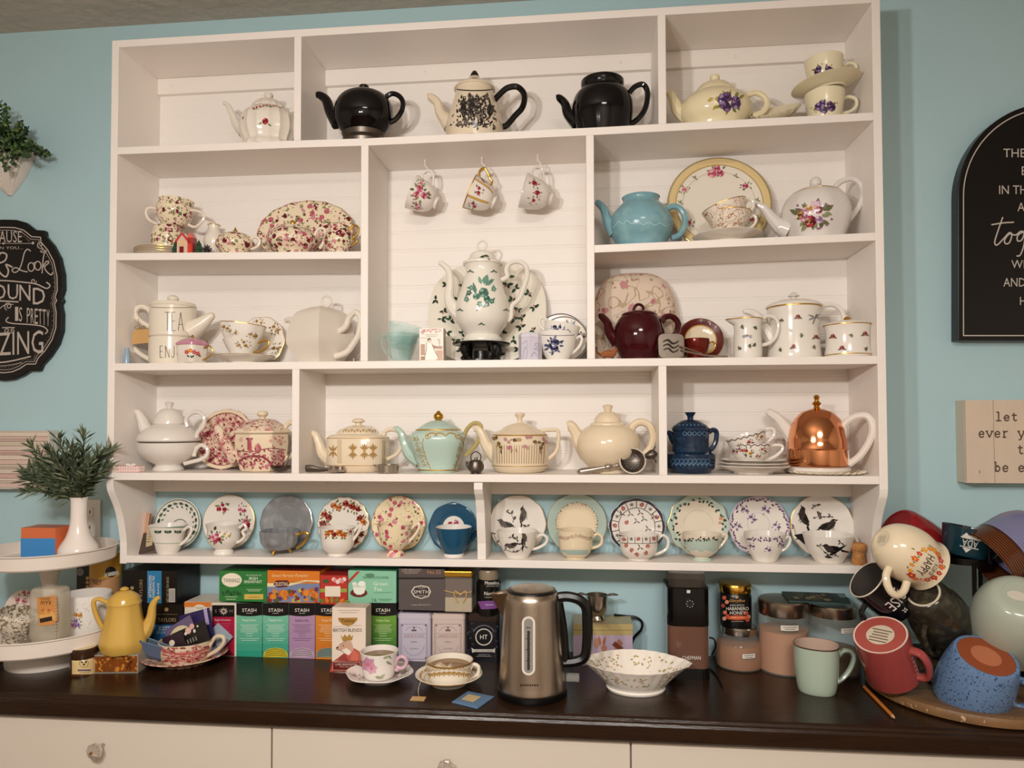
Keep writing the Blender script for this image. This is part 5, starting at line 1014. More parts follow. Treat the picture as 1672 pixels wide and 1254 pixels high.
setof('song_thrush', 'white china with two grey songbirds,', 845, 854, 47, 845, 866, 34, 911, P5, [(873, 880), (884, 873), (893, 878), (890, 888), (877, 895), (866, 897)], sdec=d, cdec=c, mod=fluted(10, .012), rimm='goldpaint')
# 8 sage rim
d = ringz(942, 855, 33.5, 48.5, 'a9bdb2')+[disc(942, 855, 33.5, 'e6d5b6', 40, 1)]
for i in range(40):
    a = 2*PI*i/40; d += [disc(942+33.5*math.cos(a)+RND.uniform(-1, 1), 855+33.5*math.sin(a)+RND.uniform(-1, 1), 1.4, ('8a6a50', 'b09a80', '9a8a70')[i % 3], 6, 2)]+arc(942+32*math.cos(a), 855+32*math.sin(a), 2.5, a, a+3, .7, 'a08a70', 2)
c = []
for i in range(9): c += spiral(916+i*6, 877+2*math.sin(i), 3.2, i, 1.1, .9, ('a86a58', 'b0907a', '8a7a60')[i % 3], 2)
setof('sage_rim', 'cream china with a wide sage green rim,', 942, 855, 49, 940, 865, 29.5, 912, P3, [(965, 880), (974, 872), (982, 876), (982, 887), (974, 893), (962, 895)], scol='a9bdb2', ccol='e6d5b6', sdec=d, cdec=c+[([(912, 898), (968, 898), (962, 906), (918, 906)], 'a9bdb2', 1)], rimm='goldpaint', foot=[(15, 0), (16, 911), (13, 907), (12, 906)], footcol='b4c4ba')
# 9 imari
d = ringz(1040, 858, 41, 45.5, '23223a')+ringz(1040, 858, 29, 30, '5a4a48')
for i in range(14):
    a = 2*PI*i/14; x, y = 1040+35.5*math.cos(a), 858+35.5*math.sin(a)
    d += (spiral(x, y, 3.6, a, 1.3, 1.6, 'a03a28', 2) if i % 2 else [leaf(x, y, 4, a+k, '6a6058', .3) for k in (0, 1, 2, 3, 4, 5)])+line([(1040+30*math.cos(a+.22), 858+30*math.sin(a+.22)), (1040+42*math.cos(a+.22), 858+42*math.sin(a+.22))], 1.0, '3a3038', 2)
for x, y in ((1030, 838), (1052, 846), (1040, 850), (1023, 852), (1058, 862), (1068, 842), (1016, 838), (1046, 836)): d += (spiral(x, y, 3.4, x, 1.3, 1.6, 'b0442c', 2) if int(x+y) % 2 else [leaf(x, y, 7, a, '4a443e', .25) for a in (.5, 2.4, 4.2)])
c = arc(1043, 874, 32, .05, PI-.05, 2, '2a2436', ry=1)+arc(1043, 886, 28, .1, PI-.1, .8, '5a4a48', ry=1.5)
for i in range(5): c += (spiral(1019+i*12, 880, 3.2, i, 1.3, 1.4, 'a03a28', 2) if i % 2 == 0 else [leaf(1019+i*12, 880, 4, k, '6a6058', .3) for k in range(6)])+line([(1025+i*12, 875), (1025+i*12, 887)], .9, '3a3038', 2)
for x, y in ((1032, 898), (1045, 894), (1058, 892), (1022, 891), (1040, 906), (1054, 903)): c += (spiral(x, y, 3.4, x, 1.3, 1.5, 'b0442c', 2) if int(x) % 2 == 0 else [leaf(x, y, 7, a, '4a443e', .25) for a in (.5, 2.4, 4.2)])
setof('imari_sprig', 'white china with navy edge and red scrolls,', 1040, 858, 46, 1043, 872, 32.5, 913, P3, [(1071, 884), (1082, 874), (1091, 882), (1088, 896), (1074, 904), (1062, 905)], sdec=d, cdec=c, mod=fluted(12, .025), rimm=None)
# 10 mint vine
d = ringz(1141, 857, 40, 49.5, 'b6c8bb', lay=1)
for i in range(52):
    a = 2*PI*i/52; rr = 40+2.5*math.sin(i*1.9)
    d += [leaf(1141+rr*math.cos(a), 857+rr*math.sin(a), 6, a+RND.uniform(0, 6), ('35453a', '4a5a48', '2a3630')[i % 3], .55, 2)]
d += flower(1177, 846, 4, 'd89a70', 'c86a40')+flower(1175, 853, 3, 'd8a880', 'c86a40')+arc(1141, 857, 24, PI, 2*PI, .8, 'd0c6b8')
c = [([(1115, 882), (1175, 882), (1172, 897), (1164, 902), (1152, 898), (1145, 902), (1137, 898), (1126, 902), (1118, 896)], 'b6c8bb', 1)]
for i in range(22): c.append(leaf(1118+i*2.6, 881+1.5*math.sin(i*1.7), 5, RND.uniform(0, 6), ('35453a', '4a5a48', '2a3630')[i % 3], .5, 2))
setof('mint_vine', 'pale mint china with a dark green vine,', 1141, 857, 49.5, 1146, 871, 32, 916, P4, [(1174, 879), (1184, 872), (1186, 878), (1178, 890), (1166, 900)], sdec=d, cdec=c, ccol='e4d8c4', scol='e4d8c4', mod=fluted(10, .03), rimm='goldpaint', foot=[(17, 0), (17, 914), (15, 910)], footcol='b6c8bb')
# 11 lilac
LV = [('8a6a98', 'b098b8', '5a3f6a')]
d = ringz(1240, 862, 46, 48.5, 'c0aec6')
for i in range(60):
    a = 2*PI*i/60; rr = 43.5+1.5*math.sin(i*2.1)
    d.append(leaf(1240+rr*math.cos(a), 862+rr*math.sin(a), 6, a+1.2+RND.uniform(-.8, .8), ('6a4a78', '8a6a94', '5a3f66')[i % 3], .5, 2))
for x, y in ((1219, 835), (1252, 836), (1205, 862), (1268, 862), (1230, 850)): d += spray(x, y, 8, 8, LV, ['8a7a98', 'a090a8', '74648a'], 2, 7, .35, int(x))
d += ringz(1240, 858, 17, 17.8, 'cfc4ca')
c = []
for i in range(24): c.append(leaf(1221+i*2.4, 880+1.5*math.sin(i*1.7), 5, RND.uniform(0, 6), ('6a4a78', '8a6a94', '5a3f66')[i % 3], .5, 2))
for x, y in ((1228, 892), (1254, 897), (1275, 890)): c += spray(x, y, 6, 7, LV, ['8a7a98', 'a090a8'], 2, 6, .4, int(x))
setof('lilac_sprig', 'white china with a lilac sprig pattern,', 1240, 862, 49, 1249, 870, 33, 917, P5, [(1278, 884), (1287, 876), (1290, 884), (1282, 896), (1268, 903)], sdec=d, cdec=c, rimm=None, mod=fluted(8, .012), cmod=fluted(12, .02))
# 12 blackbird
BK = ('1c1818', '3a3230', '6a6058')
d = bird(1316, 852, 1.25, -1, -.9, BK)+bird(1350, 864, 1.2, 1, -.1, BK)+twig([(1330, 850), (1345, 848), (1358, 848)], 8)+twig([(1332, 832), (1336, 830)], 9)+[leaf(1338, 848, 9, -.8, '6a6058', .6), leaf(1342, 846, 9, -2.2, '5a524a', .6), ([(1297, 878), (1320, 874), (1328, 900), (1312, 892)], '2a2422', 2)]+twig([(1298, 866), (1302, 885)], 10)
c = bird(1362, 897, 1.15, -1, .15, BK)+twig([(1338, 892), (1350, 904), (1366, 908)], 11)+twig([(1372, 886), (1378, 890)], 12)+[leaf(1352, 908, 36, -.55, '221c1c', .16, 2), leaf(1346, 909, 14, .1, '221c1c', .3, 2)]
setof('blackbird', 'white china with two long-tailed blackbirds,', 1343, 863, 51, 1353, 872, 40, 918, P5, [(1387, 886), (1395, 878), (1399, 884), (1393, 894), (1380, 899)], sdec=d, cdec=c, mod=fluted(9, .012), cmod=fluted(10, .015))
# tea packets and cork
zs = S(5, 232, -.08)
pk = thing('tea_packet', 'clear and orange tea packet leaning against the side bracket', 'packet', (xat(222, -.06, zs), -.06, zs), (-.18, 0, -.5)); s = pxm(pk.location)
mat('foil', 'caa184', .3, noise=.1, nscale=40)
q = MB(); q.grid([[(x*s, .002*math.sin(i*2+j), z*s) for i, x in enumerate((-12, -4, 4, 12, 24))] for j, z in enumerate((1, 20, 40, 62))], closed=False); q.grid([[(x*s, .005+.002*math.sin(i*2+j), z*s) for i, x in enumerate((-12, -4, 4, 12, 24))] for j, z in enumerate((1, 20, 40, 62))], closed=False); q.build('wrapper', pk, ('foil',))
q = MB(); q.col = 'c98a4a'; q.box(-10*s, 6*s, -.003, .0005, 2*s, 34*s); q.build('label', pk, ('card',), smooth=False)
pk = thing('tea_sachet', 'dark brown tea sachet with a cream label by the green border cup', 'packet', (xat(238, -.118, zs), -.118, zs), (-.3, -.12, -.35)); s = pxm(pk.location)
q = MB(); q.col = '4a3c34'; q.prism([(-17*s, 0), (18*s, 6*s), (15*s, 40*s), (-15*s, 36*s)], 'y', -.003, .003); q.build('sachet', pk, ('card',), smooth=False, bev=.002)
q = MB(); q.col = 'c8b48e'; q.prism([(0, 12*s), (14*s, 14*s), (10*s, 44*s), (-6*s, 42*s)], 'y', -.0044, -.0034); q.decal(lines_of_print(-1, 20, 9, 5, 4, '7a6a50', 1), lambda a, b, off: (a*s, -.0044-off, b*s)); q.build('label', pk, ('card',), smooth=False)
mat('cork', 'b98048', .8, noise=.2, nscale=90, bump=.4, bscale=180, layers=(('noise', 220, .64, ('7a4a26',)), ('noise', 140, .66, ('d8a870',), 2.0)))
q = MB(); zs = S(5, 1402, -.112); s = pxm((xat(1402, -.112, zs), -.112, zs)); q.lathe(catmull([(1e-5, 0), (10*s, 0), (11*s, 1*s), (10.5*s, 10*s), (9.5*s, 17*s), (10*s, 21*s), (12*s, 25*s), (12*s, 31*s), (9*s, 34.5*s), (1e-5, 35*s)], 3), 24)
o = q.build('champagne_cork', None, ('cork',)); o.location = (xat(1402, -.112, zs), -.112, zs); tag(o, 'mushroom-shaped champagne cork at the right end of the ledge', 'cork')
# ================================================================== worktop, left end
def yc(u, v): return onz(u, v, ZC).y
mat('whitemetalworn', 'e3d8cd', .4, noise=.03, nscale=12)
TY = -.20; tx_ = xat(80, TY, ZC+.1); sx_ = pxm((tx_, TY, ZC))
st2 = thing('tiered_stand', 'white metal two-tier serving stand at the left end of the worktop', 'stand', (tx_, TY, ZC))
zl = .055; zu = zat(84, 902, TY)-ZC
q = MB(); q.lathe(catmull([(.093, 0), (.095, .012), (.09, .03), (.07, .042), (.03, .050), (.025, zl)], 3), 48); q.build('base', st2, ('whitemetalworn',))
def tray(name, z, R, h):
    q = MB(); q.lathe([(1e-5, z), (R-.004, z), (R, z+.004), (R+.002, z+h-.003), (R+.006, z+h), (R+.003, z+h+.002), (R-.003, z+h-.002), (R-.005, z+.007), (1e-5, z+.006)], 80); q.build(name, st2, ('whitemetalworn',))
tray('lower_tray', zl, .176, .040); tray('upper_tray', zu-.022, .152, .036)
q = MB(); q.lathe(catmull([(.034, zl+.006), (.030, zl+.03), (.017, zl+.07), (.015, zl+.13), (.019, zu-.07), (.026, zu-.04), (.03, zu-.022)], 3), 32); q.build('stem', st2, ('whitemetalworn',))
ZL = ZC+zl+.0064; ZU = ZC+zu-.022+.0064
# vase of greenery
pot('vase', 'white trumpet-shaped vase holding green foliage on the upper tray', 'vase', 128, TY-.02, ZU, [(30, 0), (30, 897), (26, 888), (18, 874), (13, 855), (12, 835), (12.5, 818), (14, 812)], hollow=2, col='e8ddd4')
vx = xat(128, TY-.02, ZU); vz = zat(128, 812, TY-.02)
gr = thing('foliage', 'grey-green artificial rosemary sprigs standing in the white vase', 'plant', (vx, TY-.02, vz)); r = random.Random(4)
s = pxm(gr.location); mat('sage', '4f5a42', .6, attr=True, noise=.15, nscale=60)
LG = ['5b684c', '6f7a5c', '4a5740', '86886c', '3a4634', '647056']
for k in range(34):
    a = r.uniform(-1.35, .85); dep = r.uniform(-.75, .35)
    L = r.uniform(60, 112)*s*(1 if abs(a) < .9 else .8); q = MB()
    if a > .2: L *= .82
    d = Vector((math.sin(a), dep*.8, math.cos(a))).normalized(); bend = Vector((d.x*.5, d.y*.3, -.25))
    P = [Vector((d.x*.01, d.y*.01, -.03)), d*L*.3, d*L*.65+bend*L*.05, d*L+bend*L*.15]
    P = [Vector((max(p.x, -.17), min(p.y, .15), p.z)) for p in P]
    q.tube(P, [.0016, .0014, .0012, .0006], 5, 3, col='4a4a38')
    C_ = catmull([tuple(p) for p in P], 8)
    for i, c0 in enumerate(C_):
        if i < 5: continue
        for m in range(4):
            w = Vector((r.uniform(-1, 1), r.uniform(-1, 1), r.uniform(-.5, 1))).normalized(); t = (d*1.1+w*.9).normalized(); ln = r.uniform(.024, .046)
            sd = t.cross(Vector((r.uniform(-1, 1), r.uniform(-1, 1), r.uniform(-1, 1)))).normalized()*.0027; p = Vector(c0); nrm = t.cross(sd).normalized()*.0009
            col = r.choice(LG); m1 = p+t*ln*.5+Vector((0, 0, -.001)); e = p+t*ln+Vector((0, 0, -.004))
            q.poly([p, m1+sd, e, m1+nrm], col); q.poly([p, m1+nrm, e, m1-sd], col); q.poly([p, m1-sd, e, m1+sd], col)
    q.build('sprig', gr, ('sage',), smooth=False)
# orange and blue box on the tray
ob = flatbox('soap_box', 'small box, orange above and blue below, on the upper tray', 'box', 34, 862, 90, TY-.055, .06, ZU, 'cf6c42', top='b35a3c', decor=[rect(34, 879, 90.3, 915, '3f86c4', 1)])
# lower tray things
hb = thing('honey_bottle', 'clear honey bottle standing upside down with an orange label', 'bottle', (xat(81, TY-.10, ZL), TY-.10, ZL)); s = pxm(hb.location); H = zat(81, 957, TY-.10)-ZL
mat('clearglass', 'cbc0aa', .05, noise=.05, alpha=.5)
q = MB(); q.lathe(catmull([(1e-5, 0), (18*s, 0), (20*s, .01), (24*s, .022), (28.5*s, .04), (28.5*s, H*.8), (27.5*s, H-.012), (23*s, H-.002), (1e-5, H)], 2), 48, squarish(4), sy=.62); q.build('glass', hb, ('clearglass',))
q = MB(); L_ = hb.location; yf = L_.y-28.5*s*.62-.0014
lb = [([(60, 976), (93, 972), (95, 1012), (88, 1020), (64, 1022)], 'c98a4a', 1), ([(64, 1004), (92, 1000), (92, 1012), (66, 1014)], 'dba65e', 2), ([(65, 1010), (85, 1006), (86, 1013), (66, 1017)], '2a2018', 3)]
lb += txt('RAW', 66, 978+2, 83, 987, '3a2818', 180)+lines_of_print(64, 976, 84, 2, 2.2, '6a4a2a', .9)+[disc(70+i*5, 996+(i % 2)*4, 2, ('b8503a', 'e0b050')[i % 2], 6, 3) for i in range(4)]
q.decal(lb, lambda a, b, off: tuple(Vector((ony(a, b, yf).x, yf-off, ony(a, b, yf).z))-L_)); q.build('label', hb, ('card',), smooth=False)
for sg in (-1, 1):
    for i in range(14):
        q = MB(); q.col = 'e0d8c8'; q.lathe([(1e-5, -.0028), (.0028, 0), (1e-5, .0028)], 8, cx=sg*26*s, cy=-.030, cz=.034+i*H*.05); q.build('glass_bead', hb, ('clearglass',))
dc = spray(30, 965, 14, 11, PINK, ['9a8a70', '8a7a60'], 2, 8, .35, 3)+spray(20, 985, 12, 9, PINK, ['9a8a70'], 2, 7, .35, 4)+line([(38, 955), (34, 972), (22, 990)], .9, '9a7a6a', 1, 3)+spray(38, 952, 10, 8, PINK, ['8a7a60'], 2, 7, .35, 5)
plate('pink_blossom_plate', 'small pink-white plate with blossom branches standing on the lower tray', 34, 978, 30, TY+.075, ZL, .25, col='e6d2c6', decor=dc, cat='plate', rimm='silver')
mat('brownlace', 'd8cdbb', .2, layers=(('noise', 120, .54, ('8a7a62',)), ('scroll', 60, .02, ('6a5a48',))))
pot('lace_print_cup', 'cup with brown lace print tipped over on the lower tray', 'teacup', 16, TY-.105, ZL+.004, [(13, 0), (16, 1038), (26, 1020), (30, 1004), (30, 996)], hollow=2, m='brownlace', hm='china', hcol='d8cdbb', handle=[(40, 1010), (46, 999), (42, 992), (34, 996)], hr=2.6, tilt=.3)
pot('violet_mug', 'wide white mug with faded orange and violet flowers on the lower tray', 'mug', 141, TY+.015, ZL, [(30, 0), (33, 1036), (37, 1015), (38, 990), (36.5, 968)], hollow=2.2, col='e8e2da', decor=spray(127, 1004, 8, 9, [('d8a060', 'e8c090', 'a87030')], ['9a9a78'], 2, 7, .45, 5)+spray(124, 1018, 10, 10, [('c08aa8', 'd8b0c8', '9a6a90'), ('9a80b8', 'b8a4d0', '70589a')], ['9a9a80'], 3, 9, .42, 6)+[disc(RND.uniform(125, 150), RND.uniform(985, 1025), .8, 'b8a8a0', 5) for i in range(25)], handle=[(170, 1020), (182, 1012), (184, 995), (172, 985)], hr=3)
q = MB(); q.tube([(0, 0, 0), (.03, .0, .04), (.052, .0, .062)], [.004, .003, .0045], 8, 4, .4); o = q.build('teaspoon', None, ('silver',)); o.location = (xat(141, TY+.015, ZL)-.002, TY+.015, ZL+.045); tag(o, 'silver teaspoon standing in the wide white mug', 'spoon')
# under and behind
CYN = -.075
pot('honey_canister', 'tall yellow-topped cardboard canister behind the tiered stand', 'canister', 171, CYN, ZC, [(23, 0), (23, 938), (23, 937), (23, 905)], k=1, col='b98a5e', m='card', lid=[(23.4, 940), (23.4, 904), (22, 902)], lcol='dca63c', lm='card', decor=txt('NEY', 153, 947, 166, 955, '5a3a20'), ldecor=[disc(181, 934, 9, '3a3440', 14, 2), ([(170, 936), (193, 932), (194, 938), (171, 942)], 'e8e0d0', 3)]+lines_of_print(173, 936, 190, 1, 2, '5a5a70', 1.2))
flatbox('black_tea_box', 'tall black box half hidden between the stand and canister', 'box', 124, 916, 146, -.085, .06, ZC, '14110f', decor=[disc(131, 934, 6.5, '8a8a88', 14, 2)]+[disc(143, 944+i*7, 3, 'd8a860', 8, 2) for i in range(3)])
pot('honey_jar', 'small jar of honey with dark lid and cream label', 'jar', 136, yc(136, 1107)+.033, ZC, [(18, 0), (19.5, 1104), (19.5, 1075), (18, 1072)], k=1, col='4a2a12', lid=[(19.5, 1072), (20, 1070), (20, 1058), (18.5, 1056)], lcol='3a2418', lm='china', decor=[rect(118, 1074, 155, 1101, 'd8bd86', 1)]+arc(137, 1083, 7, 0, 6.28, .9, '7a6a48', 2)+[disc(134, 1081, 2, '4a3a28', 6, 3), disc(140, 1081, 2, '4a3a28', 6, 3), disc(137, 1085, 2, '4a3a28', 6, 3), rect(127, 1093, 148, 1096, '6a5a6a', 2)]+lines_of_print(130, 1098, 146, 1, 2, '7a6a50', 1))
q = MB(); jl = q.lathe([(1e-5, 0), (.028, 0), (.028, .0006), (1e-5, .0006)], 24, col='d8c49a'); jr = [o for o in bpy.data.objects if o.name == 'honey_jar'][0]; o = q.build('lid_disc', jr, ('card',)); o.location = (0, 0, zat(136, 1056, jr.location.y)-ZC+.0003)
q = MB(); q.lathe([(1e-5, 0), (.03, 0), (.034, .004), (.034, .035), (.030, .038), (1e-5, .038)], 32, col='d8cfc4'); q.lathe([(.035, .036), (.036, .044), (.03, .047), (1e-5, .047)], 32, col='9a948c'); o = q.build('squat_jar', None, ('china',)); o.location = (xat(0, -.30, ZC)-.004, -.20, ZC); o.location.x = xat(-2, -.2, ZC+.02); tag(o, 'squat pale jar at the left picture edge behind the stand foot', 'jar')
# honeycomb box and yellow pot
mat('honeycomb', '7e4519', .15, noise=.5, nscale=60, layers=(('noise', 90, .58, ('c98438',)), ('noise', 60, .62, ('5a2a10',), 2.0)), coat=.6)
yb = yc(200, 1100); xb = xat(201, yb+.04, ZC); hc = thing('honeycomb_box', 'clear plastic box of honeycomb under the yellow coffee pot', 'box', (xb, yb+.045, ZC), (0, 0, .12)); s = pxm((xb, yb, ZC)); hh = (zat(200, 1070, yb)-ZC)
q = MB(); q.box(-36*s, 36*s, -.042, .042, .002, hh-.004); q.build('honeycomb', hc, ('honeycomb',), smooth=False, bev=.002)
q = MB(); q.box(-37.5*s, 37.5*s, -.0445, .0445, 0, .002); q.box(-37.5*s, 37.5*s, -.0445, .0445, hh-.003, hh); 
for sg in (-1, 1): q.box(sg*37*s-.0008, sg*37*s+.0008, -.0445, .0445, .002, hh-.003)
q.build('plastic_case', hc, ('clearglass',), smooth=False)
pot('yellow_coffee_pot', 'pale yellow fluted coffee pot standing on the honeycomb box', 'coffee pot', 202, yb+.035, ZC+hh+.0004, [(30, 0), (31, 1063), (34, 1055), (36, 1045), (33, 1030), (28, 1010), (25, 992), (25, 984)], lid=[(26, 984), (24, 980), (21, 973), (12, 966), (6, 964)], knob=[(4, 965), (7, 962), (5, 959.5), (2, 958)], col='cda550', mod=lambda t, z: 1+.025*math.cos(8*t)*(1 if z < .12 else .3), spout=[(261, 975, 3.2), (255, 979, 4.5), (249, 990, 6), (246, 1010, 8), (236, 1030, 13), (222, 1040, 16)], handle=[(180, 987), (172, 982), (160, 978), (153, 983), (155, 998), (162, 1015), (172, 1033)], hr=3.6, hk=-.35)
# red transfer cup full of sachets, on its saucer
mat('pinkscene', 'dcc4a4', .18, layers=(('soft', 40, .5, ('b8706a',)), ('noise', 80, .56, ('9a4a4a',)), ('noise', 140, .60, ('dcc4a4',), 2.0)))
ys = yc(303, 1098)+.07
saucer_flat('landscape_saucer', 'wide saucer with red landscape print under the sachet cup', 302, ys, ZC, 66, 15, col='dcc8b0', decor=None, m='pinkscene', tilt=0, cat='saucer')
sc_ = []; r = random.Random(6)
for i in range(240):
    x, y = r.uniform(264, 345), r.triangular(1052, 1087, 1080); sc_.append(leaf(x, y, r.uniform(4, 11), r.choice((0, .1, -.1, r.uniform(0, 6))), r.choice(('b8625c', 'a04a48', 'c8827a', '8a3a3a', 'd0948a')), .35, r.choice((1, 2))))
for x, y in ((285, 1055), (322, 1052), (268, 1054)):
    for i in range(9): sc_.append(leaf(x+r.uniform(-5, 5), y+r.uniform(-6, 8), 6, r.uniform(0, 6.3), r.choice(('a04a48', 'b8625c')), .5, 2))
sc_ += line([(268, 1064), (290, 1068), (315, 1066), (340, 1058)], 3, 'b05a54', 2, 3)
pot('landscape_cup', 'cream cup with red landscape print stuffed with tea sachets', 'teacup', 304, ys, ZC+.0068, [(25, 0), (27, 1088), (35, 1076), (40, 1060), (42, 1044)], hollow=2, col='dcc9ac', decor=sc_, handle=[(342, 1055), (352, 1040), (364, 1040), (365, 1050), (354, 1062), (336, 1072)], hr=3.2)
cz = zat(304, 1044, ys)
def sachet(label, u, v, w, h, rot, dy, col, dec=None, grp='sachets in the landscape cup', tx=-.15):
    p = ony(u, v, ys+dy); k = thing('tea_sachet', label, 'sachet', p, (tx, rot, 0), grp); s = pxm(p)
    q = MB(); q.col = col; n = 6
    F = lambda sg: [[((i/n-.5)*w*s, sg*(.0006+.0018*math.sin(PI*i/n)*math.sin(PI*j/n)), (j/n-.5)*h*s) for i in range(n+1)] for j in range(n+1)]
    q.grid(F(-1), closed=False); q.grid(F(1), closed=False)
    if dec: q.decal(dec, lambda a, b, off: (a*s, -.0030-off, b*s))
    q.build('wrapper', k, ('card',)); return k
sachet('purple tea sachet rising at the back of the landscape cup', 322, 1030, 55, 62, -.28, .022, '2c2350', [rect(18, 5, 24, 31, 'a89ac0', 1)])
sachet('lilac sachet with a cream arched label in the landscape cup', 297, 1036, 52, 42, -.55, .006, '6a5a7a', arc(-2, -8, 19, .3, 2.9, 7, 'd8c8a4', 1)+[disc(-20, -14, 5.5, 'e0d6c8', 12, 2)])
sachet('black sachet with pink blossoms at the front of the landscape cup', 312, 1040, 62, 34, -.42, -.012, '1f1b18', [disc(0, 11, 5.5, 'd8b0a8', 12, 2), disc(8, 15, 4.5, 'd0a8a0', 12, 2), disc(-6, 8, 2.6, 'e8dccc', 8, 2), rect(8, 4, 12, 9, 'd8d0c0', 2), rect(16, 10, 19, 13, 'd8d0c0', 2)]+[rect(-22+i*5, -9, -20+i*5, -2, '8a857c', 2) for i in range(7)])
sachet('dark plum sachet with a round cream seal in the landscape cup', 284, 1049, 38, 26, -.3, -.026, '2a1a24', [disc(-2, 0, 5, 'd8ccb8', 12, 2)])
sachet('grey-blue sachet leaning behind the landscape cup handle', 352, 1046, 34, 44, .7, .035, '8a94a2', None, 'blue sachets around the landscape cup', -.3)
for i, (u, v, rt, c) in enumerate(((252, 1062, .75, '5f7290'), (258, 1066, .6, '4f6484'), (247, 1069, .68, '64789a'), (263, 1058, .9, '6b7f8c'))):
    p = ony(u, v, ys-.055+.010*i); k = thing('tea_sachet', ('lowest', 'second', 'third', 'topmost')[i]+' blue-grey tea sachet fanned on the landscape saucer', 'sachet', (p.x-.006, p.y, max(p.z, ZC+.03)), (-1.0, rt*.45, .25), 'blue sachets around the landscape cup'); s = pxm(p)
    q = MB(); q.col = c; q.box(-22*s, 22*s, -15*s, 15*s, -.0012, .0012); q.box(-22*s, -19*s, -15*s, 15*s, -.0016, .0016, '3d5070'); q.build('wrapper', k, ('card',), smooth=False, bev=.001)
# ================================================================== tea boxes along the wall
BY = yc(460, 1074)
def ub(u, v, y=None): return zat(u, v, BY if y is None else y)
DB = .095
# black boxes at the left
yT = -.125
d = txt('AYLORS', 228, 946, 233, 975, 'a88a60', 90)+[rect(240.6, 932, 264, 985, '2f7aa8', 1)]+txt('AFTERNOON', 243, 940, 248, 976, 'e8e4d8', 90)+txt('DARJEELING TEA', 249, 940, 254, 976, 'e8e4d8', 90)+txt('BAGS', 257, 952, 260, 970, 'e8e4d8', 90)+[disc(216, 960, 3, 'a88a60', 8, 2), rect(276, 961, 286, 983, 'd8d2c8', 2)]+[rect(277+i*1.8, 962, 277.8+i*1.8, 982, '1a1614', 3) for i in range(5)]+txt('NET WT 50 TEA BAGS', 272, 942, 276, 983, 'a89a88', 90)
zb_ = zat(275, 986, yT)
flatbox('tea_box', 'black tea box with lower blue band under the other black box', 'tea box', 214, 986, 299, yT, .11, ZC, '1d1712', decor=[rect(250, 1020, 299, 1052, '2a6494', 1), disc(272, 995, 3.5, 'a88a60', 8, 2)]+txt('TAYLORS', 258, 1009, 288, 1015, 'a08a6a')+txt('SCOTTISH', 259, 1023, 285, 1029, 'e8e4d8')+txt('BREAKFAST', 256, 1030, 287, 1035, '9ac4e0')+line([(256, 1003), (290, 1003)], .8, '7a6448'))
flatbox('tea_box', 'black tea box with vertical blue stripe lying on top of another', 'tea box', 200, 932, 289, yT, .11, zb_+.0005, '16110e', decor=d)
flatbox('tea_box', 'white tea box with an orange top band behind the purple sachet', 'tea box', 301, 983, 344, BY-.004, DB, ZC, 'e0d4c4', top='ddd2c4', decor=[rect(301, 983, 344.5, 991, 'd87a34', 1), disc(326, 993, 10, 'e4dccc', 14, 2, 6)]+lines_of_print(318, 991, 334, 2, 2, 'a88a60', .8))
em = [disc(365.5, 998, 4.5, 'b8a89a', 8, 2), disc(365.5, 998, 2.2, '5a2a34', 8, 3)]+[leaf(365.5, 998, 7, a*PI/4, 'b8a89a', .3, 2) for a in range(8)]+txt('S T   S H', 351, 995, 380, 1000, '8a8078', lay=2)
flatbox('tea_box', 'crimson and black tea box with cream edges and a star emblem', 'tea box', 345.5, 984.5, 386, BY, DB, ZC, 'e2d8c6', side='d8cdbb', decor=[rect(346.5, 988, 383, 1007, '14100f', 1), rect(346.5, 1007, 383, 1071, 'a81f42', 1)]+em+txt('English Breakfast', 351, 1010.5, 377, 1014.5, 'e8c8c0')+lines_of_print(352, 1018, 377, 6, 4, 'c85a70', .8)+[([(346.5, 1071), (383, 1071), (376, 1062), (365, 1060), (354, 1062)], '5a1020', 2)])
def stash(label, u0, u1, col, col2, title, open_=None, tcol='e4ece0'):
    um = (u0+u1)/2; d = [rect(u0, 984.5, u1, 1004, '12100f', 1)]+[([(u0, 1004)]+[(u0+(u1-u0)*i/8, 1004+2.2*math.sin(PI*i/8)) for i in range(9)], '12100f', 1)]+txt('STASH', um-11.5, 993.5, um+11.5, 999, 'ece6da')+[rect(um-5, 1001, um+5, 1001.8, 'b8b0a4', 2)]
    n = 6
    for i in range(n): d.append(rect(u0+.3, 1006+i*11.3, u1-.3, 1006+(i+1)*11.3, tuple(a+(b-a)*i/(n-1) for a, b in zip(hx(col), hx(col2))), 0))
    d += txt(title, um-11, 1010.5, um+11, 1015, tcol)+lines_of_print(um-16, 1020, um+16, 5, 2.8, tcol, .6)+lines_of_print(um-7, 1034, um+7, 2, 4, tcol, .6)+lines_of_print(um-17, 1042, um+17, 2, 3, tcol, .6)
    if open_:
        d += [([(u0+1.5, 1073)]+[(um+(u1-u0)*.46*math.cos(PI-PI*i/10), 1068-10.5*math.sin(PI*i/10)) for i in range(11)]+[(u1-1.5, 1073)], open_, 2)]
        for j in range(4): d += line([(u0+3+j, 1071.5-j*2.8), (um, 1069.5-j*3.4), (u1-3-j, 1071.5-j*2.8)], .8, '3a3020', 3, 3)
    return flatbox('tea_box', label, 'tea box', u0+.3, 984.5, u1-.3, BY, DB, ZC, col, top='14110f', side='12100f', decor=d)
stash('closed green peppermint tea box with black top', 386, 428.5, '6fb89a', '2f9a80', 'Peppermint')
stash('green peppermint tea box with yellow sachets in its opening', 428.8, 471.5, '74bc9e', '2f9a80', 'Peppermint', 'c8b830')
stash('lilac tea box with black top and pale sachets in its opening', 471.8, 514.6, 'b08cac', 'a884a8', 'Breakfast in Paris', 'c0a8bc', '5a3a5a')
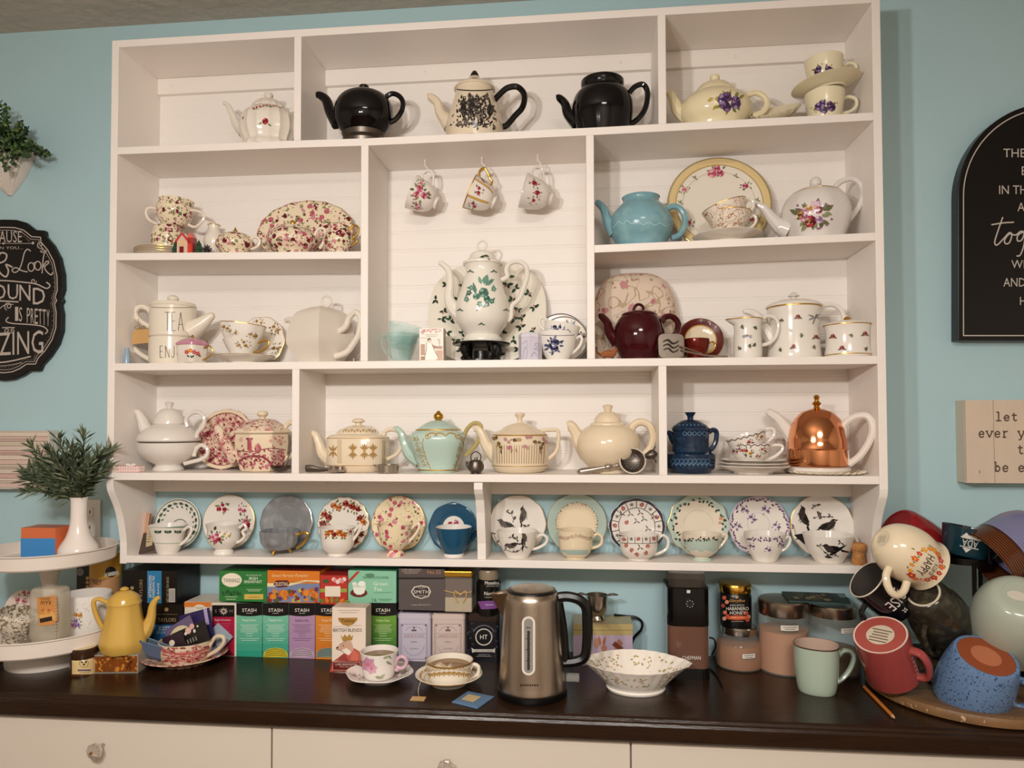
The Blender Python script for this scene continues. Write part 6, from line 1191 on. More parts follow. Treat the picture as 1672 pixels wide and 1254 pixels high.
stash('orange tea box with black top partly behind the fox pouch', 515, 557, 'd8862e', 'cc7424', 'Yerba Mate', '7a9088', 'f0dcb8')
stash('bright green tea box with black top behind the tea cup', 603, 647.5, '6a9a3a', '2f7034', 'Premium Green', None, 'd8e4b8')
# upper row, standing on the lower boxes
zr = zat(480, 984.5, BY)+.0005
d = [disc(378.5, 947, 16.5, 'e4d8bc', 28, 2, 11.5), disc(378.5, 947, 15.5, 'efe6d0', 28, 3, 10.5)]+txt('TWININGS', 365, 944.5, 392, 951, '3a3428', lay=4)+txt('100% PURE BLACK TEA', 402, 938, 427, 940.3, 'd8e0c8')+txt('IRISH', 407, 942, 421, 946.6, 'e8ecd8')+txt('BREAKFAST', 399, 947.5, 428, 952, 'e8ecd8')+[rect(399, 970, 430, 978.5, 'd0b258', 2)]+lines_of_print(402, 962, 428, 2, 2.4, 'c8d4b0', .8)+lines_of_print(403, 972, 427, 2, 2.6, '6a5a20', .8)+line([(358, 956.5), (435, 956)], .7, '1f5a2c', 2)
for i in range(16): d.append(disc(364+i*1.9, 968+3*math.sin(i), 2.6, ('2a5a30', '1f4a28', '3a6a3a')[i % 3], 7, 1))
d += lines_of_print(367, 974, 388, 2, 4, 'c8d4b0', .9)
flatbox('tea_box', 'green tea box with a cream oval badge on the upper row', 'tea box', 358, 932.5, 435.8, BY, DB, zr, '2f7a3a', top='2a6a34', decor=d)
d = [rect(436.5, 953, 522, 983, '7a86a8', 1)]+txt('Sweet Harvest Pumpkin', 444, 937, 503, 943.5, 'f0d8a0', shear=.25)+[([(447, 951), (452, 947.5), (470, 947.5), (473, 952), (470, 958), (455, 959.5), (447, 956)], '5a2018', 3)]+txt('CELESTIAL', 446.5, 950.5, 471.5, 956.5, 'f0e4c8', lay=4)
d += [([(436.5, 958), (470, 957), (500, 950), (522, 951), (522, 948), (498, 947), (470, 953), (436.5, 952)], 'e8d8a8', 2)]+txt('SEASONINGS', 476, 948.5, 516, 951.5, 'b86a28', lay=4)
r = random.Random(9)
for i in range(60): d.append(disc(r.uniform(438, 520), r.uniform(962, 981), r.uniform(1.8, 4.5), r.choice(('b84a24', 'd8862e', 'd8b040', '6a3a5a', '8a2a24', 'c86a28', '5a5a34', '4a3a6a')), 8, 2))
for x, y, rr in ((463, 969, 8), (500, 968, 7), (446, 974, 6), (515, 972, 6)): d += [disc(x+dx*rr*.4, y, rr*.6, c, 10, 3, rr*.75) for dx, c in ((-1, 'c86a24'), (1, 'd07828'), (0, 'e08a34'))]
flatbox('tea_box', 'orange harvest tea box covered in pumpkins on the upper row', 'tea box', 436.5, 932, 522, BY, DB, zr, 'd87a28', top='7a1f1a', decor=d)
d = [disc(532, 949, 5.5, '4a5a30', 12, 2, 3.5)]+[disc(545+i*3.4, 946+(i*7 % 5), 3.6, ('e8b8b0', 'd88a8a', 'f0d0c8')[i % 3], 8, 2) for i in range(6)]+[rect(522.6, 961, 566.5, 967, '9aa040', 2), rect(531, 957, 556, 974, 'e8dcc8', 3)]+lines_of_print(534, 960, 553, 4, 3, 'b88a80', .7)+[leaf(530+i*6, 985, 12, -1.57+(i-2)*.4, ('6a7a30', 'd87a28', '8a8a34')[i % 3], .5, 2) for i in range(6)]
flatbox('tea_box', 'small red tea box with blossoms and a white label', 'tea box', 522.8, 939.5, 566.8, BY-.006, .08, zr-.0005, 'b8352c', top='a82a28', decor=d)
d = [([(569, 947), (583, 933), (588, 933), (569, 953)], 'b83a30', 2)]+txt('YAMAMOTOYAMA', 592, 941, 635, 945, '2a5a48')+[disc(604, 939, 8, '5a8a70', 10, 2, 3)]+txt('Green', 610, 950, 633, 956, 'e8f0e0')+txt('Tea', 610, 959, 624, 964.5, 'e8f0e0')+line([(610, 968), (641, 967)], .6, '4a7a64')+txt('16', 608.5, 977, 615, 982.5, '2a5a48')+lines_of_print(617, 978, 640, 2, 2.4, '4a7a64', .8)
d += [disc(586, 968, 14, '6a2a20', 18, 2, 7), ([(576, 956), (598, 956), (595, 968), (590, 971), (583, 971), (578, 967)], 'e8ece0', 3), disc(587, 956, 11, 'c8d4bc', 16, 4, 3.2), disc(591, 953, 6, 'eef0e8', 12, 5, 4.5), disc(579, 953, 4, 'e4e8dc', 10, 5, 3)]
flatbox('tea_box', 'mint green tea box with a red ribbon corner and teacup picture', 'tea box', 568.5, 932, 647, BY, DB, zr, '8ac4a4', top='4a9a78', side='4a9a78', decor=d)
d = [rect(651.5, 929.5, 725.5, 942.5, '544a48', 1), rect(650.5, 943, 726, 945.5, '1c1818', 2)]+txt('LORD BERGAMOT', 656, 928.8, 688, 931.5, 'c8b8a8')+lines_of_print(656, 933, 686, 2, 2.4, 'a89888', .8)+txt('No.55', 698, 931, 720, 937, 'b8845a')
d += [([(671, 966), (676, 958), (688, 955.5), (700, 958), (704, 966), (700, 974), (688, 978), (676, 974)], 'd8ccc0', 2), ([(673, 966), (677.5, 959.5), (688, 957.3), (698.5, 959.5), (702, 966), (698.5, 972.5), (688, 976.2), (677.5, 972.5)], '3a3230', 3)]+txt('SMITH', 675.5, 963.5, 700.5, 969, 'e4dad0', lay=5)+txt('STEVEN', 683, 959, 694, 961, 'c8bcb0', lay=5)+txt('TEAMAKER', 680, 971.5, 696, 973.5, 'c8bcb0', lay=5)+txt('LORD BERGAMOT', 672, 986.5, 704, 988.5, 'c8b8ac')
zr2 = zat(690, 996.5, BY)
mat('greycard', '5e5553', .4)
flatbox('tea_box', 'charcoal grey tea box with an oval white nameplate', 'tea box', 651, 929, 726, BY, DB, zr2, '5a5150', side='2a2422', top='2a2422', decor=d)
# lidded glass canister of spice and the dark jar beside it
gc = thing('spice_canister', 'square glass canister with gold lid and layered contents', 'canister', (xat(751.5, BY+.033, zr2), BY+.036, zat(751, 1001, BY)+.0005)); s = pxm(gc.location); Hc = zat(751, 943, BY)-gc.location.z
q = MB(); q.box(-21.5*s, 21.5*s, -.032, .032, .002, Hc*.42, 'b3a284'); q.box(-21.5*s, 21.5*s, -.032, .032, Hc*.42, Hc-.006, '4a2a1c'); q.build('contents', gc, ('matte',), smooth=False)
mat('thinglass', 'e8e4da', .04, noise=.02, alpha=.15)
q = MB(); q.box(-23*s, 23*s, -.0345, .0345, 0, Hc); q.build('glass', gc, ('thinglass',), smooth=False, bev=.004)
q = MB(); q.box(-23.5*s, 23.5*s, -.036, .036, Hc, Hc+10*s); q.build('lid', gc, ('brass',), smooth=False, bev=.003)
q = MB(); q.col = 'c8a868'
for sg in (-1, 1): q.tube([(4*s, -.036, Hc*.5), (sg*8*s+4*s, -.038, Hc*.62), (sg*10*s+4*s, -.037, Hc*.5), (sg*4*s+4*s, -.036, Hc*.3)], .0016, 6)
q.tube([(-22*s, -.036, Hc*.62), (0, -.0365, Hc*.55), (22*s, -.036, Hc*.6)], .0012, 6); q.build('twine_bow', gc, ('matte',))
pot('tea_jar', 'dark jar with clear neck, white lettering and purple band', 'jar', 798, BY+.035, zat(798, 1001, BY+.035), [(20, 0), (20.5, 998), (20.5, 951), (17, 946), (17, 944)], k=1, m='blackplastic', lid=[(16, 945), (16.5, 932), (15, 929)], lcol='8a7a66', lm='china', decor=txt('Motelina', 792, 949, 815, 954.5, 'e8e2d8')+txt('ARTISAN TEA', 794, 956, 814, 958, 'c8c0b4')+txt('North', 791, 966, 808, 972, 'e8e2d8')+lines_of_print(791, 975, 808, 1, 2, 'b8b0a4', .8)+[([(780, 982), (817, 980), (816, 990), (808, 994), (786, 995)], '7a4a8a', 2)]+txt('lavender', 793, 986, 806, 988.5, 'e0d0e8', lay=4))
# tins
def tin(label, u0, u1, v0, v1, v2, col, dec, lidc, y0, m='card'):
    xa, xb = xat(u0, y0, ZC+.06), xat(u1, y0, ZC+.06); t = thing('tea_tin', label, 'tin', ((xa+xb)/2, y0+.045, ZC)); w = (xb-xa)/2
    zl_ = zat((u0+u1)/2, v1, y0)-ZC; zt_ = zat((u0+u1)/2, v0, y0)-ZC; L = t.location
    q = MB(); q.col = col; q.flat = True
    def rr(wx, wy, r): return [(sx*(wx-r)+r*math.cos(a), sy*(wy-r)+r*math.sin(a)) for sx, sy, a0 in ((1, 1, 0), (-1, 1, PI/2), (-1, -1, PI), (1, -1, 1.5*PI)) for a in (a0+PI/2*i/3 for i in range(4))]
    q.prism(rr(w, .045, .008), 'z', 0, zl_); q.decal(dec, lambda a, b, off: (ony(a, b, y0).x-L.x, -.045-off, max(ony(a, b, y0).z-ZC, .001))); q.build('body', t, (m,), smooth=False)
    q = MB(); q.col = lidc; q.prism(rr(w+.0008, .0458, .008), 'z', zl_, zt_-.003); q.prism(rr(w-.002, .043, .008), 'z', zt_-.003, zt_); q.build('lid', t, (m,), smooth=False); return t
def hdec(u0, u1, c, name):
    um = (u0+u1)/2; o = []
    for k in (5, 7): o += line([(u0+k, 1019), (u1-k, 1019), (u1-k, 1076), (u0+k, 1076), (u0+k, 1019)], .7, c, 1)
    o += txt('HARNEY & SONS', um-16, 1036.5, um+16, 1039.5, 'a87a70')+line([(u0+8, 1034.5), (u1-8, 1034.5)], .5, c)+line([(u0+8, 1041), (u1-8, 1041)], .5, c)+[disc(um, 1025, 1.6, '5a4a50', 6, 2), rect(um-4, 1027.5, um+4, 1030.5, '6a5a60', 2)]+txt(name, um-5, 1047, um+5, 1049, '6a5a60')+arc(um, 1050, 17, .2, PI-.2, .6, c, ry=20)+txt('20 SACHETS', um-7, 1058, um+7, 1060, '8a7a80')+arc(um, 1032, 14, PI+.2, 2*PI-.2, .6, c, ry=9)
    for sx in (u0+8, u1-8):
        for sy in (1021, 1074): o.append(disc(sx, sy, 1.5, '5a4a50', 5, 2))
    return o
yH = yc(690, 1080)
tin('pale lilac tea tin with fine framed lettering', 649, 703, 1002, 1010, 1080, 'c4bcca', hdec(649, 703, '8a7ea0', 'PARIS'), 'c8bfcc', yH)
tin('pale pink tea tin with fine framed lettering', 704.5, 758.5, 1003, 1011, 1080, 'cfbcb4', hdec(704.5, 758.5, 'a08a88', 'TROPICAL'), 'd0beb6', yH)
d = ringz(790, 1040, 12.2, 13.6, 'd8d2c8', 36)+[disc(790+13.4*math.cos(a*PI/14), 1040+13.4*math.sin(a*PI/14), .9, 'd8d2c8', 5, 2) for a in range(28)]+txt('HT', 784, 1036.5, 796, 1043.5, 'e8e2d8')+[([(770, 1057.5), (774, 1060), (806, 1060), (808.5, 1057.5), (808, 1066), (805, 1064.5), (774, 1064.5), (771, 1066)], 'ccc6bc', 2)]+txt('BLACK CASK BOURBON', 776, 1061, 804, 1063.5, '2a2424', lay=4)+txt('Small Batch Tea', 781, 1067.5, 800, 1069.5, 'b8b0a8')+lines_of_print(777, 1071, 803, 1, 2, 'a8a098', .8)+arc(790, 1040, 19, PI+.5, 2*PI-.5, 1.0, '8a8a98', 1)
for i in range(18): a = i*.7; d.append(leaf(768+(i % 2)*40+3*math.sin(a), 1018+i*3.2, 6, a, '2c3346', .5, 1))
tin('black tea tin with a white round seal and banner', 763, 815.5, 1002, 1014, 1084, '0d0c10', d, '2a1a12', yH+.004)
# fox pouch
yt = yc(570, 1099); fx = []
fx += [([(552, 1008.5), (584, 1008.5), (583, 1013), (577, 1019), (568, 1022.5), (560, 1020), (553.5, 1014)], 'a87c3a', 2)]+txt('Tetley', 557, 1010.5, 579, 1017.5, '3a2418', lay=4)+txt('BRITISH BLENDS', 544, 1026, 591, 1031.5, '3a302c')+line([(545, 1024), (558, 1022.5), (564, 1025), (575, 1022), (590, 1021)], .5, '9a8a80', 1, 3)+lines_of_print(551, 996, 589, 2, 3.6, 'a8988a', .8)
fx += [([(556, 1036), (560, 1041), (563, 1035.5), (567, 1040), (571, 1035), (574, 1040), (577, 1036), (575, 1045), (560, 1047)], 'a8843c', 3)]
fx += [([(549, 1057), (556, 1051), (563, 1048), (567, 1043), (569, 1037), (572, 1041), (573, 1047), (576, 1053), (577, 1062), (570, 1068), (562, 1064), (556, 1061), (550, 1060)], 'c8a088', 2), ([(567, 1043), (569, 1038), (571, 1042), (570, 1048)], 'e0c8b4', 3), ([(549, 1057), (552, 1055.5), (552.5, 1058.5), (549.5, 1059)], '3a2820', 4), disc(561, 1054, 1.1, '2a1c18', 6, 4), ([(558, 1061), (566, 1058), (574, 1064), (570, 1070), (562, 1066)], 'ecdccc', 3)]
fx += [([(545, 1079), (556, 1071), (562, 1066), (572, 1068), (578, 1058), (588, 1064), (593, 1072), (592, 1079)], 'b8584a', 2), ([(556, 1071), (563, 1067), (570, 1079), (552, 1079)], '9a3f38', 3), ([(574, 1066), (578, 1060), (586, 1068), (584, 1079), (572, 1079)], 'c86a58', 3)]
fx += line([(549, 1060), (556, 1061.5), (562, 1065)], .7, '5a3a30', 5)+line([(567, 1044), (562, 1048), (555, 1052)], .7, '7a5444', 5)
fx += [([(539.5, 1080), (596, 1078.5), (594.5, 1098), (538.5, 1099.5)], '7a2a22', 1), rect(544, 1081, 588, 1094, '6a1f1a', 2)]+line([(544, 1081), (588, 1081), (589, 1094), (543, 1094), (544, 1081)], .6, 'd8a898', 3)+txt('LORD SEAWORTHY', 548, 1083, 583, 1086.3, 'e8d0c4', lay=4)+txt('EARL GREY TEA', 555, 1087.5, 577, 1089.5, 'd8b8a8', lay=4)+txt('20 TEABAGS  NET WT 1.4 OZ (40g)', 547, 1095.3, 586, 1097, 'd8b8a8', lay=4)
fx += [([(538.5, 1099), (545, 1096), (544, 1082), (540, 1092)], 'b84a40', 2)]
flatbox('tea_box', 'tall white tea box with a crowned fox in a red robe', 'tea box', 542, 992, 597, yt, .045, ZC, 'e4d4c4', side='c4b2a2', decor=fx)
# ================================================================== cups of tea in front
ysc = yc(620, 1130)+.078
wv = lambda t, z: 1+.03*math.cos(6*t)
dsc = spray(.55, .15, .35, .3, [('b87a98', 'd8a8bc', '8a5070')], ['9aa080', 'b0b498'], 3, 8, .3, 3)+spray(-.6, -.2, .3, .25, [('c898a8', 'e0c0c8', 'a06a80')], ['9aa080', 'b0b498'], 2, 8, .3, 5)+spray(.1, -.72, .3, .18, [('d8b0bc', 'e8d0d4', 'b08090')], ['a8ac90'], 1, 8, .4, 7)
saucer_flat('pink_flower_saucer', 'wavy white saucer with pink flowers under the tea cup', 620, ysc, ZC, 54, 13, col='e8e0d8', mod=wv, decor=dsc)
fl = flower(601, 1085, 13, 'c890a8', 'd87080', 6, .3)+flower(607, 1092, 10, 'd8a8bc', 'd87080', 6, .8)+[leaf(625, 1075, 12, -.3, 'a0a888', .35), leaf(630, 1080, 12, .5, '8a9474', .35), leaf(612, 1105, 14, .2, '9aa080', .35), leaf(620, 1108, 12, -.7, 'b0b498', .4), leaf(608, 1110, 12, 2.2, '9aa080', .35), leaf(634, 1070, 8, .9, '8a9474', .4)]
pot('pink_flower_teacup', 'tapered white cup with pink flowers and ring handle, full of tea', 'teacup', 619, ysc, ZC+.0066, [(21, 0), (22, 1119), (25, 1100), (28, 1080), (31, 1062)], hollow=1.8, col='e9e1d8', decor=fl, fill=(28.5, 1070, '7a5a2a'), handle=[(645, 1086), (648, 1077), (655, 1072), (662, 1075), (664, 1082), (660, 1089), (653, 1091), (647, 1088)], handles=[[(645, 1092), (648, 1094), (650, 1092)]], hr=3, hcol='d0a8b8')
yg = yc(733, 1138)+.082
saucer_flat('gold_lace_saucer', 'white saucer with a gold lace border under the wide cup', 733, yg, ZC, 55, 16, col='e9dfce', rimm='goldpaint', decor=sum(([disc(.84*math.cos(a*PI/18), .84*math.sin(a*PI/18), .045, 'b08a4a', 7, 2)]+[leaf(.78*math.cos(a*PI/18), .78*math.sin(a*PI/18), .12, a*PI/18+d, 'b8965a', .35) for d in (-.6, .6)] for a in range(36)), [])+ringz(0, 0, .72, .735, 'b08a4a'))
gd = []
for i in range(9):
    x = 702+i*7.8; yy = 1095-2*math.cos((i-4)*.5)
    gd += [leaf(x, yy+3, 9, a, 'b08a4a', .3) for a in (1.57, .8, 2.3)]+arc(x, yy-3, 3.2, 0, PI, 1.0, 'b8944e')+[disc(x, yy-4, 1.4, 'c89a50', 6, 2)]
pot('gold_lace_teacup', 'wide white cup with gold lace border holding tea and a teabag', 'teacup', 734, yg, ZC+.0080, [(24, 0), (26, 1120), (31, 1114), (35, 1103), (36, 1090), (39, 1078)], hollow=2, col='e9dfce', decor=gd, fill=(34, 1086, '8a6230'), rim=('goldpaint', [(1078, 1.1)]), handle=[(766, 1096), (772, 1085), (781, 1088), (781, 1098), (774, 1108), (760, 1114)], hr=3)
tb = thing('teabag', 'used paper teabag in the gold lace cup with its tag on the worktop', 'teabag', (xat(722, yg-.01, ZC+.05), yg-.012, zat(734, 1084, yg))); s = pxm(tb.location)
q = MB(); q.col = 'd8c6a8'; q.prism([(-16*s, -3*s), (-4*s, 5*s), (8*s, -2*s), (14*s, 4*s), (20*s, -4*s)], 'y', -.012, .004); q.build('bag', tb, ('matte',), smooth=False)
tg_ = onz(683, 1141, ZC); o_ = tg_-tb.location; q = MB(); q.col = 'c9a06a'; q.box(o_.x-11*s, o_.x+11*s, o_.y-.012, o_.y+.010, o_.z+.0002, o_.z+.0014); q.build('paper_tag', tb, ('card',), smooth=False)
rim_l = ony(699, 1092, yg-.035)-tb.location; e2 = onz(683, 1126, ZC+.02)-tb.location
q = MB(); q.col = 'd8c8a8'; q.tube([(-16*s, 0, 0), (rim_l.x-.004, rim_l.y, rim_l.z+.012), (rim_l.x-.012, rim_l.y-.02, rim_l.z-.02), tuple(e2), (o_.x, o_.y+.006, o_.z+.002)], .0006, 5); q.build('string', tb, ('matte',))
P4 = [onz(737.4, 1147.5, ZC), onz(764, 1129.6, ZC), onz(807, 1138.6, ZC), onz(779.5, 1158, ZC)]; c4 = sum(P4, Vector())/4
pkt = thing('tea_packet', 'flat blue tea packet lying beside the gold lace saucer', 'packet', c4); q = MB(); q.col = '5a7898'
q.grid([[p-c4+Vector((0, 0, .0003)) for p in P4], [(p-c4)*1.0+Vector((0, 0, .002)) for p in P4], [(p-c4)*.88+Vector((0, 0, .0035)) for p in P4], [(p-c4)*.5+Vector((0, 0, .0042)) for p in P4]], True, True)
q.poly([(p-c4)*.48+Vector((-.004, -.001, .0048)) for p in P4], 'c2ab80'); q.build('wrapper', pkt, ('card',), smooth=False)
# ================================================================== kettle and the right of the worktop
mat('brushedsteel', 'b9ab9b', .27, 1, noise=.18, nscale=30, stretch=(20, 20, .6))
ky = yc(869, 1131); L0 = Vector((xat(869, ky, ZC), ky, ZC))
kd = []
for k in (0, 1):
    w, c = ((10.8, 'd8d0c4'), (7.2, '8a857e'))[k]
    P = [(863+w*math.cos(a), 1017-(0 if k else 0)+w*math.sin(a)*1.0) for a in (PI+PI*i/8 for i in range(9))]+[(863+w*math.cos(a), 1092+w*math.sin(a)) for a in (PI*i/8 for i in range(9))]
    kd.append((P, c, 1+k))
kd += [rect(861, 1030, 865, 1094, '2f2c2a', 4)]+[rect(859+(i % 2)*3, 1024+i*9, 866, 1025.5+i*9, '3a3632', 5) for i in range(8)]
kd += [rect(849+i*3.9, 1117.5, 851.6+i*3.9, 1120.5, '3a2c20', 3) for i in range(8)]
kt = pot('electric_kettle', 'brushed steel electric kettle with black handle and water window', 'kettle', 869, ky, ZC, [(55.5, 1120), (55.5, 1117), (54, 1103), (51, 1060), (48, 1015), (46, 982), (45, 972), (41, 965)], m='brushedsteel', k=2, n=64, foot=[(56, 0), (57, 1129), (57, 1120), (55, 1118.5)], footm='blackplastic', lid=[(41, 966), (39, 962), (36, 961)], lm='blackplastic', knob=[(35, 962), (34, 959.5), (20, 958)], km='brushedsteel', decor=kd,
    handle=[(905, 977), (925, 974), (945, 979), (957, 992), (959, 1015), (959, 1050), (955, 1072), (940, 1080), (915, 1082)], hr=8.5, hm='blackplastic')
s = pxm(kt.location); V = lambda a, b, dy: tuple(ony(a, b, ky)-kt.location+Vector((0, dy*s, 0)))
q = MB(); A0, A1, B0, B1, C0, D0 = V(800, 970, -3), V(800, 970, 3), V(834, 964, -20), V(834, 964, 20), V(826, 1016, 0), V(812, 990, 0)
q.v += [A0, A1, B0, B1, C0, D0]
for f_ in ((0, 2, 4, 5), (1, 5, 4, 3), (0, 5, 1)): q.face(f_)
q.v += [V(803, 971, -1.5), V(803, 971, 1.5), V(834, 965.5, -17), V(834, 965.5, 17)]
for f_ in ((0, 6, 8, 2), (1, 3, 9, 7), (0, 1, 7, 6)): q.face(f_)
q.build('spout', kt, ('brushedsteel',), smooth=False)
q = MB(); q.col = 'b8b0a8'; a_ = ony(924, 1100, ky)-kt.location; b_ = ony(946, 1112, ky)-kt.location; q.box(a_.x, b_.x, -.008, .008, b_.z, a_.z); q.build('switch_lever', kt, ('thinglass',), smooth=False, bev=.002)
q = MB(); q.tube([tuple(ony(912, 985, ky)-kt.location), tuple(ony(921, 1030, ky)-kt.location), tuple(ony(923, 1085, ky)-kt.location)], [8*s, 6*s, 8*s], 10, 4); q.build('handle_spine', kt, ('blackplastic',))
# scalloped oval bowl
mat('bowlchina', 'e8dfcc', .16, layers=(('dots', 60, .2, ('a89a58', 'c8ac80', 'e8dfcc', 'e8dfcc', 'e8dfcc')), ('scroll', 40, .008, ('c2b48a',))))
by = yc(1035, 1139)+.056; bw = thing('oval_bowl', 'white scalloped oval serving bowl with faint gold sprigs', 'bowl', (xat(1038, by, ZC), by, ZC)); s = pxm(bw.location); Hb = zat(1038, 1080, by)-ZC
def bm(t, z):
    f = z/Hb; e = abs(math.cos(t)); return 1+.012*f*math.cos(24*t)+f*f*(.17*e**14)
R1 = 77*s
q = MB(); P_ = catmull([(.60, 0), (.62, .08), (.60, .16), (.74, .45), (.9, .8), (1.0, 1.0)], 4)
P_ = [(r_*R1, z_*Hb) for r_, z_ in P_]; P2_ = P_+[(r_-2.2*s, z_+.0005) for r_, z_ in reversed(P_) if z_ > .18*Hb]+[(1e-5, .15*Hb)]
q.lathe([(1e-5, 0)]+P2_, 120, bm, sy=.82)
dr = []
r = random.Random(12)
def bs(a, b, off):
    z = b*Hb; rr = R1
    for (r0, za), (r1, zb2) in zip(P_, P_[1:]):
        if za <= z <= zb2: rr = r0+(r1-r0)*(z-za)/(zb2-za+1e-9); break
    rr = rr*bm(a % (2*PI), z)+off; return (rr*math.cos(a), rr*.82*math.sin(a), z)
def bi(a, b, off):
    p = bs(a, b, 0); k = (math.hypot(p[0], p[1])-2.2*s-off)/math.hypot(p[0], p[1]); return (p[0]*k, p[1]*k, p[2]+.001)
for f in (bs, bi):
    dr = []
    for c in range(9):
        a0 = 2*PI*c/9+r.uniform(-.15, .15); 
        for i in range(16): dr.append(leaf(a0+r.uniform(-.26, .26), .62+r.uniform(-.2, .2), .09, r.uniform(0, 6), r.choice(('a8a05c', 'b89858', 'c8a078', '9a9a60')), .5, 1))
    q.decal(dr, f)
q.build('body', bw, ('china',))
# tin with hares, strainer on it
ty = -.105; zt_ = zat(985, 1019, ty)
hd_ = [rect(936, 1019, 1033, 1037, 'b3a06c', 1)]+line([(936, 1029), (1033, 1029)], 1.0, '8a7840', 2)
for x in (980, 985): hd_ += [leaf(x, 1055, 18, -1.57+(x-982)*.07, 'a86a4c', .28, 2)]
hd_ += [disc(974, 1050, 5, 'b88a74', 10, 2, 9), ([(1001, 1054), (1011, 1043), (1017, 1050), (1013, 1057), (1005, 1059)], 'a8705a', 2), ([(999, 1053), (1004, 1047), (1018, 1058), (1012, 1062)], '7a4030', 3), disc(986, 1058, 5, 'b87a5c', 10, 2), disc(1008, 1061, 5, 'c08a70', 10, 2)]
tin2 = flatbox('biscuit_tin', 'lilac tin with gold lid and brown hare drawings behind the bowl', 'tin', 936, 1019, 1033, ty, .09, ZC, 'b9a5ba', top='a89a74', side='a89aa8', decor=hd_)
sy_ = ty+.035; sr = thing('cup_strainer', 'tall silver cup-shaped tea strainer with pierced lugs on the tin', 'strainer', (xat(975, sy_, zt_), sy_, zt_+.0005)); s = pxm(sr.location); Hs = zat(975, 971, sy_)-zt_
q = MB(); q.lathe(catmull([(1e-5, 0), (11*s, 0), (12*s, .006), (10*s, .012), (14*s, .022), (17*s, Hs*.6), (18*s, Hs)], 2)+[(16.5*s, Hs), (15*s, Hs*.5), (1e-5, Hs*.3)], 32); q.build('cup', sr, ('silver',))
for sg in (-1, 1):
    q = MB()
    for i in range(3): q.tube([(sg*17*s, (i-1)*.006, Hs-.001), (sg*26*s, (i-1)*.010, Hs+.001), (sg*34*s, 0, Hs)], .0012, 5)
    for i in range(5): q.tube([(sg*(20+i*3)*s, -.008+i*.001, Hs), (sg*(20+i*3)*s, .008-i*.001, Hs)], .0008, 5, 1)
    q.build('lug', sr, ('silver',))
q = MB(); q.tube([(10*s, 0, .025), (18*s, .01, .022)], .002, 6, 1)
cd_ = MB(); pts = [ony(1003, 1004, -.03), ony(1020, 1006, -.022), ony(1038, 1008, -.02), ony(1048, 1016, -.02), ony(1047, 1028, -.025), ony(1036, 1040, -.02), ony(1030, 1055, -.01), ony(1030, 1062, -.006)]
o0 = pts[-1]; cd_.tube([tuple(p-o0) for p in pts], .0035, 8, 5); o = cd_.build('power_cord', None, ('blackplastic',)); o.location = o0; tag(o, 'black kettle cord looping above the hare tin', 'cord')
# coffee grinder
gy = yc(1126, 1109); xa, xb = xat(1091.5, gy, ZC+.1), xat(1159, gy, ZC+.1); gd_ = thing('coffee_grinder', 'black coffee grinder with clear brown grounds bin', 'grinder', ((xa+xb)/2, gy+.06, ZC)); w = (xb-xa)/2
G = lambda v: zat(1126, v, gy)-ZC
def rr4(wx, y0, y1, r_): return [(sx*(wx-r_)+r_*math.cos(a), (y1-r_ if sy > 0 else y0+r_)+r_*math.sin(a)) for sx, sy, a0 in ((1, 1, 0), (-1, 1, PI/2), (-1, -1, PI), (1, -1, 1.5*PI)) for a in (a0+PI/2*i/4 for i in range(5))]
mat('glossblack', '0b0a0a', .08, noise=.1)
q = MB(); q.prism(rr4(w+.002, -.062, .06, .02), 'z', 0, G(1092)); q.build('base', gd_, ('blackplastic',), smooth=False)
mat('smokedbin', '6a4a3d', .12, noise=.1, nscale=8)
q = MB(); q.prism(rr4(w, -.06, .06, .02), 'z', G(1092), G(1023)); q.mi = 1; L = gd_.location
q.decal(txt('CHEFMAN', 1114, 1071, 1144, 1077, 'e0dad0'), lambda a, b, off: (ony(a, b, gy).x-L.x, -.06-off, ony(a, b, gy).z-ZC)); q.build('grounds_bin', gd_, ('smokedbin', 'card'), smooth=False)
q = MB(); q.prism(rr4(w+.001, -.061, .06, .02), 'z', G(1023), G(962)); o = q.build('housing', gd_, ('glossblack',), smooth=False)
q = MB(); q.lathe([(1e-5, 0), (.0125, 0), (.012, .003), (.0105, .0045), (1e-5, .0045)], 24, col='1a1818')
for a in range(8): q.lathe([(1e-5, .0045), (.0009, .0046), (1e-5, .0048)], 6, cx=.008*math.cos(a*PI/4), cy=.008*math.sin(a*PI/4), col='e8e2d8')
d_ = q.build('dial', o, ('card',)); P = ony(1126, 985, gy)-L; d_.location = (P.x, -.0612, P.z); d_.rotation_euler = (PI/2, 0, 0)
q = MB(); P = ony(1124, 966, gy)-L; q.box(P.x-.004, P.x+.004, -.0625, -.0612, P.z-.003, P.z+.004, 'd8d2c8'); P = ony(1127, 1010, gy)-L; q.lathe([(1e-5, 0), (.005, 0), (.005, .002), (1e-5, .002)], 14, cx=0, cy=0, col='2a2826'); q.build('button', o, ('card',), smooth=False)
mat('smokeglass', '5b5048', .06, noise=.05, alpha=.45)
q = MB(); q.prism(rr4(w*.9, -.052, .05, .02), 'z', G(962), G(938)); q.build('hopper', gd_, ('smokeglass',), smooth=False, bev=.003)
q = MB(); q.col = '0d0c0c'; P0 = [ony(1158, 1041, gy+.1), ony(1166, 1044, gy+.1), ony(1168, 1056, gy+.1), ony(1162, 1070, gy+.1)]; q.tube([tuple(p-L) for p in P0], .0022, 6)
P0 = [onz(1160, 1092, ZC+.003), onz(1170, 1102, ZC+.003), onz(1180, 1121, ZC+.003)]; q.tube([tuple(p-L) for p in P0], .0022, 6); q.build('cord', gd_, ('blackplastic',))
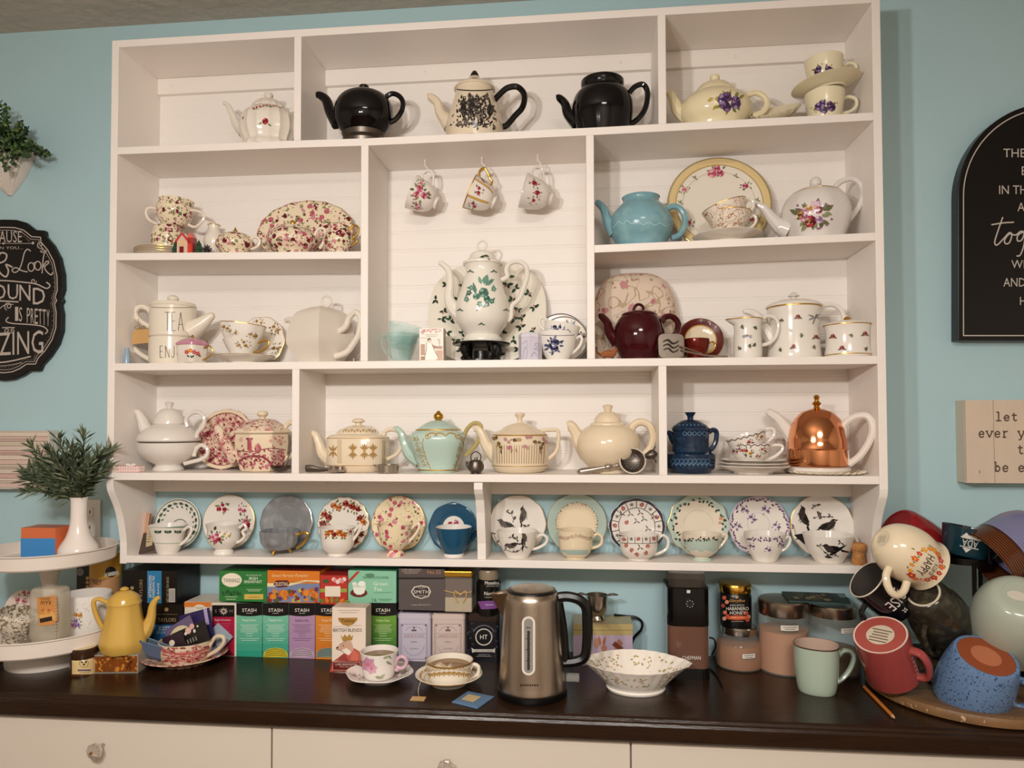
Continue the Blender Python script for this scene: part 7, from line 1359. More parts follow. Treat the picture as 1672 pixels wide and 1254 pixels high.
# jars
mat('jarglass', 'c8ccc4', .04, noise=.02, alpha=.16)
def jar(name, label, u, vb, r0, prof, fillv, fillc, lidp, lidm, y=None, tagrect=None, fm='matte'):
    y = yc(u, vb)+r0*pxm((xat(u, -.15, ZC), -.15, ZC)) if y is None else y
    x0 = xat(u, y, ZC); s = pxm((x0, y, ZC)); t = thing(name, label, 'jar', (x0, y, ZC)); z = lambda v: max(zat(u, v, y)-ZC, 0) if v else 0
    bp = catmull([(r*s, z(v)) for r, v in prof], 3)
    q = MB(); q.lathe([(1e-5, 0)]+bp, 48, cap=False); q.build('glass', t, ('jarglass',))
    q = MB(); q.col = fillc; zf = z(fillv); ip = [(max(r-1.6*s, 1e-4), max(zz, .003)) for r, zz in bp if zz < zf]; q.lathe([(1e-5, .003)]+ip+[(ip[-1][0], zf), (1e-5, zf+.004)], 40); q.build('contents', t, (fm,))
    q = MB(); lp_ = [(r*s, z(v)) for r, v in lidp]; q.lathe([(1e-5, lp_[0][1])]+lp_+[(1e-5, lp_[-1][1])], 48); q.build('lid', t, (lidm,))
    if tagrect:
        u0, v0, u1, v1 = tagrect; q = MB(); L = t.location
        def f(a, b, off):
            P = ony(a, b, y); xx = P.x-x0; rr = max(r for r, zz in bp)+.0008
            return (xx, -math.sqrt(max(rr*rr-xx*xx, 0))-off, P.z-ZC)
        q.decal(strips([rect(u0, v0, u1, v1, 'dcd4c8', 1)]+line([(u0, v0), (u1, v0), (u1, v1), (u0, v1), (u0, v0)], .6, '5a524a', 2)+lines_of_print(u0+3, v0+2.5, u1-3, 2, 3, '6a625a', 1), 4), f); q.build('paper_label', t, ('card',))
    return t
mj = jar('mason_jar', 'squat glass jar of amber spice under the black honey jar', 1207, 1098, 37, [(33, 0), (36, 1094), (38, 1080), (38, 1058), (34, 1044), (28, 1036), (27, 1031)], 1048, '9a5c28', [(28, 1032), (28.5, 1030), (28.5, 1022), (27, 1020)], 'silver', tagrect=(1203, 1055, 1225, 1063))
hj = []
for x, y, c in ((1183, 976, 'c8604a'), (1187, 983, 'd88a70'), (1181, 989, 'b84a38'), (1184, 1000, 'd87a60'), (1188, 1006, 'c05040'), (1183, 1010, 'd89a80'), (1218, 1001, 'c05040'), (1222, 1007, 'd88a70'), (1220, 1012, 'b84a38')): hj.append(([(x+3.6*math.cos(a*PI/3), y+3.6*math.sin(a*PI/3)) for a in range(6)], c, 2))
hj += txt('GloryBee', 1191, 978.5, 1216, 984, 'd8a050', shear=.2)+[leaf(1203, 977, 4, -2.2, 'd8a050', .5), leaf(1203, 977, 4, -.9, 'd8a050', .5)]+txt('SMALL BATCH', 1192, 987, 1215, 989.4, 'e0d8cc')+txt('HABANERO', 1186, 991, 1222, 996.5, 'ece4d8')+txt('HONEY', 1192, 998, 1217, 1003.5, 'ece4d8')+[([(1188, 1006), (1204, 1004.5), (1221, 1006), (1221, 1011), (1204, 1012.5), (1188, 1011)], 'c8582c', 2)]+txt('SWEET & SPICY', 1193, 1007.3, 1216, 1009.5, 'f0d8c0', lay=4)+lines_of_print(1194, 1014, 1214, 1, 2, 'a89a8c', .9)
zj = zat(1202, 1020.5, mj.location.y)
pot('habanero_honey_jar', 'black-labelled honey jar with orange honeycomb marks and gold lid', 'jar', 1201, mj.location.y, zj, [(24, 0), (25, 1018), (25.5, 1012), (25.5, 972), (24, 967), (23, 965)], k=1, m='blackplastic', decor=hj, lid=[(25, 965), (25.6, 963), (25.6, 954), (24, 951)], lm='brass')
c1 = jar('glass_canister', 'large glass canister of pale cocoa powder with steel lid', 1280, 1105, 38, [(36, 0), (38, 1100), (39, 1090), (39, 1010), (38, 1000)], 1026, 'b9805c', [(38.5, 1001), (39.5, 999), (39.5, 979), (37.5, 977)], 'brushedsteel', tagrect=(1264, 1010, 1293, 1019))
c2_ = jar('glass_canister', 'glass canister half full of brown sugar behind the green mug', 1361, 1112, 40, [(38, 0), (40, 1108), (41, 1095), (41, 1018), (38, 1006), (36, 1001)], 1058, '6b4a2c', [(37, 1003), (37.5, 1001), (37.5, 987), (36, 985)], 'brushedsteel', tagrect=(1358, 1014, 1383, 1022.5), y=c1.location.y+.008)
zm_ = max(c1.location.z+zat(1280, 977, c1.location.y)-ZC, c2_.location.z+zat(1361, 985, c2_.location.y)-ZC)+.001
mg = [onz(1276, 967.7, zm_), onz(1378.7, 971, zm_), onz(1389.5, 987, zm_), onz(1288, 982.8, zm_)]; cm = sum(mg, Vector())/4
mt = thing('leaflet', 'dark glossy leaflet lying across the two canister lids', 'leaflet', cm)
q = MB(); q.col = '2f4a4a'; q.grid([[p-cm for p in mg], [p-cm+Vector((0, 0, .003)) for p in mg]], True, True)
e1, e2_ = mg[1]-mg[0], mg[3]-mg[0]; bl = lambda a, b, off: tuple(mg[0]-cm+e1*a+e2_*b+Vector((0, 0, .003+off)))
r = random.Random(3); q.decal([([(0, 0), (.75, 0), (.8, 1), (0, 1)], '33332c', 1)]+[disc(r.uniform(.1, .7), r.uniform(.2, .8), r.uniform(.03, .07), r.choice(('6a5a48', '8a7a58', '2a241e', '4a4a3a')), 8, 2, .12) for i in range(18)]+[rect(.86, .1, .97, .5, '8aa0a0', 2)], bl); q.build('cover', mt, ('card',), smooth=False)
# pale green mug
gm_y = yc(1336, 1139)+.045
pot('pale_green_mug', 'tall pale green mug with brown rim beside the glass canisters', 'mug', 1334, gm_y, ZC, [(26, 0), (28, 1133), (31, 1115), (34, 1085), (35, 1052)], hollow=2.2, col='a9b8a6', incol='c2a896', mod=squarish(2.35, .4), handle=[(1365, 1075), (1376, 1063), (1389, 1064), (1394, 1075), (1388, 1092), (1377, 1106), (1362, 1116)], hr=3.6, hflat=1.5, rim=('rimbrown', [(1052, 1.0)]) if mat('rimbrown', '4a3224', .3) else None)
# ================================================================== mug carousel
mat('traywood', '7a5a3a', .4, noise=.35, nscale=14, bump=.15, bscale=60, layers=(('noise', 55, .68, ('b89a78',)),), stretch=(1, 3, 1))
tyc = -.205; txc = xat(1578, tyc, ZC); tr_ = thing('mug_carousel', 'black metal mug rack standing on a round wooden turntable', 'mug rack', (txc, tyc, ZC))
q = MB(); q.lathe([(1e-5, 0), (.196, 0), (.204, .004), (.206, .014), (.203, .022), (.192, .025), (.1885, .0245)], 96); q.build('turntable_rim', tr_, ('traywood',))
q = MB(); q.lathe([(.189, .0246), (.187, .019), (.168, .019), (.1665, .0235)], 96, cap=False); q.build('groove', tr_, ('blackplastic',))
q = MB(); q.lathe([(.1665, .0236), (.166, .0244), (1e-5, .0244)], 96, cap=False); q.build('turntable_top', tr_, ('traywood',))
mat('rackmetal', '16120f', .35, .6, noise=.3, nscale=40)
zr1 = zat(1580, 912, tyc)-ZC; zr0 = .026
q = MB(); q.lathe([(.050, zr1-.007), (.052, zr1-.007), (.052, zr1+.007), (.050, zr1+.007), (.050, zr1-.007)], 40, cap=False); q.lathe([(1e-5, zr1-.002), (.050, zr1-.002), (.050, zr1), (1e-5, zr1)], 32); q.build('top_ring', tr_, ('rackmetal',))
for a in (-95, 25, 145):
    c, s_ = math.cos(math.radians(a)), math.sin(math.radians(a)); q = MB(); q.tube([(.051*c, .051*s_, zr0), (.051*c, .051*s_, zr1)], [.006, .005], 4, 1); q.build('post', tr_, ('rackmetal',))
q = MB(); q.tube([(.03, -.045, zr1), (.03, -.045, zr1+.06)], .0028, 8, 1); q.build('finial_rod', tr_, ('rackmetal',))
q = MB(); q.lathe([(.09, zr0-.001), (.09, zr0+.003), (.06, zr0+.004), (.06, zr0-.001)], 40); q.build('foot_ring', tr_, ('rackmetal',))
def peg(P):      # arm from the rack to the inside of a mug
    P = Vector(P)-tr_.location; d = Vector((P.x, P.y, 0)).normalized()*.051
    q = MB(); q.tube([(d.x, d.y, max(min(P.z-.02, zr1), .04)), tuple((Vector((d.x, d.y, P.z-.02))+P)/2), tuple(P)], .0026, 6, 3); q.build('arm', tr_, ('rackmetal',))
def m2(label, b, rm, prof, hdir, hand, **kw):
    p0 = ony(b[0], b[1], b[2]); p1 = ony(rm[0], rm[1], rm[2]); o = mug('mug', label, p0, p1, prof, hdir, hand, s=pxm(p0), group='mugs on the carousel', **kw)
    if kw.get('cat', 'mug') == 'mug' and rm[3:] == (1,): peg(p0+(p1-p0)*.55)
    return o
ST = [(1, 0), (1.02, .1), (1.0, .5), (1.0, 1)]
def P_of(L): return L
# red mug at the back
m2('red mug mostly hidden behind the cream flowered mug', (1462, 858, -.12), (1524, 905, -.10, 1), [(30, 0), (36, .1), (40, .5), (41, 1)], (0, .3, 1), None, col='8a1c20', incol='2a1214', k=2)
def happy(fa):
    r = random.Random(8); o = []; A = fa
    sg = -1 if fa > 0 else 1
    def T(s_, f0, f1, span):      # words run down towards the handle, tops towards the rim
        P, x0, x1, y0, y1 = _glyphs(s_)
        return [([(A+sg*span*((x-x0)/(x1-x0)-.5), f0+(f1-f0)*((y-y0)/(y1-y0))) for x, y in p], '3a2e2a', 3) for p in P]
    o += T('A CUP OF', .70, .80, 26)+T('HAPPY', .50, .66, 44)
    for i in range(16):
        t = 2*PI*i/16; a, f = A+36*math.cos(t), .62+.27*math.sin(t); c = r.choice(('c0392f', 'd8622f', 'e0a030', 'c84a50', 'd88a30')); rr = r.uniform(4, 8)
        o += [([(a+(px-0), f+(py)/80) for px, py in pl[0]], pl[1], pl[2] if len(pl) > 2 else 1) for pl in flower(0, 0, rr, c, 'e8c040', 5, r.random())]
        o += [([(a+px, f+py/80) for px, py in leaf(r.uniform(-7, 7), r.uniform(-7, 7), 5, r.random()*6, r.choice(('6a7a38', '8a8a30', '4a5a30')), .5)[0]], '5f6a34', 1)]
    return o
m2('cream mug with a flower wreath hanging upside down on the carousel', (1440, 880, -.31), (1512, 923, -.275, 1), [(17, 0), (26, .05), (38, .2), (45, .42), (46, .65), (42, .88), (44, 1)], (-.1, -.35, -1), [(40, .25), (56, .22), (72, .32), (76, .48), (64, .62), (44, .66)], hr=6, col='e2d2b4', decor=happy, badge=[disc(0, 0, .85, 'd6c8ae', 20, 1)]+lines_of_print(-.5, -.4, .5, 5, .2, '8a7e6a', .06), wall=2.4)
def rise(fa):
    P, x0, x1, y0, y1 = _glyphs('RISE'); A = fa; sg = -1 if fa > 0 else 1; c = 'd8d4cc'
    o = [([(A+sg*52*((x-x0)/(x1-x0)-.55), .62-.26*((y-y0)/(y1-y0))) for x, y in p], c, 3) for p in P]
    o.append(([(A-sg*28, .66), (A-sg*4, .66), (A-sg*6, .69), (A-sg*28, .70)], c, 3))
    P, x0, x1, y0, y1 = _glyphs('st'); o += [([(A+sg*12*((x-x0)/(x1-x0)-.3), .26-.1*((y-y0)/(y1-y0))) for x, y in p], c, 3) for p in P]
    return o
m2('black mug lettered in white with its mouth turned up to the left', (1472, 990, -.245), (1415, 946, -.262, 1), [(30, 0), (34, .1), (35, .5), (34, 1)], (-.9, -.25, -1), [(33, .2), (48, .22), (56, .42), (50, .68), (33, .72)], hr=4.5, col='0c0d12', incol='4a4440', hcol='0c0d12', decor=rise, rim='rimcream' if mat('rimcream', 'd8ccb8', .3) else None)
mat('olivedark', '2c2820', .12, noise=.3, nscale=18, layers=(('soft', 60, .62, ('4a4634',)),))
m2('dark olive glazed mug with a pale base ring facing out', (1507, 967, -.30), (1548, 1034, -.21, 1), [(26, 0), (34, .06), (44, .3), (49, .6), (46, 1)], (-.3, -.4, -1), [(42, .25), (58, .28), (68, .5), (60, .75), (46, .82)], hr=4.5, m='olivedark', badge=None)
rt = bpy.data.objects[[o.name for o in bpy.data.objects if o.get('label', '').startswith('dark olive glazed')][0]]; q = MB(); q.col = 'c9bda8'; s = pxm(rt.location); q.lathe([(22.5*s, .0015), (23*s, -.0006), (26*s, -.0006), (26.6*s, .001)], 40, cap=False); q.build('base_ring', rt, ('china',))
def ada(fa):
    o = []; P, x0, x1, y0, y1 = _glyphs('ADA'); A = fa+12; c = 'd0ccc4'
    fl = lambda a, f: (A+a, f)
    o += [([(A-22+34*(1-(x-x0)/(x1-x0)), .62-.24*((y-y0)/(y1-y0))) for x, y in p], c, 3) for p in P]
    o += line([fl(-26, .66), fl(16, .66)], .02, c, 2)
    o += [([fl(-24, .70), fl(-16, .86), fl(-10, .76), fl(-4, .90), fl(8, .70)], c, 2), ([fl(-20, .32), fl(-10, .16), fl(0, .32)], c, 2)]
    for (a0, f0), (a1, f1) in (((-26, .67), (16, .67)), ((-26, .34), (16, .34))): o.append(([fl(a0, f0), fl(a1, f0), fl(a1, f0+.03), fl(a0, f0+.03)], c, 2))
    return o
m2('dark teal mug standing on top of the carousel ring', (1575, 907, -.20), (1583, 862, -.20), [(31, 0), (33, .06), (36, .5), (39, 1)], (.8, -.3, .2), [(34, .2), (46, .25), (50, .5), (46, .78), (37, .85)], hr=3.6, col='14323c', incol='0e2228', decor=ada, rim='rimdark' if mat('rimdark', '0c1a20', .3) else None)
mat('lilacstripe', '7a7a98', .14, noise=.08, nscale=20, layers=(('stripez', 1100, .55, ('6a6a8c',)), ('abovez', 1, .088, ('3a1c0e',)), ))
mat('brownstripe', '3a1c0e', .14, layers=(('stripez', 1300, .2, ('6a3a1c',)),))
lm2 = m2('lilac and brown ribbed mug hanging at the right edge', (1696, 868, -.24), (1612, 918, -.25, 1), [(34, 0), (44, .06), (52, .3), (53, .7)], (.2, .3, -1), None, m='lilacstripe', cat='mug')
p0, p1 = ony(1696, 868, -.24), ony(1612, 918, -.25); s = pxm(p0); Ln = (p1-p0).length
q = MB(); q.lathe([(52.6*s, Ln*.70), (53*s, Ln*.72), (52*s, Ln*.98), (50*s, Ln), (49*s, Ln*.98), (50*s, Ln*.72)], 48, cap=False); q.build('rim_band', lm2, ('brownstripe',))
m2('large pale mint mug with a white potter mark, at the right edge', (1668, 972, -.36), (1640, 1046, -.25, 1), [(30, 0), (44, .05), (58, .25), (63, .55), (58, 1)], (1, -.2, -.4), None, col='a9b0a0', badge=[disc(-.2, .1, .55, 'c9c2b4', 12, 1, .35)], wall=2.6)
bt = lambda n: lines_of_print(-.42, -.3, .42, n, .16, '6a5a50', .06)
def frame_deco(fa):
    A = fa-52
    return [([(A-9, .28), (A-7, .28), (A-7, .86), (A-9, .86)], 'd8b8a8', 2), ([(A-9, .28), (A+3, .28), (A+3, .30), (A-9, .30)], 'd8b8a8', 2), ([(A-9, .84), (A+3, .84), (A+3, .86), (A-9, .86)], 'd8b8a8', 2)]+[([(A-5, .36+i*.1), (A+1, .36+i*.1), (A+1, .41+i*.1), (A-5, .41+i*.1)], 'c89a90', 2) for i in range(5)]
m2('coral red mug upside down at the front left of the turntable', (1437, 1036, -.32), (1459, 1101, -.275), [(41, 0), (42, .06), (42, .6), (41, 1)], (.75, -.7, 0), [(40, .25), (56, .30), (62, .55), (56, .85), (41, .9)], hr=5, hflat=1.5, col='9c4542', incol='7a2a28', ring='d8c4b4', basecol='a85048', badge=[disc(0, 0, .56, 'd0c0a8', 24, 1)]+bt(5), decor=frame_deco)
mat('bluespeckle', '6480a4', .16, noise=.14, nscale=14, layers=(('noise', 230, .61, ('2f4468',)), ('noise', 110, .70, ('3a5078',), 2.0)))
m2('blue speckled stoneware mug upside down on the turntable', (1610, 1071, -.36), (1582, 1137, -.305), [(44, 0), (49, .05), (56, .4), (58, .75), (55, 1)], (1, -.35, -.25), [(52, .28), (70, .30), (82, .52), (74, .82), (55, .86)], hr=6, m='bluespeckle', wall=2.6)
rt = [o for o in bpy.data.objects if o.get('label', '').startswith('blue speckled stoneware')][0]; q = MB(); s = pxm(rt.location); q.lathe([(1e-5, -.0008), (22*s, -.0008), (22*s, .0), (42*s, .0), (43*s, .0012)], 48, cap=False, col=['b06a48', 'a85a38', '8a4424', '8a4424']); q.build('terracotta_base', rt, ('matte',))
m2('dark navy mug upright behind the blue speckled mug', (1692, 1112, -.22), (1692, 1064, -.22), [(32, 0), (37, .2), (40, .6), (38, 1)], (-.2, 1, 0), None, col='1c2636', incol='10151e')
m2('cream mug glimpsed behind the lilac ribbed mug', (1655, 972, -.13), (1640, 925, -.13, 1), [(30, 0), (36, .2), (37, 1)], (.3, 1, 0), None, col='cfc3ae')
flatbox('tea_box', 'small dark tea box with partly hidden lettering behind the turntable', 'tea box', 1487, 1059, 1536, -.055, .04, ZC, '1a1512', decor=[rect(1489, 1071, 1522, 1088, '6a6258', 1)]+txt('isbr', 1489, 1072, 1513, 1083, '1a1512'))
flatbox('tea_box', 'narrow yellow and white carton behind the blue speckled mug', 'tea box', 1538, 1062, 1556, -.05, .035, ZC, 'd8d0c0', decor=[rect(1538, 1066, 1549, 1088, 'c8922c', 1)])
# pencil
a_, b_ = onz(1408, 1121, ZC), onz(1462, 1177, ZC); pl_ = thing('pencil', 'orange wooden pencil lying on the worktop beside the turntable', 'pencil', (a_+b_)/2+Vector((0, 0, .0038))); dv = (b_-a_)/2
q = MB(); q.flat = True; q.tube([tuple(-dv*.86), tuple(dv*.86)], .0037, 6, 1, col='c8762c'); q.build('shaft', pl_, ('card',), smooth=False)
q = MB(); q.tube([tuple(dv*.86), tuple(dv*.98)], [.0036, .0009], 8, 1, col='c9a478'); q.tube([tuple(dv*.98), tuple(dv)], [.0009, .0003], 6, 1, col='2a2624'); q.build('tip', pl_, ('matte',))
q = MB(); q.tube([tuple(-dv), tuple(-dv*.86)], .0036, 10, 1); q.build('ferrule', pl_, ('silver',))
# ================================================================== signs and planter on the wall
def outline_sign(name, label, half, cu, y, inset_col, cat='sign', frame=True):
    P = [(cu+a, v) for a, v in half]+[(cu-a, v) for a, v in reversed(half) if a > .5]
    return P
def px_local(P, y, L): return [((ony(a, b, y)-L).x, (ony(a, b, y)-L).z) for a, b in P]
# ornate black plaque, left
cu = 6; yS = -.016; L = Vector((ony(cu, 490, yS).x, 0, ony(cu, 490, yS).z))
half = [(0, 358), (20, 358.5), (36, 363), (46, 371), (51, 375), (67, 376), (68, 385), (80, 399), (91, 420), (97, 447), (97.5, 472), (93.5, 485), (96.5, 491), (92.5, 497), (95.5, 512), (95, 540), (88, 562), (75, 582), (62, 596), (58, 606), (42, 606), (30, 614), (16, 620), (0, 622)]
pq = thing('chalkboard_sign', 'ornate black chalkboard-style sign with white lettering on the left wall', 'sign', L)
mat('signblack', '0a0808', .3, noise=.2, nscale=6)
Pm = [(cu+a, v) for a, v in half]+[(cu-a, v) for a, v in reversed(half[1:-1])]
q = MB(); q.prism(px_local(Pm, yS, L), 'y', yS, -.0006); q.build('board', pq, ('signblack',), smooth=False, bev=.003)
W_ = 'bdb0a6'; d = []
def scaled(k, dv=0): return [(cu+a*k, 490+(v-490)*k+dv) for a, v in half]
for k, w in ((.90, 1.6), (.865, .8)):
    R = scaled(k); d += line(R, w, W_, 1)+line([(2*cu-a, v) for a, v in R], w, W_, 1)
R = catmull(scaled(.835), 3)
for a, v in R[::1]: d += [disc(a, v, .55, W_, 5, 1), disc(2*cu-a, v, .55, W_, 5, 1)]
d += txt('BECAUSE', -28, 377, 36, 396, W_)+line([(-44, 397.5), (56, 397.5)], .7, W_)+[disc(54, 397, 2.4, W_, 6), disc(6, 397.5, 2, W_, 6)]+txt('WHEN YOU...', -24, 402.5, 38, 407, W_)
d += line([(-5, 424), (2, 413), (11, 416), (8, 426), (-4, 432), (0, 445), (10, 452), (14, 442), (10, 432), (20, 436)], 2.6, W_, 1, 4)
d += line([(50, 410), (45, 407), (40, 413), (36, 429), (31, 441), (24, 445), (20, 441), (26, 437), (36, 442), (45, 444)], 1.8, W_, 1, 4)+arc(51, 436, 5, 0, 6.4, 1.7, W_, ry=7)+arc(62, 434, 5, 0, 6.4, 1.7, W_, ry=7)+line([(54, 431), (58, 428)], 1.4, W_)+line([(76, 409), (72, 416), (70, 430), (69, 446)], 1.8, W_, 1, 3)+line([(70, 436), (76, 427), (80, 429), (73, 436), (77, 444), (84, 449), (86, 445)], 1.8, W_, 1, 3)
d += line([(-40, 461), (0, 458), (40, 461), (60, 464), (76, 471), (82, 466), (76, 461)], 2.0, W_, 1, 4)+spiral(55, 459, 5, 0, 1.2, 1.2, W_)
d += txt('AROU', -50, 464, 30, 489, W_)+txt('N', 32, 465, 50, 491, W_)+txt('D', 54, 470, 74, 497, W_)
d += line([(-40, 492), (-10, 491), (30, 493)], 2.2, W_, 1, 3)+spiral(14, 500, 7, 2, 1.3, 1.4, W_)+line([(0, 504), (8, 498), (22, 497)], 1.2, W_, 1, 3)
for i, ch in enumerate('IS PRETTY'):
    if ch != ' ': x = 25+i*6.4; d += txt(ch, x, 501+i*.6, x+5.2, 524+i*1.0, W_)
d += line([(14, 518), (10, 524), (20, 528), (50, 530), (70, 533), (78, 540), (74, 545)], 1.8, W_, 1, 4)+line([(4, 535), (24, 535)], 1.6, W_)+spiral(12, 540, 5, 1, 1.2, 1.2, W_)+spiral(20, 540, 4, 2, -1.2, 1.2, W_)
d += txt('AMA', -60, 545, -3, 584, W_)+txt('ZING', -1, 543, 71, 581, W_, slope=-4)+line([(-40, 594), (10, 591), (50, 582)], 2.2, W_, 1, 3)+line([(-30, 599), (10, 597), (36, 592)], 1.0, W_, 1, 3)
d += spiral(66, 400, 6, 1, 1.2, 1.3, W_)+spiral(70, 409, 4, 3, -1.2, 1.2, W_)
q = MB(); q.decal(d, lambda a, b, off: tuple(Vector((ony(a, b, yS).x, yS-off, ony(a, b, yS).z))-L)); q.build('lettering', pq, ('matte',), smooth=False)
# striped slat sign, left
yS = -.038; v0, v1 = 702, 800; L = Vector((ony(-20, 750, yS).x, 0, ony(-20, 750, yS).z)); x1 = ony(80, 750, yS).x; x0 = ony(-135, 750, yS).x
zt_, zb_ = ony(80, 703, yS).z, ony(80, 799, yS).z
sg = thing('slat_sign', 'pale striped slat sign with faint print on the left wall', 'sign', L)
q = MB(); q.col = 'cfc6ba'
q.box(x0-L.x, x1-L.x, -.030, -.0006, zb_-L.z, zt_-L.z); 
q.box(x0-L.x, x1-L.x, yS, -.030, zt_-.004-L.z, zt_-L.z); q.box(x0-L.x, x1-L.x, yS, -.030, zb_-L.z, zb_+.004-L.z); q.box(x1-.004-L.x, x1-L.x, yS, -.030, zb_+.004-L.z, zt_-.004-L.z); q.build('box_frame', sg, ('matte',), smooth=False)
n = 12; hs = (zt_-zb_-.008)/n; r = random.Random(5)
for i in range(n):
    q = MB(); q.col = ('d8bcb0', 'ddcdbd', 'd0ada4', 'd9c6b8', 'cfc0ac')[i % 5]; z = zb_+.004+i*hs-L.z
    q.box(x0-L.x+.001, x1-L.x-.0045, -.0355-.001*(i % 3), -.0302, z+.0006, z+hs-.0006)
    q.decal([rect(-.09+r.uniform(0, .03), z+hs*.35, .09-r.uniform(0, .03), z+hs*.55, 'b39e92', 1)] if i % 3 == 1 else [], lambda a, b, off: (a+.05, -.0375-off, b)); q.build('slat', sg, ('matte',), smooth=False)
# black arch sign, right
yS = -.034; cu = 1716; Rp = 152; ctr = 320
P = [(cu+Rp*math.cos(a), ctr-Rp*math.sin(a)) for a in (PI*i/40 for i in range(41))]; P = P+[(cu-Rp, 556), (cu+Rp, 556)]
L = Vector((ony(cu, 400, yS).x, 0, ony(cu, 400, yS).z)); ar = thing('arch_sign', 'black arched sign with thin white border and lettering on the right wall', 'sign', L)
q = MB(); q.prism(px_local(P, yS, L), 'y', yS, -.0006); q.build('board', ar, ('signblack',), smooth=False, bev=.002)
W_ = 'c4bab0'; Ri = Rp-9; B = [(cu+Ri*math.cos(a), ctr-Ri*math.sin(a)) for a in (PI*i/48 for i in range(49))]
d = line(B, 1.8, W_)+line([(cu-Ri, ctr), (cu-Ri, 548), (cu+Ri, 548), (cu+Ri, ctr)], 1.8, W_)
for s_, u0, v0, u1, v1 in (('THE', 1638, 243, 1674, 257, ), ('B', 1668, 272, 1677, 286), ('IN TH', 1631, 303, 1676, 317), ('A', 1661, 331, 1673, 345), ('WI', 1651, 425, 1673, 438), ('AND', 1638, 454, 1674, 468), ('H', 1665, 485, 1675, 498)): d += txt(s_, u0, v0, u1, v1, W_)
d += line([(1619, 367), (1638, 364), (1655, 363)], 2.2, W_, 1, 3)+line([(1637, 355), (1630, 375), (1624, 395), (1628, 400), (1640, 388), (1648, 380), (1652, 384), (1648, 396), (1642, 398), (1640, 392), (1648, 382), (1658, 384), (1666, 378), (1672, 380), (1668, 392), (1661, 393), (1662, 384), (1672, 380), (1672, 398), (1666, 416), (1660, 418)], 2.2, W_, 1, 4)
q = MB(); q.decal(d, lambda a, b, off: tuple(Vector((ony(a, b, yS).x, yS-off, ony(a, b, yS).z))-L)); q.build('lettering', ar, ('matte',), smooth=False)
# plank sign, right
yS = -.047; L = Vector((ony(1660, 720, yS).x, 0, ony(1660, 720, yS).z)); ps = thing('plank_sign', 'weathered beige plank sign with brown typewriter lettering on the right wall', 'sign', L)
zt_, zb_ = ony(1650, 653, yS).z-L.z, ony(1650, 789, yS).z-L.z; ux = [1577, 1623, 1700, 1760, 1820]; X = [ony(u, 720, yS).x-L.x for u in ux]
q = MB(); q.col = 'cfc2ae'; q.box(X[0], X[-1], -.040, -.0006, zb_, zt_); q.build('backing', ps, ('matte',), smooth=False)
mat('plankpaint', 'd6c3ae', .65, noise=.08, nscale=14, stretch=(4, 1, 1), layers=(('noise', 30, .72, ('9a8a76',)),))
ly = {0: [], 1: []}
def slab_text(s_, u, v, h, adv):      # small typewriter alphabet drawn with strokes
    G_ = {'l': [[(.2, -.4), (.5, -.4), (.5, 1)], [(.15, 1), (.85, 1)]], 'e': [[(.15, .55), (.85, .55), (.8, .25), (.5, .1), (.2, .3), (.15, .65), (.3, .95), (.6, 1), (.85, .85)]], 't': [[(.4, -.25), (.4, .8), (.6, 1), (.85, .9)], [(.1, .1), (.8, .1)]], 'w': [[(.0, .1), (.25, 1), (.5, .3), (.75, 1), (1, .1)]], 'v': [[(.05, .1), (.5, 1), (.95, .1)], [(-.05, .1), (.25, .1)], [(.75, .1), (1.05, .1)]], 'r': [[(.15, .1), (.3, .1), (.3, 1)], [(.1, 1), (.6, 1)], [(.3, .4), (.55, .12), (.85, .15)]], 'y': [[(.05, .1), (.5, 1)], [(.95, .1), (.4, 1.3), (.15, 1.4)], [(-.05, .1), (.25, .1)], [(.75, .1), (1.05, .1)]], 'o': [[(.5, .1), (.15, .35), (.15, .75), (.5, 1), (.85, .75), (.85, .35), (.5, .1)]], 'b': [[(.05, -.4), (.25, -.4), (.25, 1)], [(.25, .4), (.55, .1), (.85, .4), (.85, .75), (.55, 1), (.25, .8)]], 'n': [[(.05, .1), (.25, .1), (.25, 1)], [(.25, .4), (.55, .1), (.8, .3), (.8, 1)], [(.1, 1), (.42, 1)], [(.62, 1), (.95, 1)]]}
    o = []
    for i, ch in enumerate(s_):
        for st in G_.get(ch, []): o += line([(u+adv*(i+.82*x), v+h*y) for x, y in st], 2.1, '5a4638', 2)
    return o
d = slab_text('let w', 1625, 677, 10, 13)+slab_text('ever yo', 1597, 703, 11, 13)+slab_text('to', 1661, 730, 11, 13)+slab_text('be en', 1623, 759, 11, 13)
for i in range(4):
    q = MB(); q.box(X[i]+.0006, X[i+1]-.0006, yS, -.0402, zb_, zt_); 
    q.mi = 1; q.decal([pl for pl in d if ux[i] <= sum(p[0] for p in pl[0])/len(pl[0]) < ux[i+1]], lambda a, b, off: tuple(Vector((ony(a, b, yS).x, yS-off, ony(a, b, yS).z))-L)); q.build('plank', ps, ('plankpaint', 'matte'), smooth=False)
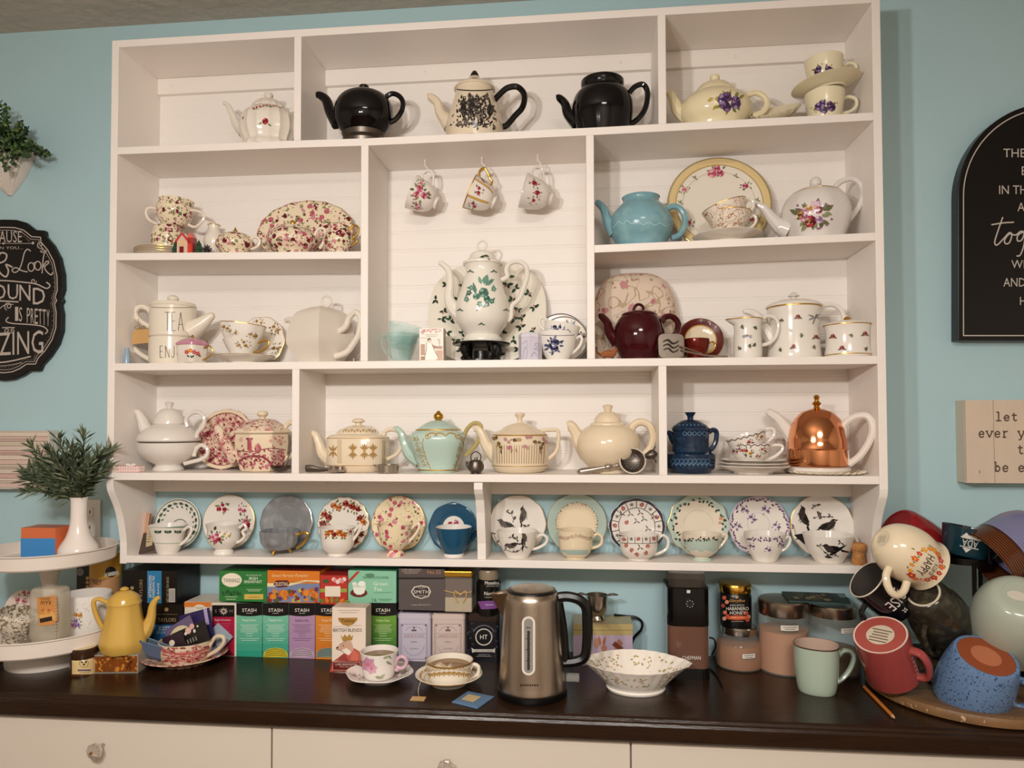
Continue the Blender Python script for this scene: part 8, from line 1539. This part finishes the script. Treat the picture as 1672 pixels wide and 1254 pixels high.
# wall planter with trailing greenery, upper left
yP = -.055; L = Vector((ony(-8, 310, yP).x, 0, ony(-8, 310, yP).z)); wp = thing('wall_planter', 'white leaf-moulded wall planter at the upper left', 'planter', L); s = pxm(Vector((L.x, yP, L.z)))
q = MB(); q.col = 'd9cdc2'; rows = []
for f, rr in ((0, 4), (.15, 14), (.4, 28), (.7, 39), (.95, 46), (1, 47)):
    rows.append([(rr*s*math.cos(a), -.001-rr*s*.9*math.sin(a), f*74*s) for a in (PI*i/24 for i in range(25))])
q.grid(rows, closed=False); q.grid([[(x*.93, y*.93-.001, z) for x, y, z in rw] for rw in reversed(rows)], closed=False); q.build('pocket', wp, ('matte',))
for k in range(7):
    q = MB(); q.col = 'e2d8cc'; a = PI*(.25+.5*k/6)
    q.tube([(rr*1.01*s*math.cos(a+.25*f*(k-3)/3), -.001-rr*1.01*s*.9*math.sin(a+.25*f*(k-3)/3), f*74*s) for f, rr in ((.1, 10), (.4, 28), (.7, 39), (.92, 45))], [.001, .004, .0045, .001], 6, 3); q.build('moulded_leaf', wp, ('matte',))
gp = thing('trailing_plant', 'small-leaved green artificial plant spilling from the wall planter', 'plant', (L.x, -.03, L.z+72*s)); r = random.Random(21)
mat('leafgreen', '2f4a24', .5, attr=True, noise=.2, nscale=80)
for k in range(95):
    q = MB(); a = r.uniform(-1.4, 1.7); Lg = r.uniform(35, 88)*s; d = Vector((math.sin(a)*1.0, -r.uniform(.1, .9), math.cos(a)*.9)).normalized(); dr_ = r.uniform(.1, .8)
    P = [Vector((r.uniform(-34, 34)*s, -.015, -.005))]
    for t in (.33, .66, 1): P.append(P[0]+d*Lg*t+Vector((d.x*Lg*.3*t, 0, -dr_*Lg*t*t)))
    for p in P: p.y = min(p.y, .022)
    q.tube(P, .0008, 4, 3, col='3a4a28'); C_ = catmull([tuple(p) for p in P], 7)
    for c0 in C_[2:]:
        for m in range(3):
            w = Vector((r.uniform(-1, 1), r.uniform(-1, .6), r.uniform(-1, 1))).normalized(); p = Vector(c0)+w*.006; u_ = w.cross(Vector((r.uniform(-1, 1), 1, .3))).normalized()*.0042; n_ = w*.0055; col = r.choice(('35502a', '243a1c', '48652f', '5a7438', '1b2c16'))
            b0 = Vector(c0); q.poly([b0, p+u_, p+n_*1.2, p-u_], col)
    q.build('stem', gp, ('leafgreen',), smooth=False)
